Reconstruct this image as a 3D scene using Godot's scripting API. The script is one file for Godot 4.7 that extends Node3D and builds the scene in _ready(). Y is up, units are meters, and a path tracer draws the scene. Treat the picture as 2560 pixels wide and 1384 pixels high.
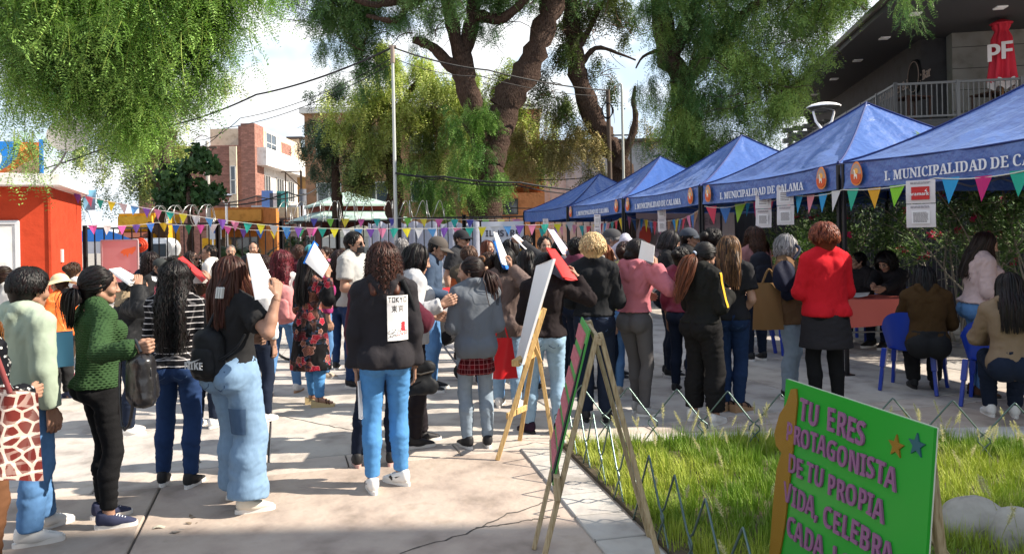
extends Node3D
# A crowd queues in a sunny plaza beside blue municipal tents, under pepper trees.

# ---------------------------------------------------------------- small tools
var used_names := {}
var mats := {}
var textures := {}

func numbered(called: String) -> String:
	var n: int = used_names.get(called, 0)
	used_names[called] = n + 1
	return called if n == 0 else "%s_%03d" % [called, n]

func thing(called: String, label: String, category: String, at := Vector3.ZERO, turn := 0.0, group := "") -> Node3D:
	var o := Node3D.new()
	o.name = numbered(called)
	add_child(o, true)
	o.position = at
	o.rotation.y = turn
	tag(o, label, category, group)
	return o

func tag(o: Node3D, label: String, category: String, group := "") -> Node3D:
	if label:
		o.set_meta("label", label)
	o.set_meta("category", category)
	if group:
		o.set_meta("group", group)
	return o

func obj(called: String, mesh: Mesh, m: Material, parent: Node = null, at := Transform3D()) -> MeshInstance3D:
	var o := MeshInstance3D.new()
	o.mesh = mesh
	if m:
		o.material_override = m
	if parent == null:
		o.name = numbered(called)
		add_child(o, true)
	else:
		var n: int = parent.get_meta("n_" + called, 0) if parent.has_meta("n_" + called) else 0
		parent.set_meta("n_" + called, n + 1)
		o.name = called if n == 0 else "%s_%03d" % [called, n]
		parent.add_child(o, true)
	o.transform = at
	return o

func struct(called: String, mesh: Mesh, m: Material, parent: Node = null, at := Transform3D()) -> MeshInstance3D:
	var o := obj(called, mesh, m, parent, at)
	if parent == null:
		o.set_meta("kind", "structure")
	return o

func C(r: float, g: float, b: float) -> Color:   # linear base colour
	return Color(r, g, b).linear_to_srgb()

func mat(key: String, albedo := Color.WHITE, rough := 0.8, opts := {}) -> StandardMaterial3D:
	if mats.has(key):
		return mats[key]
	var m := StandardMaterial3D.new()
	m.resource_name = key
	m.albedo_color = albedo
	m.roughness = rough
	m.metallic_specular = opts.get("spec", 0.4)
	m.metallic = opts.get("metal", 0.0)
	if opts.has("vc"):
		m.vertex_color_use_as_albedo = true
	if opts.has("tex"):
		m.albedo_texture = opts.tex
	if opts.has("normal"):
		m.normal_enabled = true
		m.normal_texture = opts.normal
		m.normal_scale = opts.get("nscale", 1.0)
	if opts.has("tri"):
		m.uv1_triplanar = true
		m.uv1_scale = opts.tri
		if opts.has("world"):
			m.uv1_world_triplanar = true
	if opts.has("uvscale"):
		m.uv1_scale = opts.uvscale
	if opts.has("backlight"):
		m.backlight_enabled = true
		m.backlight = opts.backlight
	if opts.has("rim"):
		m.rim_enabled = true
		m.rim = opts.rim
	if opts.has("coat"):
		m.clearcoat_enabled = true
		m.clearcoat = opts.coat
		m.clearcoat_roughness = 0.35
	mats[key] = m
	return m

func noise_tex(key: String, seed_: int, freq: float, size := 512, normal := 0.0, ramp := [], fractal := 4, kind := FastNoiseLite.TYPE_SIMPLEX_SMOOTH) -> Texture2D:
	if textures.has(key):
		return textures[key]
	var n := FastNoiseLite.new()
	n.seed = seed_
	n.frequency = freq
	n.noise_type = kind
	n.fractal_octaves = fractal
	var t := NoiseTexture2D.new()
	t.width = size
	t.height = size
	t.seamless = true
	t.noise = n
	if normal > 0.0:
		t.as_normal_map = true
		t.bump_strength = normal
	if ramp.size():
		var g := Gradient.new()
		var offs := PackedFloat32Array()
		var cols := PackedColorArray()
		for r in ramp:
			offs.append(r[0])
			cols.append(r[1])
		g.offsets = offs
		g.colors = cols
		t.color_ramp = g
	textures[key] = t
	return t

# ---------------------------------------------------------------- hard-edged shapes
class Shape:
	var v := PackedVector3Array()
	var n := PackedVector3Array()
	var c := PackedColorArray()
	var uv := PackedVector2Array()
	var ix := PackedInt32Array()
	var col := Color.WHITE

	func quad(p0: Vector3, p1: Vector3, p2: Vector3, p3: Vector3, u := Rect2(0, 0, 1, 1)) -> void:   # corners anticlockwise seen from the front
		var nn := (p1 - p0).cross(p2 - p0).normalized()
		if nn == Vector3.ZERO:
			nn = (p2 - p0).cross(p3 - p0).normalized()
		var s := v.size()
		for p in [p0, p1, p2, p3]:
			v.append(p)
			n.append(nn)
			c.append(col)
		uv.append(Vector2(u.position.x, u.end.y))
		uv.append(Vector2(u.end.x, u.end.y))
		uv.append(Vector2(u.end.x, u.position.y))
		uv.append(Vector2(u.position.x, u.position.y))
		for k in [0, 2, 1, 0, 3, 2]:
			ix.append(s + k)

	func tri(p0: Vector3, p1: Vector3, p2: Vector3) -> void:
		var nn := (p1 - p0).cross(p2 - p0).normalized()
		var s := v.size()
		for p in [p0, p1, p2]:
			v.append(p)
			n.append(nn)
			c.append(col)
			uv.append(Vector2(p.x, p.y))
		for k in [0, 2, 1]:
			ix.append(s + k)

	func box(at: Vector3, size: Vector3, b := Basis(), ch := 0.0) -> void:   # ch: chamfer
		var h := size * 0.5
		if ch <= 0.0:
			for ax in 3:
				for sg in [-1.0, 1.0]:
					var u := Vector3.ZERO
					var w := Vector3.ZERO
					var d := Vector3.ZERO
					d[ax] = sg * h[ax]
					u[(ax + 1) % 3] = h[(ax + 1) % 3]
					w[(ax + 2) % 3] = h[(ax + 2) % 3] * sg
					quad(at + b * (d - u - w), at + b * (d + u - w), at + b * (d + u + w), at + b * (d - u + w))
			return
		var i := h - Vector3.ONE * ch
		for ax in 3:
			for sg in [-1.0, 1.0]:
				var u := Vector3.ZERO
				var w := Vector3.ZERO
				var d := Vector3.ZERO
				d[ax] = sg * h[ax]
				u[(ax + 1) % 3] = i[(ax + 1) % 3]
				w[(ax + 2) % 3] = i[(ax + 2) % 3] * sg
				quad(at + b * (d - u - w), at + b * (d + u - w), at + b * (d + u + w), at + b * (d - u + w))
		for ax in 3:
			var a1 := (ax + 1) % 3
			var a2 := (ax + 2) % 3
			for s1 in [-1.0, 1.0]:
				for s2 in [-1.0, 1.0]:
					var pts: Array[Vector3] = []
					for q in [[-1.0, 0], [1.0, 0], [1.0, 1], [-1.0, 1]]:
						var p := Vector3.ZERO
						p[ax] = i[ax] * q[0]
						p[a1] = s1 * (h[a1] if q[1] == 0 else i[a1])
						p[a2] = s2 * (i[a2] if q[1] == 0 else h[a2])
						pts.append(p)
					var nn := (pts[1] - pts[0]).cross(pts[2] - pts[0])
					var want := Vector3.ZERO
					want[a1] = s1
					want[a2] = s2
					if nn.dot(want) < 0.0:
						pts.reverse()
					quad(at + b * pts[0], at + b * pts[1], at + b * pts[2], at + b * pts[3])

	func bar(p: Vector3, q: Vector3, w: float, t: float, side := Vector3.ZERO, ch := 0.0) -> void:   # a rectangular stick
		var y := (q - p).normalized()
		var x := side if side != Vector3.ZERO else (Vector3.UP if absf(y.y) < 0.9 else Vector3.RIGHT)
		var z := x.cross(y).normalized()
		x = y.cross(z).normalized()
		box((p + q) * 0.5, Vector3(w, p.distance_to(q), t), Basis(x, y, z), ch)

	func tube(pts: PackedVector3Array, r0: float, r1: float, sides := 8, caps := true, radii := PackedFloat32Array()) -> void:
		var m := pts.size()
		var s := v.size()
		var x := Vector3.ZERO
		for i in m:
			var d := (pts[mini(i + 1, m - 1)] - pts[maxi(i - 1, 0)]).normalized()
			if i == 0:
				x = d.cross(Vector3.UP if absf(d.y) < 0.9 else Vector3.RIGHT).normalized()
			x = (x - d * x.dot(d)).normalized()
			var z := d.cross(x)
			var r := lerpf(r0, r1, float(i) / maxf(m - 1, 1)) if radii.is_empty() else radii[i]
			for k in sides:
				var an := TAU * k / sides
				var nn := x * cos(an) + z * sin(an)
				v.append(pts[i] + nn * r)
				n.append(nn)
				c.append(col)
				uv.append(Vector2(float(k) / sides, i))
		for i in m - 1:
			for k in sides:
				var a := s + i * sides + k
				var b := s + i * sides + (k + 1) % sides
				for q in [a, a + sides, b, b, a + sides, b + sides]:
					ix.append(q)
		if caps:
			for e in 2:
				var i := 0 if e == 0 else m - 1
				var d := (pts[0] - pts[1] if e == 0 else pts[m - 1] - pts[m - 2]).normalized()
				var q := v.size()
				v.append(pts[i])
				n.append(d)
				c.append(col)
				uv.append(Vector2.ZERO)
				for k in sides:
					v.append(v[s + i * sides + k])
					n.append(d)
					c.append(col)
					uv.append(Vector2.ZERO)
				for k in sides:
					var k2 := (k + 1) % sides
					if e == 1:
						for w in [q, q + 1 + k2, q + 1 + k]:
							ix.append(w)
					else:
						for w in [q, q + 1 + k, q + 1 + k2]:
							ix.append(w)

	func lathe(profile: PackedVector2Array, sides := 24, at := Vector3.ZERO, b := Basis()) -> void:   # (radius, height) from the bottom up, outside to the right
		var s := v.size()
		var m := profile.size()
		for i in m:
			var d := (profile[mini(i + 1, m - 1)] - profile[maxi(i - 1, 0)]).normalized()
			for k in sides + 1:
				var an := TAU * k / sides
				v.append(at + b * Vector3(profile[i].x * cos(an), profile[i].y, profile[i].x * sin(an)))
				n.append((b * Vector3(d.y * cos(an), -d.x, d.y * sin(an))).normalized())
				c.append(col)
				uv.append(Vector2(float(k) / sides, float(i) / (m - 1)))
		for i in m - 1:
			for k in sides:
				var a := s + i * (sides + 1) + k
				for q in [a, a + 1, a + sides + 1, a + 1, a + sides + 2, a + sides + 1]:
					ix.append(q)

	func sheet(nu: int, nv: int, f: Callable, flip := false) -> void:   # f(u, v) -> Vector3, smooth
		var s := v.size()
		for j in nv + 1:
			for i in nu + 1:
				var p: Vector3 = f.call(float(i) / nu, float(j) / nv)
				v.append(p)
				c.append(col)
				uv.append(Vector2(float(i) / nu, float(j) / nv))
		for j in nv + 1:
			for i in nu + 1:
				var du := v[s + j * (nu + 1) + mini(i + 1, nu)] - v[s + j * (nu + 1) + maxi(i - 1, 0)]
				var dv := v[s + mini(j + 1, nv) * (nu + 1) + i] - v[s + maxi(j - 1, 0) * (nu + 1) + i]
				n.append(du.cross(dv).normalized() * (-1.0 if flip else 1.0))
		for j in nv:
			for i in nu:
				var a := s + j * (nu + 1) + i
				var b := a + nu + 1
				for q in ([a, a + 1, b, a + 1, b + 1, b] if flip else [a, b, a + 1, a + 1, b, b + 1]):
					ix.append(q)

	func prism(outline: PackedVector2Array, z0: float, z1: float, t := Transform3D()) -> void:   # outline anticlockwise in x, y
		var tris := Geometry2D.triangulate_polygon(outline)
		if Geometry2D.is_polygon_clockwise(outline):
			outline.reverse()
			tris = Geometry2D.triangulate_polygon(outline)
		for e in 2:
			var z := z1 if e == 0 else z0
			var s := v.size()
			var nn := (t.basis * Vector3(0, 0, 1 if e == 0 else -1)).normalized()
			for p in outline:
				v.append(t * Vector3(p.x, p.y, z))
				n.append(nn)
				c.append(col)
				uv.append(p)
			for k in range(0, tris.size(), 3):
				var a := tris[k]
				var b := tris[k + 1]
				var d := tris[k + 2]
				var cross := (outline[b] - outline[a]).cross(outline[d] - outline[a])
				if (cross > 0.0) == (e == 0):
					for q in [a, d, b]:
						ix.append(s + q)
				else:
					for q in [a, b, d]:
						ix.append(s + q)
		for i in outline.size():
			var p := outline[i]
			var q := outline[(i + 1) % outline.size()]
			quad(t * Vector3(q.x, q.y, z0), t * Vector3(q.x, q.y, z1), t * Vector3(p.x, p.y, z1), t * Vector3(p.x, p.y, z0))

	func append(o: Shape, t := Transform3D()) -> void:
		var s := v.size()
		v.append_array(t * o.v)
		n.append_array(Transform3D(t.basis.orthonormalized(), Vector3.ZERO) * o.n)
		c.append_array(o.c)
		uv.append_array(o.uv)
		var off := o.ix.duplicate()
		for i in off.size():
			off[i] += s
		ix.append_array(off)

	func mesh(smooth := false) -> ArrayMesh:
		var arr := []
		arr.resize(Mesh.ARRAY_MAX)
		arr[Mesh.ARRAY_VERTEX] = v
		arr[Mesh.ARRAY_NORMAL] = n
		arr[Mesh.ARRAY_COLOR] = c
		arr[Mesh.ARRAY_TEX_UV] = uv
		arr[Mesh.ARRAY_INDEX] = ix
		var m := ArrayMesh.new()
		if smooth:
			arr[Mesh.ARRAY_NORMAL] = null
			var st := SurfaceTool.new()
			st.create_from_arrays(arr)
			st.generate_normals()
			return st.commit()
		m.add_surface_from_arrays(Mesh.PRIMITIVE_TRIANGLES, arr)
		return m

# ---------------------------------------------------------------- soft shapes: rounded bones joined by a smooth minimum, meshed as surface nets
class Blob:
	var a := PackedVector3Array()
	var ab := PackedVector3Array()
	var il := PackedFloat32Array()
	var ra := PackedFloat32Array()
	var dr := PackedFloat32Array()
	var sq := PackedFloat32Array()
	var fl := PackedFloat32Array()
	var k := 0.03
	var planes: Array[Plane] = []     # the side they point to is cut away
	var holes: Array[Vector4] = []    # balls cut away
	var lo := Vector3.ONE * 1e6
	var hi := Vector3.ONE * -1e6
	var v := PackedVector3Array()
	var n := PackedVector3Array()
	var ix := PackedInt32Array()

	func add(p: Vector3, q: Vector3, r0: float, r1: float, squash := 1.0, flat := false) -> Blob:
		var d := q - p
		lo = lo.min(p - Vector3.ONE * r0).min(q - Vector3.ONE * r1)
		hi = hi.max(p + Vector3.ONE * r0).max(q + Vector3.ONE * r1)
		d.z *= squash
		a.append(p)
		ab.append(d)
		il.append(1.0 / maxf(d.length_squared(), 1e-9))
		ra.append(r0)
		dr.append(r1 - r0)
		sq.append(squash)
		fl.append(d.length() if flat else 0.0)
		return self

	func ball(p: Vector3, r: float, squash := 1.0) -> Blob:
		return add(p, p + Vector3(0, 0.001, 0), r, r, squash)

	func at(p: Vector3) -> float:
		var d := 1e3
		for i in a.size():
			var w := p - a[i]
			w.z *= sq[i]
			var t0 := w.dot(ab[i]) * il[i]
			var t := clampf(t0, 0.0, 1.0)
			var e := (w - ab[i] * t).length() - ra[i] - dr[i] * t
			if fl[i] > 0.0:
				e = maxf(e, (t0 - 1.0) * fl[i])
			var h := maxf(k - absf(d - e), 0.0)
			d = minf(d, e) - h * h * 0.25 / k
		for pl in planes:
			d = maxf(d, pl.distance_to(p))
		for o in holes:
			d = maxf(d, o.w - p.distance_to(Vector3(o.x, o.y, o.z)))
		return d

	func net(cell: float) -> Blob:
		var m := a.size()
		var base := lo - Vector3.ONE * cell * 2.5
		var span := (hi - lo) + Vector3.ONE * cell * 5.0
		var bx := int(ceil(span.x / cell / 4.0))
		var by := int(ceil(span.y / cell / 4.0))
		var bz := int(ceil(span.z / cell / 4.0))
		var sx := bx * 4 + 1
		var sy := by * 4 + 1
		var sz := bz * 4 + 1
		var sxy := sx * sy
		var val := PackedFloat32Array()
		val.resize(sxy * sz)
		val.fill(1.0)
		var half := cell * 2.0 * 1.7321
		var thr := half + cell * 2.0
		var active := PackedInt32Array()
		var near := PackedInt32Array()
		var dist := PackedFloat32Array()
		dist.resize(m)
		near.resize(m)
		var kk := k
		var cuts := planes.size() + holes.size()
		for z in bz:
			for y in by:
				for x in bx:
					var cen := base + Vector3(x * 4 + 1.5, y * 4 + 1.5, z * 4 + 1.5) * cell
					var best := 1e3
					for i in m:
						var w := cen - a[i]
						w.z *= sq[i]
						var t := clampf(w.dot(ab[i]) * il[i], 0.0, 1.0)
						var e := (w - ab[i] * t).length() - ra[i] - dr[i] * t
						dist[i] = e
						if e < best:
							best = e
					if best > thr * 1.45 + kk * 0.5:
						continue
					var cut := best
					if cuts:
						for pl in planes:
							cut = maxf(cut, pl.distance_to(cen))
						for o in holes:
							cut = maxf(cut, o.w - cen.distance_to(Vector3(o.x, o.y, o.z)))
						if cut > thr * 1.45 + kk * 0.5:
							continue
					var at0 := x * 4 + y * 4 * sx + z * 4 * sxy
					if cut < -thr * 1.45:
						var flat_near := false
						for i in m:
							if fl[i] > 0.0 and dist[i] < thr:
								flat_near = true
						if not flat_near:
							for dz in 4:
								for dy in 4:
									var q := at0 + dy * sx + dz * sxy
									val[q] = -1.0
									val[q + 1] = -1.0
									val[q + 2] = -1.0
									val[q + 3] = -1.0
							continue
					var mm := 0
					for i in m:
						if dist[i] < best + half * 2.6 + kk:
							near[mm] = i
							mm += 1
					active.append(at0)
					var p := Vector3.ZERO
					for dz in 4:
						p.z = base.z + (z * 4 + dz) * cell
						for dy in 4:
							p.y = base.y + (y * 4 + dy) * cell
							var q := at0 + dy * sx + dz * sxy
							for dx in 4:
								p.x = base.x + (x * 4 + dx) * cell
								var d := 1e3
								for j in mm:
									var i := near[j]
									var w := p - a[i]
									w.z *= sq[i]
									var t0 := w.dot(ab[i]) * il[i]
									var t := clampf(t0, 0.0, 1.0)
									var e := (w - ab[i] * t).length() - ra[i] - dr[i] * t
									if fl[i] > 0.0 and t0 > 1.0:
										e = maxf(e, (t0 - 1.0) * fl[i])
									var h := kk - absf(d - e)
									if h > 0.0:
										d = minf(d, e) - h * h * 0.25 / kk
									elif e < d:
										d = e
								if cuts:
									for pl in planes:
										d = maxf(d, pl.distance_to(p))
									for o in holes:
										d = maxf(d, o.w - p.distance_to(Vector3(o.x, o.y, o.z)))
								val[q + dx] = d
		var index := PackedInt32Array()
		index.resize(sxy * sz)
		index.fill(-1)
		var cells := PackedInt32Array()
		var far := cell * 3.2
		var off := [0, 1, sx, sx + 1, sxy, sxy + 1, sxy + sx, sxy + sx + 1]
		for at0 in active:
			for dz in 4:
				for dy in 4:
					for dx in 4:
						var q := at0 + dx + dy * sx + dz * sxy
						var c0 := val[q]
						if c0 > far or c0 < -far:
							continue
						var c1 := val[q + 1]
						var c2 := val[q + sx]
						var c3 := val[q + sx + 1]
						var c4 := val[q + sxy]
						var c5 := val[q + sxy + 1]
						var c6 := val[q + sxy + sx]
						var c7 := val[q + sxy + sx + 1]
						var mask := (1 if c0 < 0.0 else 0) | (2 if c1 < 0.0 else 0) | (4 if c2 < 0.0 else 0) | (8 if c3 < 0.0 else 0) | (16 if c4 < 0.0 else 0) | (32 if c5 < 0.0 else 0) | (64 if c6 < 0.0 else 0) | (128 if c7 < 0.0 else 0)
						if mask == 0 or mask == 255:
							continue
						var sum := Vector3.ZERO
						var cnt := 0
						if (c0 < 0.0) != (c1 < 0.0):
							sum += Vector3(c0 / (c0 - c1), 0, 0)
							cnt += 1
						if (c2 < 0.0) != (c3 < 0.0):
							sum += Vector3(c2 / (c2 - c3), 1, 0)
							cnt += 1
						if (c4 < 0.0) != (c5 < 0.0):
							sum += Vector3(c4 / (c4 - c5), 0, 1)
							cnt += 1
						if (c6 < 0.0) != (c7 < 0.0):
							sum += Vector3(c6 / (c6 - c7), 1, 1)
							cnt += 1
						if (c0 < 0.0) != (c2 < 0.0):
							sum += Vector3(0, c0 / (c0 - c2), 0)
							cnt += 1
						if (c1 < 0.0) != (c3 < 0.0):
							sum += Vector3(1, c1 / (c1 - c3), 0)
							cnt += 1
						if (c4 < 0.0) != (c6 < 0.0):
							sum += Vector3(0, c4 / (c4 - c6), 1)
							cnt += 1
						if (c5 < 0.0) != (c7 < 0.0):
							sum += Vector3(1, c5 / (c5 - c7), 1)
							cnt += 1
						if (c0 < 0.0) != (c4 < 0.0):
							sum += Vector3(0, 0, c0 / (c0 - c4))
							cnt += 1
						if (c1 < 0.0) != (c5 < 0.0):
							sum += Vector3(1, 0, c1 / (c1 - c5))
							cnt += 1
						if (c2 < 0.0) != (c6 < 0.0):
							sum += Vector3(0, 1, c2 / (c2 - c6))
							cnt += 1
						if (c3 < 0.0) != (c7 < 0.0):
							sum += Vector3(1, 1, c3 / (c3 - c7))
							cnt += 1
						index[q] = v.size()
						cells.append(q)
						var gz := q / sxy
						var gy := (q - gz * sxy) / sx
						var gx := q - gz * sxy - gy * sx
						v.append(base + (Vector3(gx, gy, gz) + sum / cnt) * cell)
						n.append(Vector3(c1 + c3 + c5 + c7 - c0 - c2 - c4 - c6, c2 + c3 + c6 + c7 - c0 - c1 - c4 - c5, c4 + c5 + c6 + c7 - c0 - c1 - c2 - c3).normalized())
		for q in cells:
			var in0 := val[q] < 0.0
			for ax in 3:
				var step := 1 if ax == 0 else (sx if ax == 1 else sxy)
				if (val[q + step] < 0.0) == in0:
					continue
				var u := sx if ax == 0 else (sxy if ax == 1 else 1)
				var w := sxy if ax == 0 else (1 if ax == 1 else sx)
				var ia := index[q - u - w]
				var ib := index[q - w]
				var ic := index[q]
				var id := index[q - u]
				if ia < 0 or ib < 0 or id < 0:
					continue
				if in0:
					ix.append(ia); ix.append(id); ix.append(ic)
					ix.append(ia); ix.append(ic); ix.append(ib)
				else:
					ix.append(ia); ix.append(ic); ix.append(id)
					ix.append(ia); ix.append(ib); ix.append(ic)
		return self

	func folds(noise: FastNoiseLite, amp: float, scale: Vector3) -> Blob:
		for i in v.size():
			var p := v[i] * scale
			v[i] += n[i] * noise.get_noise_3dv(p) * amp
		return self

	func creases(noise: FastNoiseLite, amp: float, sc := Vector3(0.42, 0.85, 0.42), shear := 0.2) -> Blob:   # sharp-crested wrinkles
		for i in v.size():
			var p := v[i]
			var f := noise.get_noise_3d((p.x + p.y * shear) * sc.x, (p.y + (p.x - p.z) * shear) * sc.y, p.z * sc.z)
			var g := noise.get_noise_3d(p.x * 0.14 + 7.0, p.y * 0.14, p.z * 0.14)
			v[i] += n[i] * amp * (0.3 + 0.7 * clampf(0.5 + 1.4 * g, 0.0, 1.0)) * (1.0 - 3.0 * absf(f))
		return self

func V(x: float, y: float, z: float) -> Vector3:
	return Vector3(x, y, z)
func W(x: float, y: float) -> Vector2:
	return Vector2(x, y)
func P2(a: Array) -> PackedVector2Array:
	return PackedVector2Array(a)
func Ry(a: float) -> Basis:
	return Basis(Vector3.UP, a)
func K(r: float, g: float, b: float) -> Color:
	return Color(r, g, b)
func SH() -> Shape:
	return Shape.new()
func BL() -> Blob:
	return Blob.new()
func rr(r: RandomNumberGenerator, a: float, b: float) -> float:
	return r.randf_range(a, b)
func P3(a: Array) -> PackedVector3Array:
	return PackedVector3Array(a)
func At(p: Vector3) -> Transform3D:
	return Transform3D(Basis(), p)

func soft_mesh(v: PackedVector3Array, n: PackedVector3Array, ix: PackedInt32Array, c := PackedColorArray(), regen := true) -> ArrayMesh:
	var arr := []
	arr.resize(Mesh.ARRAY_MAX)
	arr[Mesh.ARRAY_VERTEX] = v
	if not regen:
		arr[Mesh.ARRAY_NORMAL] = n
	if c.size():
		arr[Mesh.ARRAY_COLOR] = c
	arr[Mesh.ARRAY_INDEX] = ix
	if regen:
		var st := SurfaceTool.new()
		st.create_from_arrays(arr)
		st.generate_normals()
		return st.commit()
	var m := ArrayMesh.new()
	m.add_surface_from_arrays(Mesh.PRIMITIVE_TRIANGLES, arr)
	return m
var head_fine: Blob
var head_plain: Blob
var hands := {}
var shoe_parts := {}
var fold_noise: FastNoiseLite
var fine_noise: FastNoiseLite

func make_head(cell: float) -> Blob:
	var b := BL()
	b.k = .014
	b.add(V(0, .028, -.03), V(0, .03, .012), .084, .082)
	b.add(V(0, -.01, .03), V(0, -.07, .04), .062, .043)
	for s in [-1.0, 1.0]:
		b.add(V(s * .05, -.05, -.005), V(s * .012, -.088, .06), .024, .019)
		b.ball(V(s * .038, -.026, .062), .03)
		b.ball(V(s * .011, -.031, .1), .0085)
		b.add(V(s * .012, .022, .086), V(s * .042, .02, .072), .012, .012)
		b.add(V(s * .082, .014, -.014), V(s * .079, -.024, -.004), .014, .01)
		b.ball(V(s * .087, -.004, -.018), .012)
	b.add(V(0, .012, .092), V(0, -.026, .111), .009, .0125)
	b.add(V(-.016, -.0575, .084), V(.016, -.0575, .084), .008, .008)
	b.add(V(-.013, -.067, .083), V(.013, -.067, .083), .0085, .0085)
	b.ball(V(0, -.093, .07), .018)
	b.add(V(0, -.04, -.03), V(0, -.15, -.035), .054, .052)
	for s in [-1.0, 1.0]:
		b.holes.append(Vector4(s * .031, .0, .107, .0175))
	b.net(cell)
	for i in b.v.size():
		b.v[i].x *= .93
	return b

func make_hand(curl: float, thumb: float, cell: float) -> Blob:
	var b := BL()
	b.k = .007
	var zs := [.032, .011, -.011, -.031]
	var ln := [.07, .078, .072, .057]
	for f in 4:
		var z: float = zs[f]
		var kn := V(.002, -.088 + absf(z) * .18, z)
		b.add(V(0, -.005, z * .62), kn, .0135, .0115)
		var an := curl * (.85 + .12 * f)
		var p := kn
		for sg in 3:
			var l: float = ln[f] * [.44, .31, .25][sg]
			var d := V(sin(an), -cos(an), 0)
			var r := .0092 - .0009 * sg
			b.add(p, p + d * l, r, r - .0008)
			p += d * l
			an += curl * [1.1, .8, .5][sg] + .1
	b.add(V(.004, -.012, .02), V(.016, -.046, .043), .015, .0125)
	b.add(V(.016, -.046, .043), V(.02 + thumb * .016, -.074, .052 - thumb * .014), .0115, .0105)
	b.add(V(.02 + thumb * .016, -.074, .052 - thumb * .014), V(.024 + thumb * .03, -.1, .054 - thumb * .03), .0105, .0085)
	b.add(V(0, .03, 0), V(0, 0, 0), .026, .024)
	return b.net(cell)

func make_shoes() -> void:
	var up := BL()
	up.k = .03
	up.add(V(0, .05, -.035), V(0, .05, .03), .037, .039)
	up.add(V(0, .045, .03), V(.004, .026, .135), .04, .034)
	up.add(V(0, .09, -.03), V(0, .085, -.005), .036, .038)
	up.planes.append(Plane(Vector3.DOWN, -.016))
	up.planes.append(Plane(V(0, .94, .34).normalized(), .09))
	up.net(.012)
	var outline := PackedVector2Array()
	for i in 28:
		var t := TAU * i / 28.0
		var z := .048 + .127 * sin(t)
		var wd := .04 + .008 * sin(t) - .008 * cos(2.0 * t)
		outline.append(W(wd * cos(t) + .004 * sin(t), -z))
	var flat := Transform3D(Basis(Vector3.RIGHT, V(0, 0, -1), Vector3.UP), Vector3.ZERO)
	var so := SH()
	so.prism(outline, .0, .026, flat)
	var lace := SH()
	for i in 5:
		lace.tube(P3([V(-.018, .078 - i * .006, .035 + i * .016), V(.0, .09 - i * .0075, .037 + i * .016), V(.02, .078 - i * .006, .035 + i * .016)]), .0035, .0035, 5)
	shoe_parts["upper"] = soft_mesh(up.v, up.n, up.ix)
	shoe_parts["sole"] = so.mesh()
	shoe_parts["laces"] = lace.mesh()
	var wedge := SH()
	var prof := P2([W(-.085, 0), W(.165, 0), W(.17, .028), W(.06, .042), W(-.085, .075)])
	wedge.prism(prof, -.038, .038, Transform3D(Basis(V(0, 0, 1), Vector3.UP, V(-1, 0, 0)), Vector3.ZERO))
	shoe_parts["wedge"] = wedge.mesh()
	var st := SH()
	for q in [[.115, .032, .036], [.085, .038, .046], [.0, .06, .07]]:
		var pts := PackedVector3Array()
		for i in 9:
			var an := PI * i / 8.0
			pts.append(V(cos(an) * .041, q[1] + sin(an) * q[2], q[0] - sin(an) * .012))
		st.tube(pts, .008, .008, 5)
	shoe_parts["strap"] = st.mesh()

func skin_of(tone: float) -> Color:   # 0 pale, 1 deep
	return K(.5, .3, .215).lerp(K(.2, .093, .055), tone)

func ik(sh: Vector3, target: Vector3, l1: float, l2: float, pole: Vector3) -> Array:
	var d := target - sh
	var dist := clampf(d.length(), absf(l1 - l2) + .02, l1 + l2 - .004)
	var dir := d.normalized()
	var along := (l1 * l1 - l2 * l2 + dist * dist) / (2.0 * dist)
	var up := sqrt(maxf(l1 * l1 - along * along, .0))
	var side := (pole - dir * pole.dot(dir)).normalized()
	return [sh + dir * along + side * up, sh + dir * dist]

func arm_pose(pose: String, s: float) -> Array:   # directions of upper arm and forearm; s = +1 left, -1 right
	match pose:
		"fold": return [V(s * .22, -1, .12), V(-s * .95, .12, .62)]
		"low": return [V(s * .2, -1, -.05), V(-s * .55, -.75, .7)]
		"phone": return [V(s * .16, -1, .16), V(-s * .42, .38, .9)]
		"hip": return [V(s * .75, -.75, -.32), V(-s * .75, -.5, .55)]
		"shade": return [V(s * .55, -.1, .75), V(-s * .35, 1.0, .12)]
		"bent": return [V(s * .2, -1, .02), V(-s * .18, -.05, 1.0)]
		"strap": return [V(s * .25, -1, .1), V(-s * .25, 1.0, .42)]
		"table": return [V(s * .25, -.8, .55), V(-s * .45, -.12, 1.0)]
		"back": return [V(s * .2, -1, -.25), V(-s * .2, -1, .1)]
	return [V(s * .15, -1, -.02), V(s * .02, -1, .16)]

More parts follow.
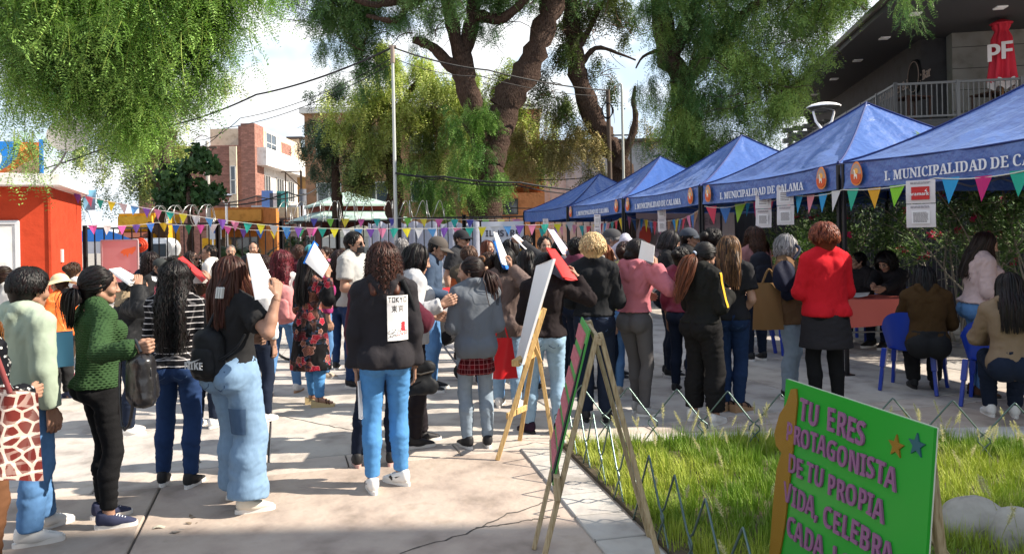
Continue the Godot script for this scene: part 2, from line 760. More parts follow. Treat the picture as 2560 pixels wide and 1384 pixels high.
func joints(d: Dictionary) -> Dictionary:
	var h: float = d.h
	var u := h / 1.6
	var w: float = lerpf(.93, d.get("w", 1.0), .72)
	var male: bool = d.get("male", false)
	var sit: bool = d.get("sit", false)
	var drop := -.37 * u if sit else .0
	var lean := deg_to_rad(d.get("lean", .0))
	var bank := deg_to_rad(d.get("bank", .0))
	var twist := deg_to_rad(d.get("twist", .0))
	var hip := V(0, .86 * u + drop, 0)
	var tb := Ry(twist) * Basis(V(1, 0, 0), lean) * Basis(V(0, 0, 1), bank)
	var body := Transform3D(tb, hip - tb * V(0, .86 * u, 0))    # from the upright body to the leaning one
	var j := {"u": u, "w": w, "male": male, "body": body, "drop": drop, "sit": sit}
	var sw := (.163 if male else .142) * lerpf(1.0, w, .5)
	for s in [-1.0, 1.0]:
		var key := "L" if s > 0 else "R"
		var sh := body * (V(s * sw, 1.292, -.008) * u)
		var l1 := .272 * u
		var l2 := .24 * u
		var pose = d.get(key, "down")
		var el: Vector3
		var wr: Vector3
		if pose is Vector3:
			var target: Vector3 = d.inv * pose
			var pole: Vector3 = d.get("pole" + key, V(s * .55, -1.0, -.25))
			var r := ik(sh, target, l1, l2, pole)
			el = r[0]
			wr = r[1]
		else:
			var r := arm_pose(pose, s)
			el = sh + tb * (r[0] as Vector3).normalized() * l1
			wr = el + tb * (r[1] as Vector3).normalized() * l2
		j["sh" + key] = sh
		j["el" + key] = el
		j["wr" + key] = wr
		var feet: Array = d.get("feet", [[.09, .0, 8.0], [-.09, .0, -8.0]])
		var ft: Array = feet[0] if s > 0 else feet[1]
		var hj := V(s * .082 * lerpf(1.0, w, .4) * u, .84 * u + drop, 0)
		var an := V(ft[0] * u, .085 * u, ft[1] * u)
		var knee: Vector3
		if sit:
			an = V(ft[0] * u, .085 * u, (.4 + ft[1]) * u)
			knee = V(s * .11 * u, .5 * u, .4 * u)
		else:
			var fwd := V(sin(deg_to_rad(ft[2])) * .4 + s * .05, 0, 1)
			knee = ik(hj, an, .385 * u, .375 * u, fwd)[0]
			if knee.distance_to((hj + an) * .5) > .14 * u:
				knee = (hj + an) * .5 + fwd.normalized() * .03
		j["hip" + key] = hj
		j["kn" + key] = knee
		j["an" + key] = an
		j["yaw" + key] = deg_to_rad(ft[2])
	var hd: Array = d.get("head", [0, 0, 0])
	var nb := Ry(deg_to_rad(hd[0])) * Basis(Vector3.RIGHT, deg_to_rad(hd[1])) * Basis(V(0, 0, 1), deg_to_rad(hd[2]))
	var neck := body * (V(0, 1.375, -.012) * u)
	var hs: float = .97 if not male else 1.02
	hs *= .97 * lerpf(1.0, u, .4)
	j["neck"] = neck
	j["head"] = Transform3D((tb.orthonormalized().slerp(Basis(), .5) * nb).scaled(Vector3.ONE * hs), neck) * At(V(0, .108, .022))
	j["hs"] = hs
	return j

func torso(b: Blob, j: Dictionary, e: float, male: bool) -> void:
	var u: float = j.u
	var w: float = j.w
	var t: Transform3D = j.body
	var dr := V(0, j.drop, 0)
	b.add(V(-.062, .875, -.01) * u + dr, V(.062, .875, -.01) * u + dr, .098 * w * u + e, .098 * w * u + e, 1.12)
	for s in [-1.0, 1.0]:
		if not (j.sit and e > .01):
			b.ball(V(s * .066 * w, .842, -.055 * w) * u + dr, .088 * w * u + e)
		if not male:
			b.ball(t * (V(s * .07, 1.19, .072 * lerpf(1.0, w, .6)) * u), .06 * w * u + e)
		b.add(t * (V(s * .035, 1.365, -.022) * u), t * (V(s * (.148 if not male else .164), 1.3, -.012) * u), .04 * u + e, .047 * u + e)
		b.add(t * (V(s * .062, 1.25, -.03) * u), t * (V(s * .055, 1.13, -.022) * u), .072 * w * u + e, .068 * w * u + e)
	b.add(t * (V(0, .93, .004) * u), t * (V(0, 1.05, .0) * u), (.13 if not male else .14) * w * u + e, (.116 if not male else .14) * w * u + e, 1.32)
	b.add(t * (V(-.04, 1.16, 0) * u), t * (V(.04, 1.16, 0) * u), .095 * w * u + e, .095 * w * u + e, 1.12)
	b.add(t * (V(-.085, 1.25, -.012) * u), t * (V(.085, 1.25, -.012) * u), .07 * u + e, .07 * u + e)

func build_body(d: Dictionary, j: Dictionary) -> Blob:
	var b := BL()
	b.k = .018
	var u: float = j.u
	var w: float = j.w
	torso(b, j, -.008, j.male)
	b.add(j.neck - V(0, .02, .01), (j.head as Transform3D) * V(0, -.1, -.03), .053 * u, .05 * u)
	var aw := lerpf(1.0, w, .7) * (1.08 if j.male else .96)
	for key in ["L", "R"]:
		b.add(j["sh" + key], j["el" + key], .045 * u * aw, .038 * u * aw)
		var el: Vector3 = j["el" + key]
		var wr: Vector3 = j["wr" + key]
		b.add(el, el.lerp(wr, .35), .037 * u * aw, .038 * u * aw)
		b.add(el.lerp(wr, .35), wr, .037 * u * aw, .026 * u)
		var kn: Vector3 = j["kn" + key]
		var an: Vector3 = j["an" + key]
		b.add(j["hip" + key], kn, .08 * w * u, .05 * u)
		b.add(kn, kn.lerp(an, .35) + V(0, 0, -.018), .049 * u, .05 * u * lerpf(1.0, w, .5))
		b.add(kn.lerp(an, .35) + V(0, 0, -.018), an, .048 * u, .035 * u)
		var fw := V(sin(j["yaw" + key]), 0, cos(j["yaw" + key]))
		var lift: float = d.get("heel", .0)
		b.add(an - fw * .02 - V(0, .04 - lift * .6, 0), an + V(0, -.055 + lift * .2, 0) + fw * .12, .032, .02)
	return b.net(.022 if d.get("near", false) else .026)

func build_top(d: Dictionary, j: Dictionary) -> Blob:
	var o: Dictionary = d.top
	var b := BL()
	b.k = o.get("soft", .022)
	var u: float = j.u
	var w: float = j.w
	var e: float = o.get("ease", .012)
	var t: Transform3D = j.body
	torso(b, j, e, j.male)
	var hem: float = o.get("hem", .9) * u + j.drop
	if o.has("drape"):
		var dp: float = o.drape
		b.add(t * (V(0, 1.18, -.004) * u), t * V(0, hem + .02, 0), .125 * w * u + e, .128 * w * u + e + dp, 1.25)
	if o.has("skirt"):   # long coats
		b.add(V(0, o.get("skirt_top", .9), 0) * u, V(0, hem, 0), .16 * w * u + e, .16 * w * u + o.skirt, 1.15)
	var aw := lerpf(1.0, w, .7) * (1.08 if j.male else .96)
	var sleeve: String = o.get("sleeve", "long")
	var es: float = o.get("sease", e)
	for key in ["L", "R"]:
		var sh: Vector3 = j["sh" + key]
		var el: Vector3 = j["el" + key]
		var wr: Vector3 = j["wr" + key]
		if sleeve == "short":
			b.add(sh, sh.lerp(el, .66), .05 * u * aw + es, .046 * u * aw + es + .008, 1.0, true)
		elif sleeve == "long":
			b.add(sh, el, .046 * u * aw + es, .04 * u * aw + es)
			b.add(el, el.lerp(wr, .94), .04 * u * aw + es, .033 * u * aw + es * .8, 1.0, true)
			if o.has("cuff"):
				b.add(el.lerp(wr, .78), el.lerp(wr, .86), .038 * u * aw + es * 1.15, .038 * u * aw + es * 1.15)
		elif sleeve == "none":
			b.add(sh, sh.lerp(el, .16), .052 * u * aw + es, .05 * u * aw + es, 1.0, true)
	if o.has("hood"):
		var nk := t * (V(0, 1.37, -.03) * u)
		b.add(nk + t.basis * V(-.085, .0, .05), nk + t.basis * V(-.075, .01, -.045), .026, .036)
		b.add(nk + t.basis * V(.085, .0, .05), nk + t.basis * V(.075, .01, -.045), .026, .036)
		b.add(nk + t.basis * V(-.075, .01, -.045), nk + t.basis * V(.075, .01, -.045), .036, .036)
		b.add(nk + t.basis * V(-.05, -.03, -.075), nk + t.basis * V(.0, -.12, -.08), .036, .03)
		b.add(nk + t.basis * V(.05, -.03, -.075), nk + t.basis * V(.0, -.12, -.08), .036, .03)
	elif o.has("collar"):
		var nk := t * (V(0, 1.37, -.015) * u)
		for i in 8:
			var a0 := TAU * i / 8.0
			var a1 := TAU * (i + 1) / 8.0
			b.add(nk + t.basis * V(sin(a0) * .07, .012 - cos(a0) * .02, cos(a0) * .06), nk + t.basis * V(sin(a1) * .07, .012 - cos(a1) * .02, cos(a1) * .06), o.collar, o.collar)
	b.planes.append(Plane(t.basis * Vector3.DOWN if not o.has("skirt") else Vector3.DOWN, -hem if o.has("skirt") else (t.basis * Vector3.DOWN).dot(t * V(0, hem, 0))))
	var hole := t * (V(0, 1.43, .02) * u)
	b.holes.append(Vector4(hole.x, hole.y, hole.z, o.get("neck", .062) * u))
	b.net(d.get("cell", .015))
	b.folds(fold_noise, o.get("fold", .007), V(7, 4, 7))
	b.creases(fine_noise, o.get("crease", .005), V(.62, .3, .62), .4)
	return b

func build_legs(d: Dictionary, j: Dictionary) -> Blob:
	var o: Dictionary = d.legs
	var b := BL()
	b.k = .016
	var u: float = j.u
	var w: float = j.w
	var e: float = o.get("ease", .006)
	var dr := V(0, j.drop, 0)
	b.add(V(-.062, .875, -.01) * u + dr, V(.062, .875, -.01) * u + dr, .098 * w * u + e, .098 * w * u + e, 1.12)
	b.add(V(0, .92, .004) * u + dr, V(0, 1.0, .0) * u + dr, .13 * w * u + e, .118 * w * u + e, 1.32)
	var kind: String = o.get("kind", "slim")
	if kind == "skirt":
		b.add(V(0, .9, 0) * u + dr, V(0, o.hem, 0) * u, .155 * w * u + e, .155 * w * u + o.flare, 1.15)
		b.planes.append(Plane(Vector3.DOWN, -o.hem * u))
	else:
		var flare: float = o.get("flare", .0)
		for key in ["L", "R"]:
			var s := 1.0 if key == "L" else -1.0
			b.ball(V(s * .066 * w, .842, -.055 * w) * u + dr, .09 * w * u + e)
			var kn: Vector3 = j["kn" + key]
			var an: Vector3 = j["an" + key]
			var calf := kn.lerp(an, .35) + V(0, 0, -.02)
			var fin := kn.lerp(an, o.get("length", 1.0))
			b.add(j["hip" + key], kn, .082 * w * u + e, .054 * lerpf(1.0, w, .5) * u + e + flare * .5)
			b.add(kn, calf, .055 * lerpf(1.0, w, .5) * u + e + flare * .5, .056 * lerpf(1.0, w, .5) * u + e + flare * .6)
			b.add(calf, fin, .055 * lerpf(1.0, w, .5) * u + e + flare * .6, .042 * u + e + flare, 1.0, true)
			if o.has("turnup"):
				b.add(fin.lerp(kn, .13), fin, .046 * u + e + flare + .006, .044 * u + e + flare + .006, 1.0, true)
	var hem: float = d.top.get("hem", .9) if d.has("top") else .93
	b.planes.append(Plane(Vector3.UP, (.985 if j.sit else minf(.985, hem + .05)) * u + j.drop + o.get("rise", .0)))
	b.net(d.get("cell", .015))
	b.folds(fold_noise, o.get("fold", .004), V(5, 9, 5))
	b.creases(fine_noise, o.get("crease", .0045), V(.3, .85, .3), .15)
	return b
func lock(sh: Shape, pts: PackedVector3Array, axis: Vector3, width: float, col: Color, tip := .25) -> void:
	var m := pts.size()
	var s := sh.v.size()
	for i in m:
		var f := float(i) / (m - 1)
		var d := (pts[mini(i + 1, m - 1)] - pts[maxi(i - 1, 0)]).normalized()
		var ax := axis
		ax.y = minf(pts[i].y, axis.y + .06)
		var out := (pts[i] - ax).normalized()
		var side := d.cross(out).normalized()
		out = side.cross(d)
		var wd := width * minf(1.0, .45 + f * 3.0) * lerpf(1.0, tip, clampf((f - .55) / .45, 0, 1))
		sh.v.append(pts[i] - side * wd)
		sh.v.append(pts[i] + out * wd * .55)
		sh.v.append(pts[i] + side * wd)
		sh.n.append((out - side * 1.1).normalized())
		sh.n.append(out)
		sh.n.append((out + side * 1.1).normalized())
		for q in 3:
			sh.c.append(col)
			sh.uv.append(W(q * .5, f))
	for i in m - 1:
		var a := s + i * 3
		for q in 2:
			for w in [a + q, a + q + 3, a + q + 1, a + q + 1, a + q + 3, a + q + 4]:
				sh.ix.append(w)

func scalp(az: float, el: float, bulk: float) -> Vector3:   # az 0 = back, el 0 = crown, down to PI/2 at the ears
	return V(sin(az) * .08 * sin(el), .026 + .094 * cos(el), -.012 - cos(az) * .1 * sin(el)) + V(sin(az) * sin(el), cos(el), -cos(az) * sin(el)) * bulk

func build_hair(o: Dictionary, seed_: int, dense: float) -> Shape:   # in head space
	var r := RandomNumberGenerator.new()
	r.seed = seed_
	var sh := SH()
	var style: String = o.style
	var base: Color = o.col
	var tipc: Color = o.get("tip", base)
	var bulk: float = o.get("bulk", .012) if not o.has("under") else .001
	var length: float = o.get("len", .3)
	var wave: float = o.get("wave", .0)
	var b := BL()
	b.k = .03
	var inb := bulk - .007
	b.add(V(0, .028, -.03), V(0, .032, .004), .086 + inb, .081 + inb)
	b.add(V(0, -.01, -.048), V(0, -.05, -.052), .066 + inb, .055 + inb * .6)
	if style in ["long", "curly", "bob"]:
		var drop := minf(length, .2)
		for s in [-1.0, 1.0]:
			b.add(V(s * .045, .0, -.035), V(s * (.05 + wave * .6), -drop, -.062), .046 + bulk * .7, .03 + bulk * .4)
		if length > .2:
			b.add(V(0, -.05, -.055), V(0, -length * .85, -.12), .055 + bulk, .03, 1.3)
			for s in [-1.0, 1.0]:
				b.add(V(s * .06, -.1, -.06), V(s * .075, -length * .85, -.125), .045 + bulk, .03, 1.3)
	elif style == "bun":
		b.ball(o.get("bunat", V(0, .05, -.145)), o.get("bunr", .045))
	b.holes.append(Vector4(0, -.055 + o.get("fringe", .0), .125, .115))
	b.holes.append(Vector4(0, -.2, .06, .1))
	b.net(.014)
	for i in b.v.size():
		b.v[i] += b.n[i] * fine_noise.get_noise_3dv(V(b.v[i].x * 4.0, b.v[i].y * .8, b.v[i].z * 4.0)) * (.004 + wave * .12)
	sh.v.append_array(b.v)
	sh.n.append_array(b.n)
	sh.ix.append_array(b.ix)
	var q := PackedColorArray()
	q.resize(b.v.size())
	for i in b.v.size():
		var f := clampf(-b.v[i].y / maxf(length, .05), .0, 1.0)
		q[i] = base.lerp(tipc, f) * (.8 + .3 * fine_noise.get_noise_3dv(V(b.v[i].x * 8.0, b.v[i].y, b.v[i].z * 8.0)))
	sh.c.append_array(q)
	var z := PackedVector2Array()
	z.resize(b.v.size())
	sh.uv.append_array(z)
	var axis := V(0, .03, -.02)
	var n := int(o.get("locks", 520) * dense)
	if style in ["long", "curly", "bob"]:
		for i in n:
			var az := rr(r, -2.15, 2.15)
			var part: float = o.get("part", .0)
			var el0 := rr(r, .1, 1.2)
			var pts := PackedVector3Array()
			var ln := length * rr(r, .78, 1.04)
			var ph := r.randf() * TAU
			var ph2 := r.randf() * TAU
			var curls := rr(r, 5.0, 8.0) if wave > .01 else rr(r, 1.0, 2.5)
			var amp := wave * rr(r, .6, 1.2) + .004
			var out := bulk + rr(r, .0, .008) + wave * .5 + (.012 if i % 14 == 0 else .0)
			var steps := 10 if wave < .01 else 15
			for k in steps + 1:
				var f := float(k) / steps
				var el := lerpf(el0, 1.6, minf(f * 3.0, 1.0))
				var p := scalp(az, el, out)
				if f > .333:
					var g := (f - .333) / .667
					p.y = .024 - g * ln
					var back := clampf(1.4 - absf(az), .0, 1.0)
					var tuck := smoothstep(.0, .5, g)
					if length > .25:
						p.z = lerpf(p.z, minf(p.z, -o.get("backz", .145) - .015 * sin(az * 5.0) - .01 * sin(ph)), tuck * minf(back * 3.0, 1.0))
						if absf(az) > 1.5:
							p.z = lerpf(p.z, .085 + .02 * sin(ph), tuck * clampf((absf(az) - 1.5) * 3.0, 0, 1))
							p.x = lerpf(p.x, signf(az) * .085, tuck)
						else:
							p.x *= lerpf(1.0, 1.12, tuck)
					else:
						p.x *= 1.0 + .12 * g * (1.0 - g) * 4.0 - .1 * g
				var sd := V(cos(az), 0, sin(az))
				var od := V(sin(az), 0, -cos(az))
				p += (sd * sin(ph + f * TAU * curls) + od * cos(ph2 + f * TAU * curls)) * amp * minf(f * 2.5, 1.0)
				pts.append(p)
			var tone := base.lerp(tipc, rr(r, .0, 1.0) * o.get("streak", .35)) * rr(r, .35, 1.15)
			lock(sh, pts, axis, rr(r, .0028, .0095) * (.8 if wave > .01 else 1.0) / minf(sqrt(dense), 1.0), tone)
	elif style == "pony":
		var tie: Vector3 = o.get("tie", V(0, .02, -.128))
		for i in n:
			var az := rr(r, -2.2, 2.2)
			var el0 := rr(r, .1, 2.0) if absf(az) < 1.9 else rr(r, .1, 1.2)
			var st := scalp(az, el0, bulk + .002)
			var pts := PackedVector3Array()
			for k in 7:
				var f := k / 6.0
				var p := st.lerp(tie, f)
				var dir := (p - V(0, .03, -.02))
				var rad := lerpf((st - V(0, .03, -.02)).length(), (tie - V(0, .03, -.02)).length(), f)
				pts.append(V(0, .03, -.02) + dir.normalized() * maxf(rad, dir.length()))
			lock(sh, pts, axis, rr(r, .004, .008), base * rr(r, .35, 1.15), 1.0)
		for i in int(n * .8):
			var pts := PackedVector3Array()
			var spread := V(r.randfn(0, .4), 0, r.randfn(0, .35))
			var ln := length * rr(r, .72, 1.05)
			var ph := r.randf() * TAU
			for k in 12:
				var f := k / 11.0
				var p := tie + V(0, -f * ln + .02 * sin(minf(f * 4.0, PI)), -.022 * sin(minf(f * 5.0, PI * .5)) - .01)
				p += spread * (.03 + .05 * sin(f * PI)) * minf(f * 5.0, 1.0)
				p.x += o.get("sway", .0) * f * f
				p += V(sin(ph + f * 9.0), 0, cos(ph * 2.0 + f * 8.0)) * (wave + .003) * f
				if p.y < -.11:
					p.z = minf(p.z, -.142)
				pts.append(p)
			lock(sh, pts, V(tie.x, 0, tie.z + .03), rr(r, .0028, .0075), base.lerp(tipc, rr(r, .5, 1.0)) * rr(r, .35, 1.15))
		var band := SH()
		band.col = o.get("band", K(.3, .1, .08))
		band.lathe(P2([W(.017, -.012), W(.026, 0), W(.017, .012)]), 10, tie + V(0, -.005, -.012), Basis(Vector3.RIGHT, .9))
		sh.append(band)
	else:   # short and bun
		for i in n:
			var az := rr(r, -2.6, 2.6)
			var el0 := rr(r, .0, 1.5 if absf(az) < 1.9 else .7)
			var pts := PackedVector3Array()
			var ln: float = o.get("strand", .6) * rr(r, .6, 1.2)
			var daz: float = rr(r, -.35, .35) + o.get("sweep", .0)
			var ph := r.randf() * TAU
			for k in 7:
				var f := k / 6.0
				var p := scalp(az + daz * f, minf(el0 + ln * f, 1.95), bulk + (.006 + o.get("puff", .0)) * sin(f * PI) + .001)
				p += V(sin(ph + f * 14.0), cos(ph + f * 12.0), sin(ph * 3.0 + f * 13.0)) * wave * f
				pts.append(p)
			lock(sh, pts, axis, rr(r, .004, .009), base.lerp(tipc, r.randf() * o.get("streak", .35)) * rr(r, .35, 1.15))
		if style == "bun":
			var ct: Vector3 = o.get("bunat", V(0, .05, -.145))
			var br: float = o.get("bunr", .045)
			for i in 40:
				var pts := PackedVector3Array()
				var bs := Basis(V(r.randfn(), r.randfn(), r.randfn()).normalized(), r.randf() * TAU)
				for k in 9:
					var an := k * .45
					pts.append(ct + bs * V(cos(an), sin(an), .25 * sin(an * 2.0)) * br * 1.03)
				lock(sh, pts, ct, .008, base.lerp(tipc, r.randf()) * rr(r, .35, 1.15))
	return sh

func build_hat(o: Dictionary) -> Shape:   # in head space
	var sh := SH()
	sh.col = o.col
	if o.kind == "cap":
		sh.sheet(20, 8, func(u: float, v: float) -> Vector3:
			var an := u * TAU
			var el := v * 1.5 + .02
			return V(sin(an) * .097 * sin(el), .036 + .104 * cos(el), -.012 + cos(an) * .116 * sin(el)), true)
		var brim_col: Color = o.get("brim", o.col)
		sh.col = brim_col
		for e in 2:
			sh.sheet(14, 5, func(u: float, v: float) -> Vector3:
				var an := lerpf(-1.15, 1.15, u)
				var rr := .105 + .088 * v * sqrt(maxf(.0, 1.0 - pow(absf(an) / 1.35, 2.2)))
				return V(sin(an) * (.091 + .012 * v), .05 - .028 * v - .02 * (1.0 - cos(an)) + (.0 if e == 0 else -.006), -.012 + cos(an) * rr + .0), e == 1)
		sh.col = o.col
		sh.lathe(P2([W(.0, .0), W(.008, .002), W(.006, .006), W(.0, .007)]), 8, V(0, .142, -.012))
	elif o.kind == "beanie":
		sh.sheet(20, 8, func(u: float, v: float) -> Vector3:
			var an := u * TAU
			var el := v * 1.75 + .02
			return V(sin(an) * .094 * sin(el), .035 + .11 * cos(el), -.014 + cos(an) * .112 * sin(el)), true)
	else:   # sun hat with a wide dipping brim
		sh.sheet(28, 12, func(u: float, v: float) -> Vector3:
			var an := u * TAU
			if v < .6:
				var el := v / .6 * 1.45 + .02
				return V(sin(an) * .1 * sin(el), .045 + .1 * cos(el), -.012 + cos(an) * .118 * sin(el))
			var g := (v - .6) / .4
			return V(sin(an) * (.1 + .1 * g), .055 - .035 * g + .03 * g * cos(2.0 * an + .6), -.012 + cos(an) * (.118 + .1 * g)), true)
	return sh

func fabric(key: String, col := Color.WHITE, rough := .9, opts := {}) -> StandardMaterial3D:
	if mats.has(key):
		return mats[key]
	var q := {"tri": Vector3.ONE * 2.2, "normal": noise_tex("cloth_relief", 5, .018, 512, 5.0), "nscale": .3, "spec": .25}
	q.merge(opts, true)
	return mat(key, col, rough, q)

func compute_person(d: Dictionary) -> void:   # the heavy part; touches nothing but d
	d.inv = Transform3D(Ry(deg_to_rad(d.yaw)), d.at).affine_inverse()
	var j := joints(d)
	d.j = j
	d.g_body = build_body(d, j)
	if d.has("top"):
		d.g_top = build_top(d, j)
	if d.has("vest"):
		var dd := d.duplicate()
		dd.top = d.vest
		d.g_vest = build_top(dd, j)
	if d.has("legs"):
		d.g_legs = build_legs(d, j)
	if d.has("tights"):
		var dt := d.duplicate()
		dt.legs = {"ease": .004, "fold": .001, "crease": .001}
		d.g_tights = build_legs(dt, j)
	if d.has("hair"):
		d.g_hair = build_hair(d.hair, hash(d.label), d.get("dense", 1.0))

func finish_person(d: Dictionary) -> Node3D:
	var j: Dictionary = d.j
	var o := thing("person", d.label, "person", d.at, deg_to_rad(d.yaw), d.get("group", "people queueing in the plaza"))
	var near: bool = d.get("near", false)
	var body: Blob = d.g_body
	var v := body.v.duplicate()
	var n := body.n.duplicate()
	var ix := body.ix.duplicate()
	var skin := skin_of(d.get("skin", .45))
	var c := PackedColorArray()
	c.resize(v.size())
	c.fill(skin)
	var hb := head_fine if near else head_plain
	var th: Transform3D = j.head
	var at0 := v.size()
	v.append_array(th * hb.v)
	n.append_array(Transform3D(th.basis.orthonormalized(), Vector3.ZERO) * hb.n)
	for q in hb.ix:
		ix.append(q + at0)
	var lips := skin.lerp(K(.3, .06, .05), .55)
	var brow: Color = (d.hair.col if d.has("hair") else K(.02, .015, .01))
	brow = brow.lerp(skin, .25)
	for p in hb.v:
		var x := absf(p.x / .93)
		var k := skin
		if p.z > .05:
			if p.y < -.051 and p.y > -.076 and x < .024 and p.z > .082:
				k = lips
			elif p.y > .016 and p.y < .03 and x > .011 and x < .052 and p.z > .07:
				k = brow
			elif W(x - .031, p.y).length() < .0125 and p.z < .1:
				k = K(.02, .012, .008) if absf(x - .031) < .0065 else K(.5, .45, .42)
		if d.has("shaved") and p.y > .03 + .25 * p.z and p.y > .0 and W(p.z - .09, p.y - .0).length() > .075:
			k = k.lerp(K(.03, .024, .02), d.shaved)
		c.append(k)
	for key in ["L", "R"]:
		var s := 1.0 if key == "L" else -1.0
		var el: Vector3 = j["el" + key]
		var wr: Vector3 = j["wr" + key]
		var fd := (wr - el).normalized()
		var grip: String = d.get("hand" + key, "relax")
		var hg: Blob = hands[grip + ("" if near else "far")]
		var palm: Vector3 = d.get("palm" + key, V(-s, 0, 0))
		palm = (palm - fd * palm.dot(fd)).normalized()
		var yb := -fd
		if d.has("fing" + key):
			yb = -(d["fing" + key] as Vector3).normalized()
			palm = (palm - yb * palm.dot(yb)).normalized()
		var zb := palm.cross(yb)
		var bs := Basis(palm, yb, zb) if s < 0 else Basis(palm, yb, -zb)
		bs = bs.scaled(Vector3.ONE)
		var hs: float = .93 * (1.08 if j.male else 1.0) * lerpf(1.0, j.u, .6)
		var t := Transform3D(Basis(bs.x * hs, bs.y * hs, bs.z * hs), wr)
		at0 = v.size()
		v.append_array(t * hg.v)
		n.append_array(Transform3D(bs, Vector3.ZERO) * hg.n)
		var flip := bs.determinant() < .0
		for q in range(0, hg.ix.size(), 3):
			ix.append(hg.ix[q] + at0)
			ix.append(hg.ix[q + (2 if flip else 1)] + at0)
			ix.append(hg.ix[q + (1 if flip else 2)] + at0)
		for q in hg.v.size():
			c.append(skin * .95)
		j["hand" + key] = t
	obj("body", soft_mesh(v, n, ix, c, false), mat("skin", Color.WHITE, .55, {"vc": true, "spec": .4}), o)
	if d.has("g_legs"):
		obj(d.legs.get("name", "trousers"), soft_mesh(d.g_legs.v, d.g_legs.n, d.g_legs.ix), d.legs.mat, o)
	if d.has("g_tights"):
		obj("tights", soft_mesh(d.g_tights.v, d.g_tights.n, d.g_tights.ix), d.tights, o)
	if d.has("g_top"):
		obj(d.top.get("name", "top"), soft_mesh(d.g_top.v, d.g_top.n, d.g_top.ix), d.top.mat, o)
	if d.has("g_vest"):
		obj(d.vest.get("name", "vest"), soft_mesh(d.g_vest.v, d.g_vest.n, d.g_vest.ix), d.vest.mat, o)
	var hairm := mat("hair", Color.WHITE, .45, {"vc": true, "spec": .32})
	if d.has("g_hair"):
		obj("hair", (d.g_hair as Shape).mesh(), hairm, o, th)
	if d.has("hat"):
		obj(d.hat.get("name", "cap"), build_hat(d.hat).mesh(), mat("hat", Color.WHITE, .85, {"vc": true}), o, th)
	if d.has("glasses"):
		var g := SH()
		for s in [-1.0, 1.0]:
			var ring := PackedVector3Array()
			for k in 13:
				var an := TAU * k / 12.0
				ring.append(V(s * .031 + cos(an) * .023, .0 + sin(an) * .018, .1 - absf(cos(an) * .006)))
			g.tube(ring, .0022, .0022, 5, false)
			g.tube(P3([V(s * .055, .004, .096), V(s * .077, .006, .05), V(s * .082, .006, -.012)]), .002, .002, 5)
			if d.glasses == "dark":
				g.prism(P2([W(s * .031 - .023, .012), W(s * .031 - .02, -.014), W(s * .031, -.02), W(s * .031 + .02, -.014), W(s * .031 + .023, .012)]), .098, .101)
		g.tube(P3([V(-.009, .002, .105), V(.009, .002, .105)]), .002, .002, 5)
		obj("sunglasses" if d.glasses == "dark" else "glasses", g.mesh(), mat("glasses_frame", K(.02, .02, .02), .25), o, th)
	if d.has("mask"):
		var g := SH()
		g.sheet(12, 10, func(u: float, w: float) -> Vector3:
			var an := lerpf(-1.1, 1.1, u)
			return V(sin(an) * .068, lerpf(-.015, -.105, w), .03 + cos(an) * (.086 - .03 * absf(w - .4)) - .012 * w), true)
		obj("face_mask", g.mesh(), mat("face_mask", d.mask, .8), o, th)
	if d.has("shoes"):
		var so: Dictionary = d.shoes
		for key in ["L", "R"]:
			var an: Vector3 = j["an" + key]
			var sc: float = j.u * so.get("size", 1.0) * (1.06 if j.male else .96)
			var t := Transform3D(Ry(j["yaw" + key]).scaled(Vector3.ONE * sc), V(an.x, 0, an.z - .005))
			if so.has("kind"):
				var m := obj("sandal", shoe_parts.wedge, so.sole, o, t)
				obj("strap", shoe_parts.strap, so.mat, m)
			else:
				var m := obj("shoe", shoe_parts.upper, so.mat, o, t)
				obj("sole", shoe_parts.sole, so.sole, m)
				if so.has("lace"):
					obj("laces", shoe_parts.laces, so.lace, m)
	return o

func init_people() -> void:
	fold_noise = FastNoiseLite.new()
	fold_noise.seed = 11
	fold_noise.frequency = 1.0
	fold_noise.fractal_octaves = 2
	fine_noise = FastNoiseLite.new()
	fine_noise.seed = 12
	fine_noise.frequency = 22.0
	fine_noise.fractal_octaves = 2
	head_fine = make_head(.0074)
	head_plain = make_head(.0125)
	for e in [["", .0066], ["far", .0095]]:
		hands["relax" + e[0]] = make_hand(.32, .2, e[1])
		hands["grip" + e[0]] = make_hand(.62, .9, e[1])
		hands["fist" + e[0]] = make_hand(1.05, .8, e[1])
	make_shoes()
func plate(called: String, p: Array, thick: float, m: Material, label: String, category: String, group := "") -> MeshInstance3D:   # a sheet with four corners, bent a little
	var s := SH()
	var a: Vector3 = p[0]
	var b: Vector3 = p[1]
	var c: Vector3 = p[2]
	var d: Vector3 = p[3]
	var at := (a + b + c + d) * .25
	var nn := (b - a).cross(d - a).normalized()
	for e in 2:
		s.sheet(6, 6, func(u: float, v: float) -> Vector3:
			var q := a.lerp(b, u).lerp(d.lerp(c, u), v) - at
			return q + nn * (.018 * sin(u * PI) * (.4 + v) + (thick if e == 1 else .0)), e == 0)
	var edge := func(i: int, e: int) -> Vector3: 
		var u: float = [.0, 1.0, 1.0, .0][i]
		var v: float = [.0, .0, 1.0, 1.0][i]
		return a.lerp(b, u).lerp(d.lerp(c, u), v) - at + nn * (thick if e == 1 else .0)
	for i in 4:
		s.quad(edge.call(i, 0), edge.call((i + 1) % 4, 0), edge.call((i + 1) % 4, 1), edge.call(i, 1))
	var o := obj(called, s.mesh(), m, null, At(at))
	tag(o, label, category, group)
	return o

func soft_thing(b: Blob, cell: float) -> ArrayMesh:
	b.net(cell)
	b.folds(fold_noise, .006, V(11, 11, 11))
	b.creases(fine_noise, .003)
	return soft_mesh(b.v, b.n, b.ix)

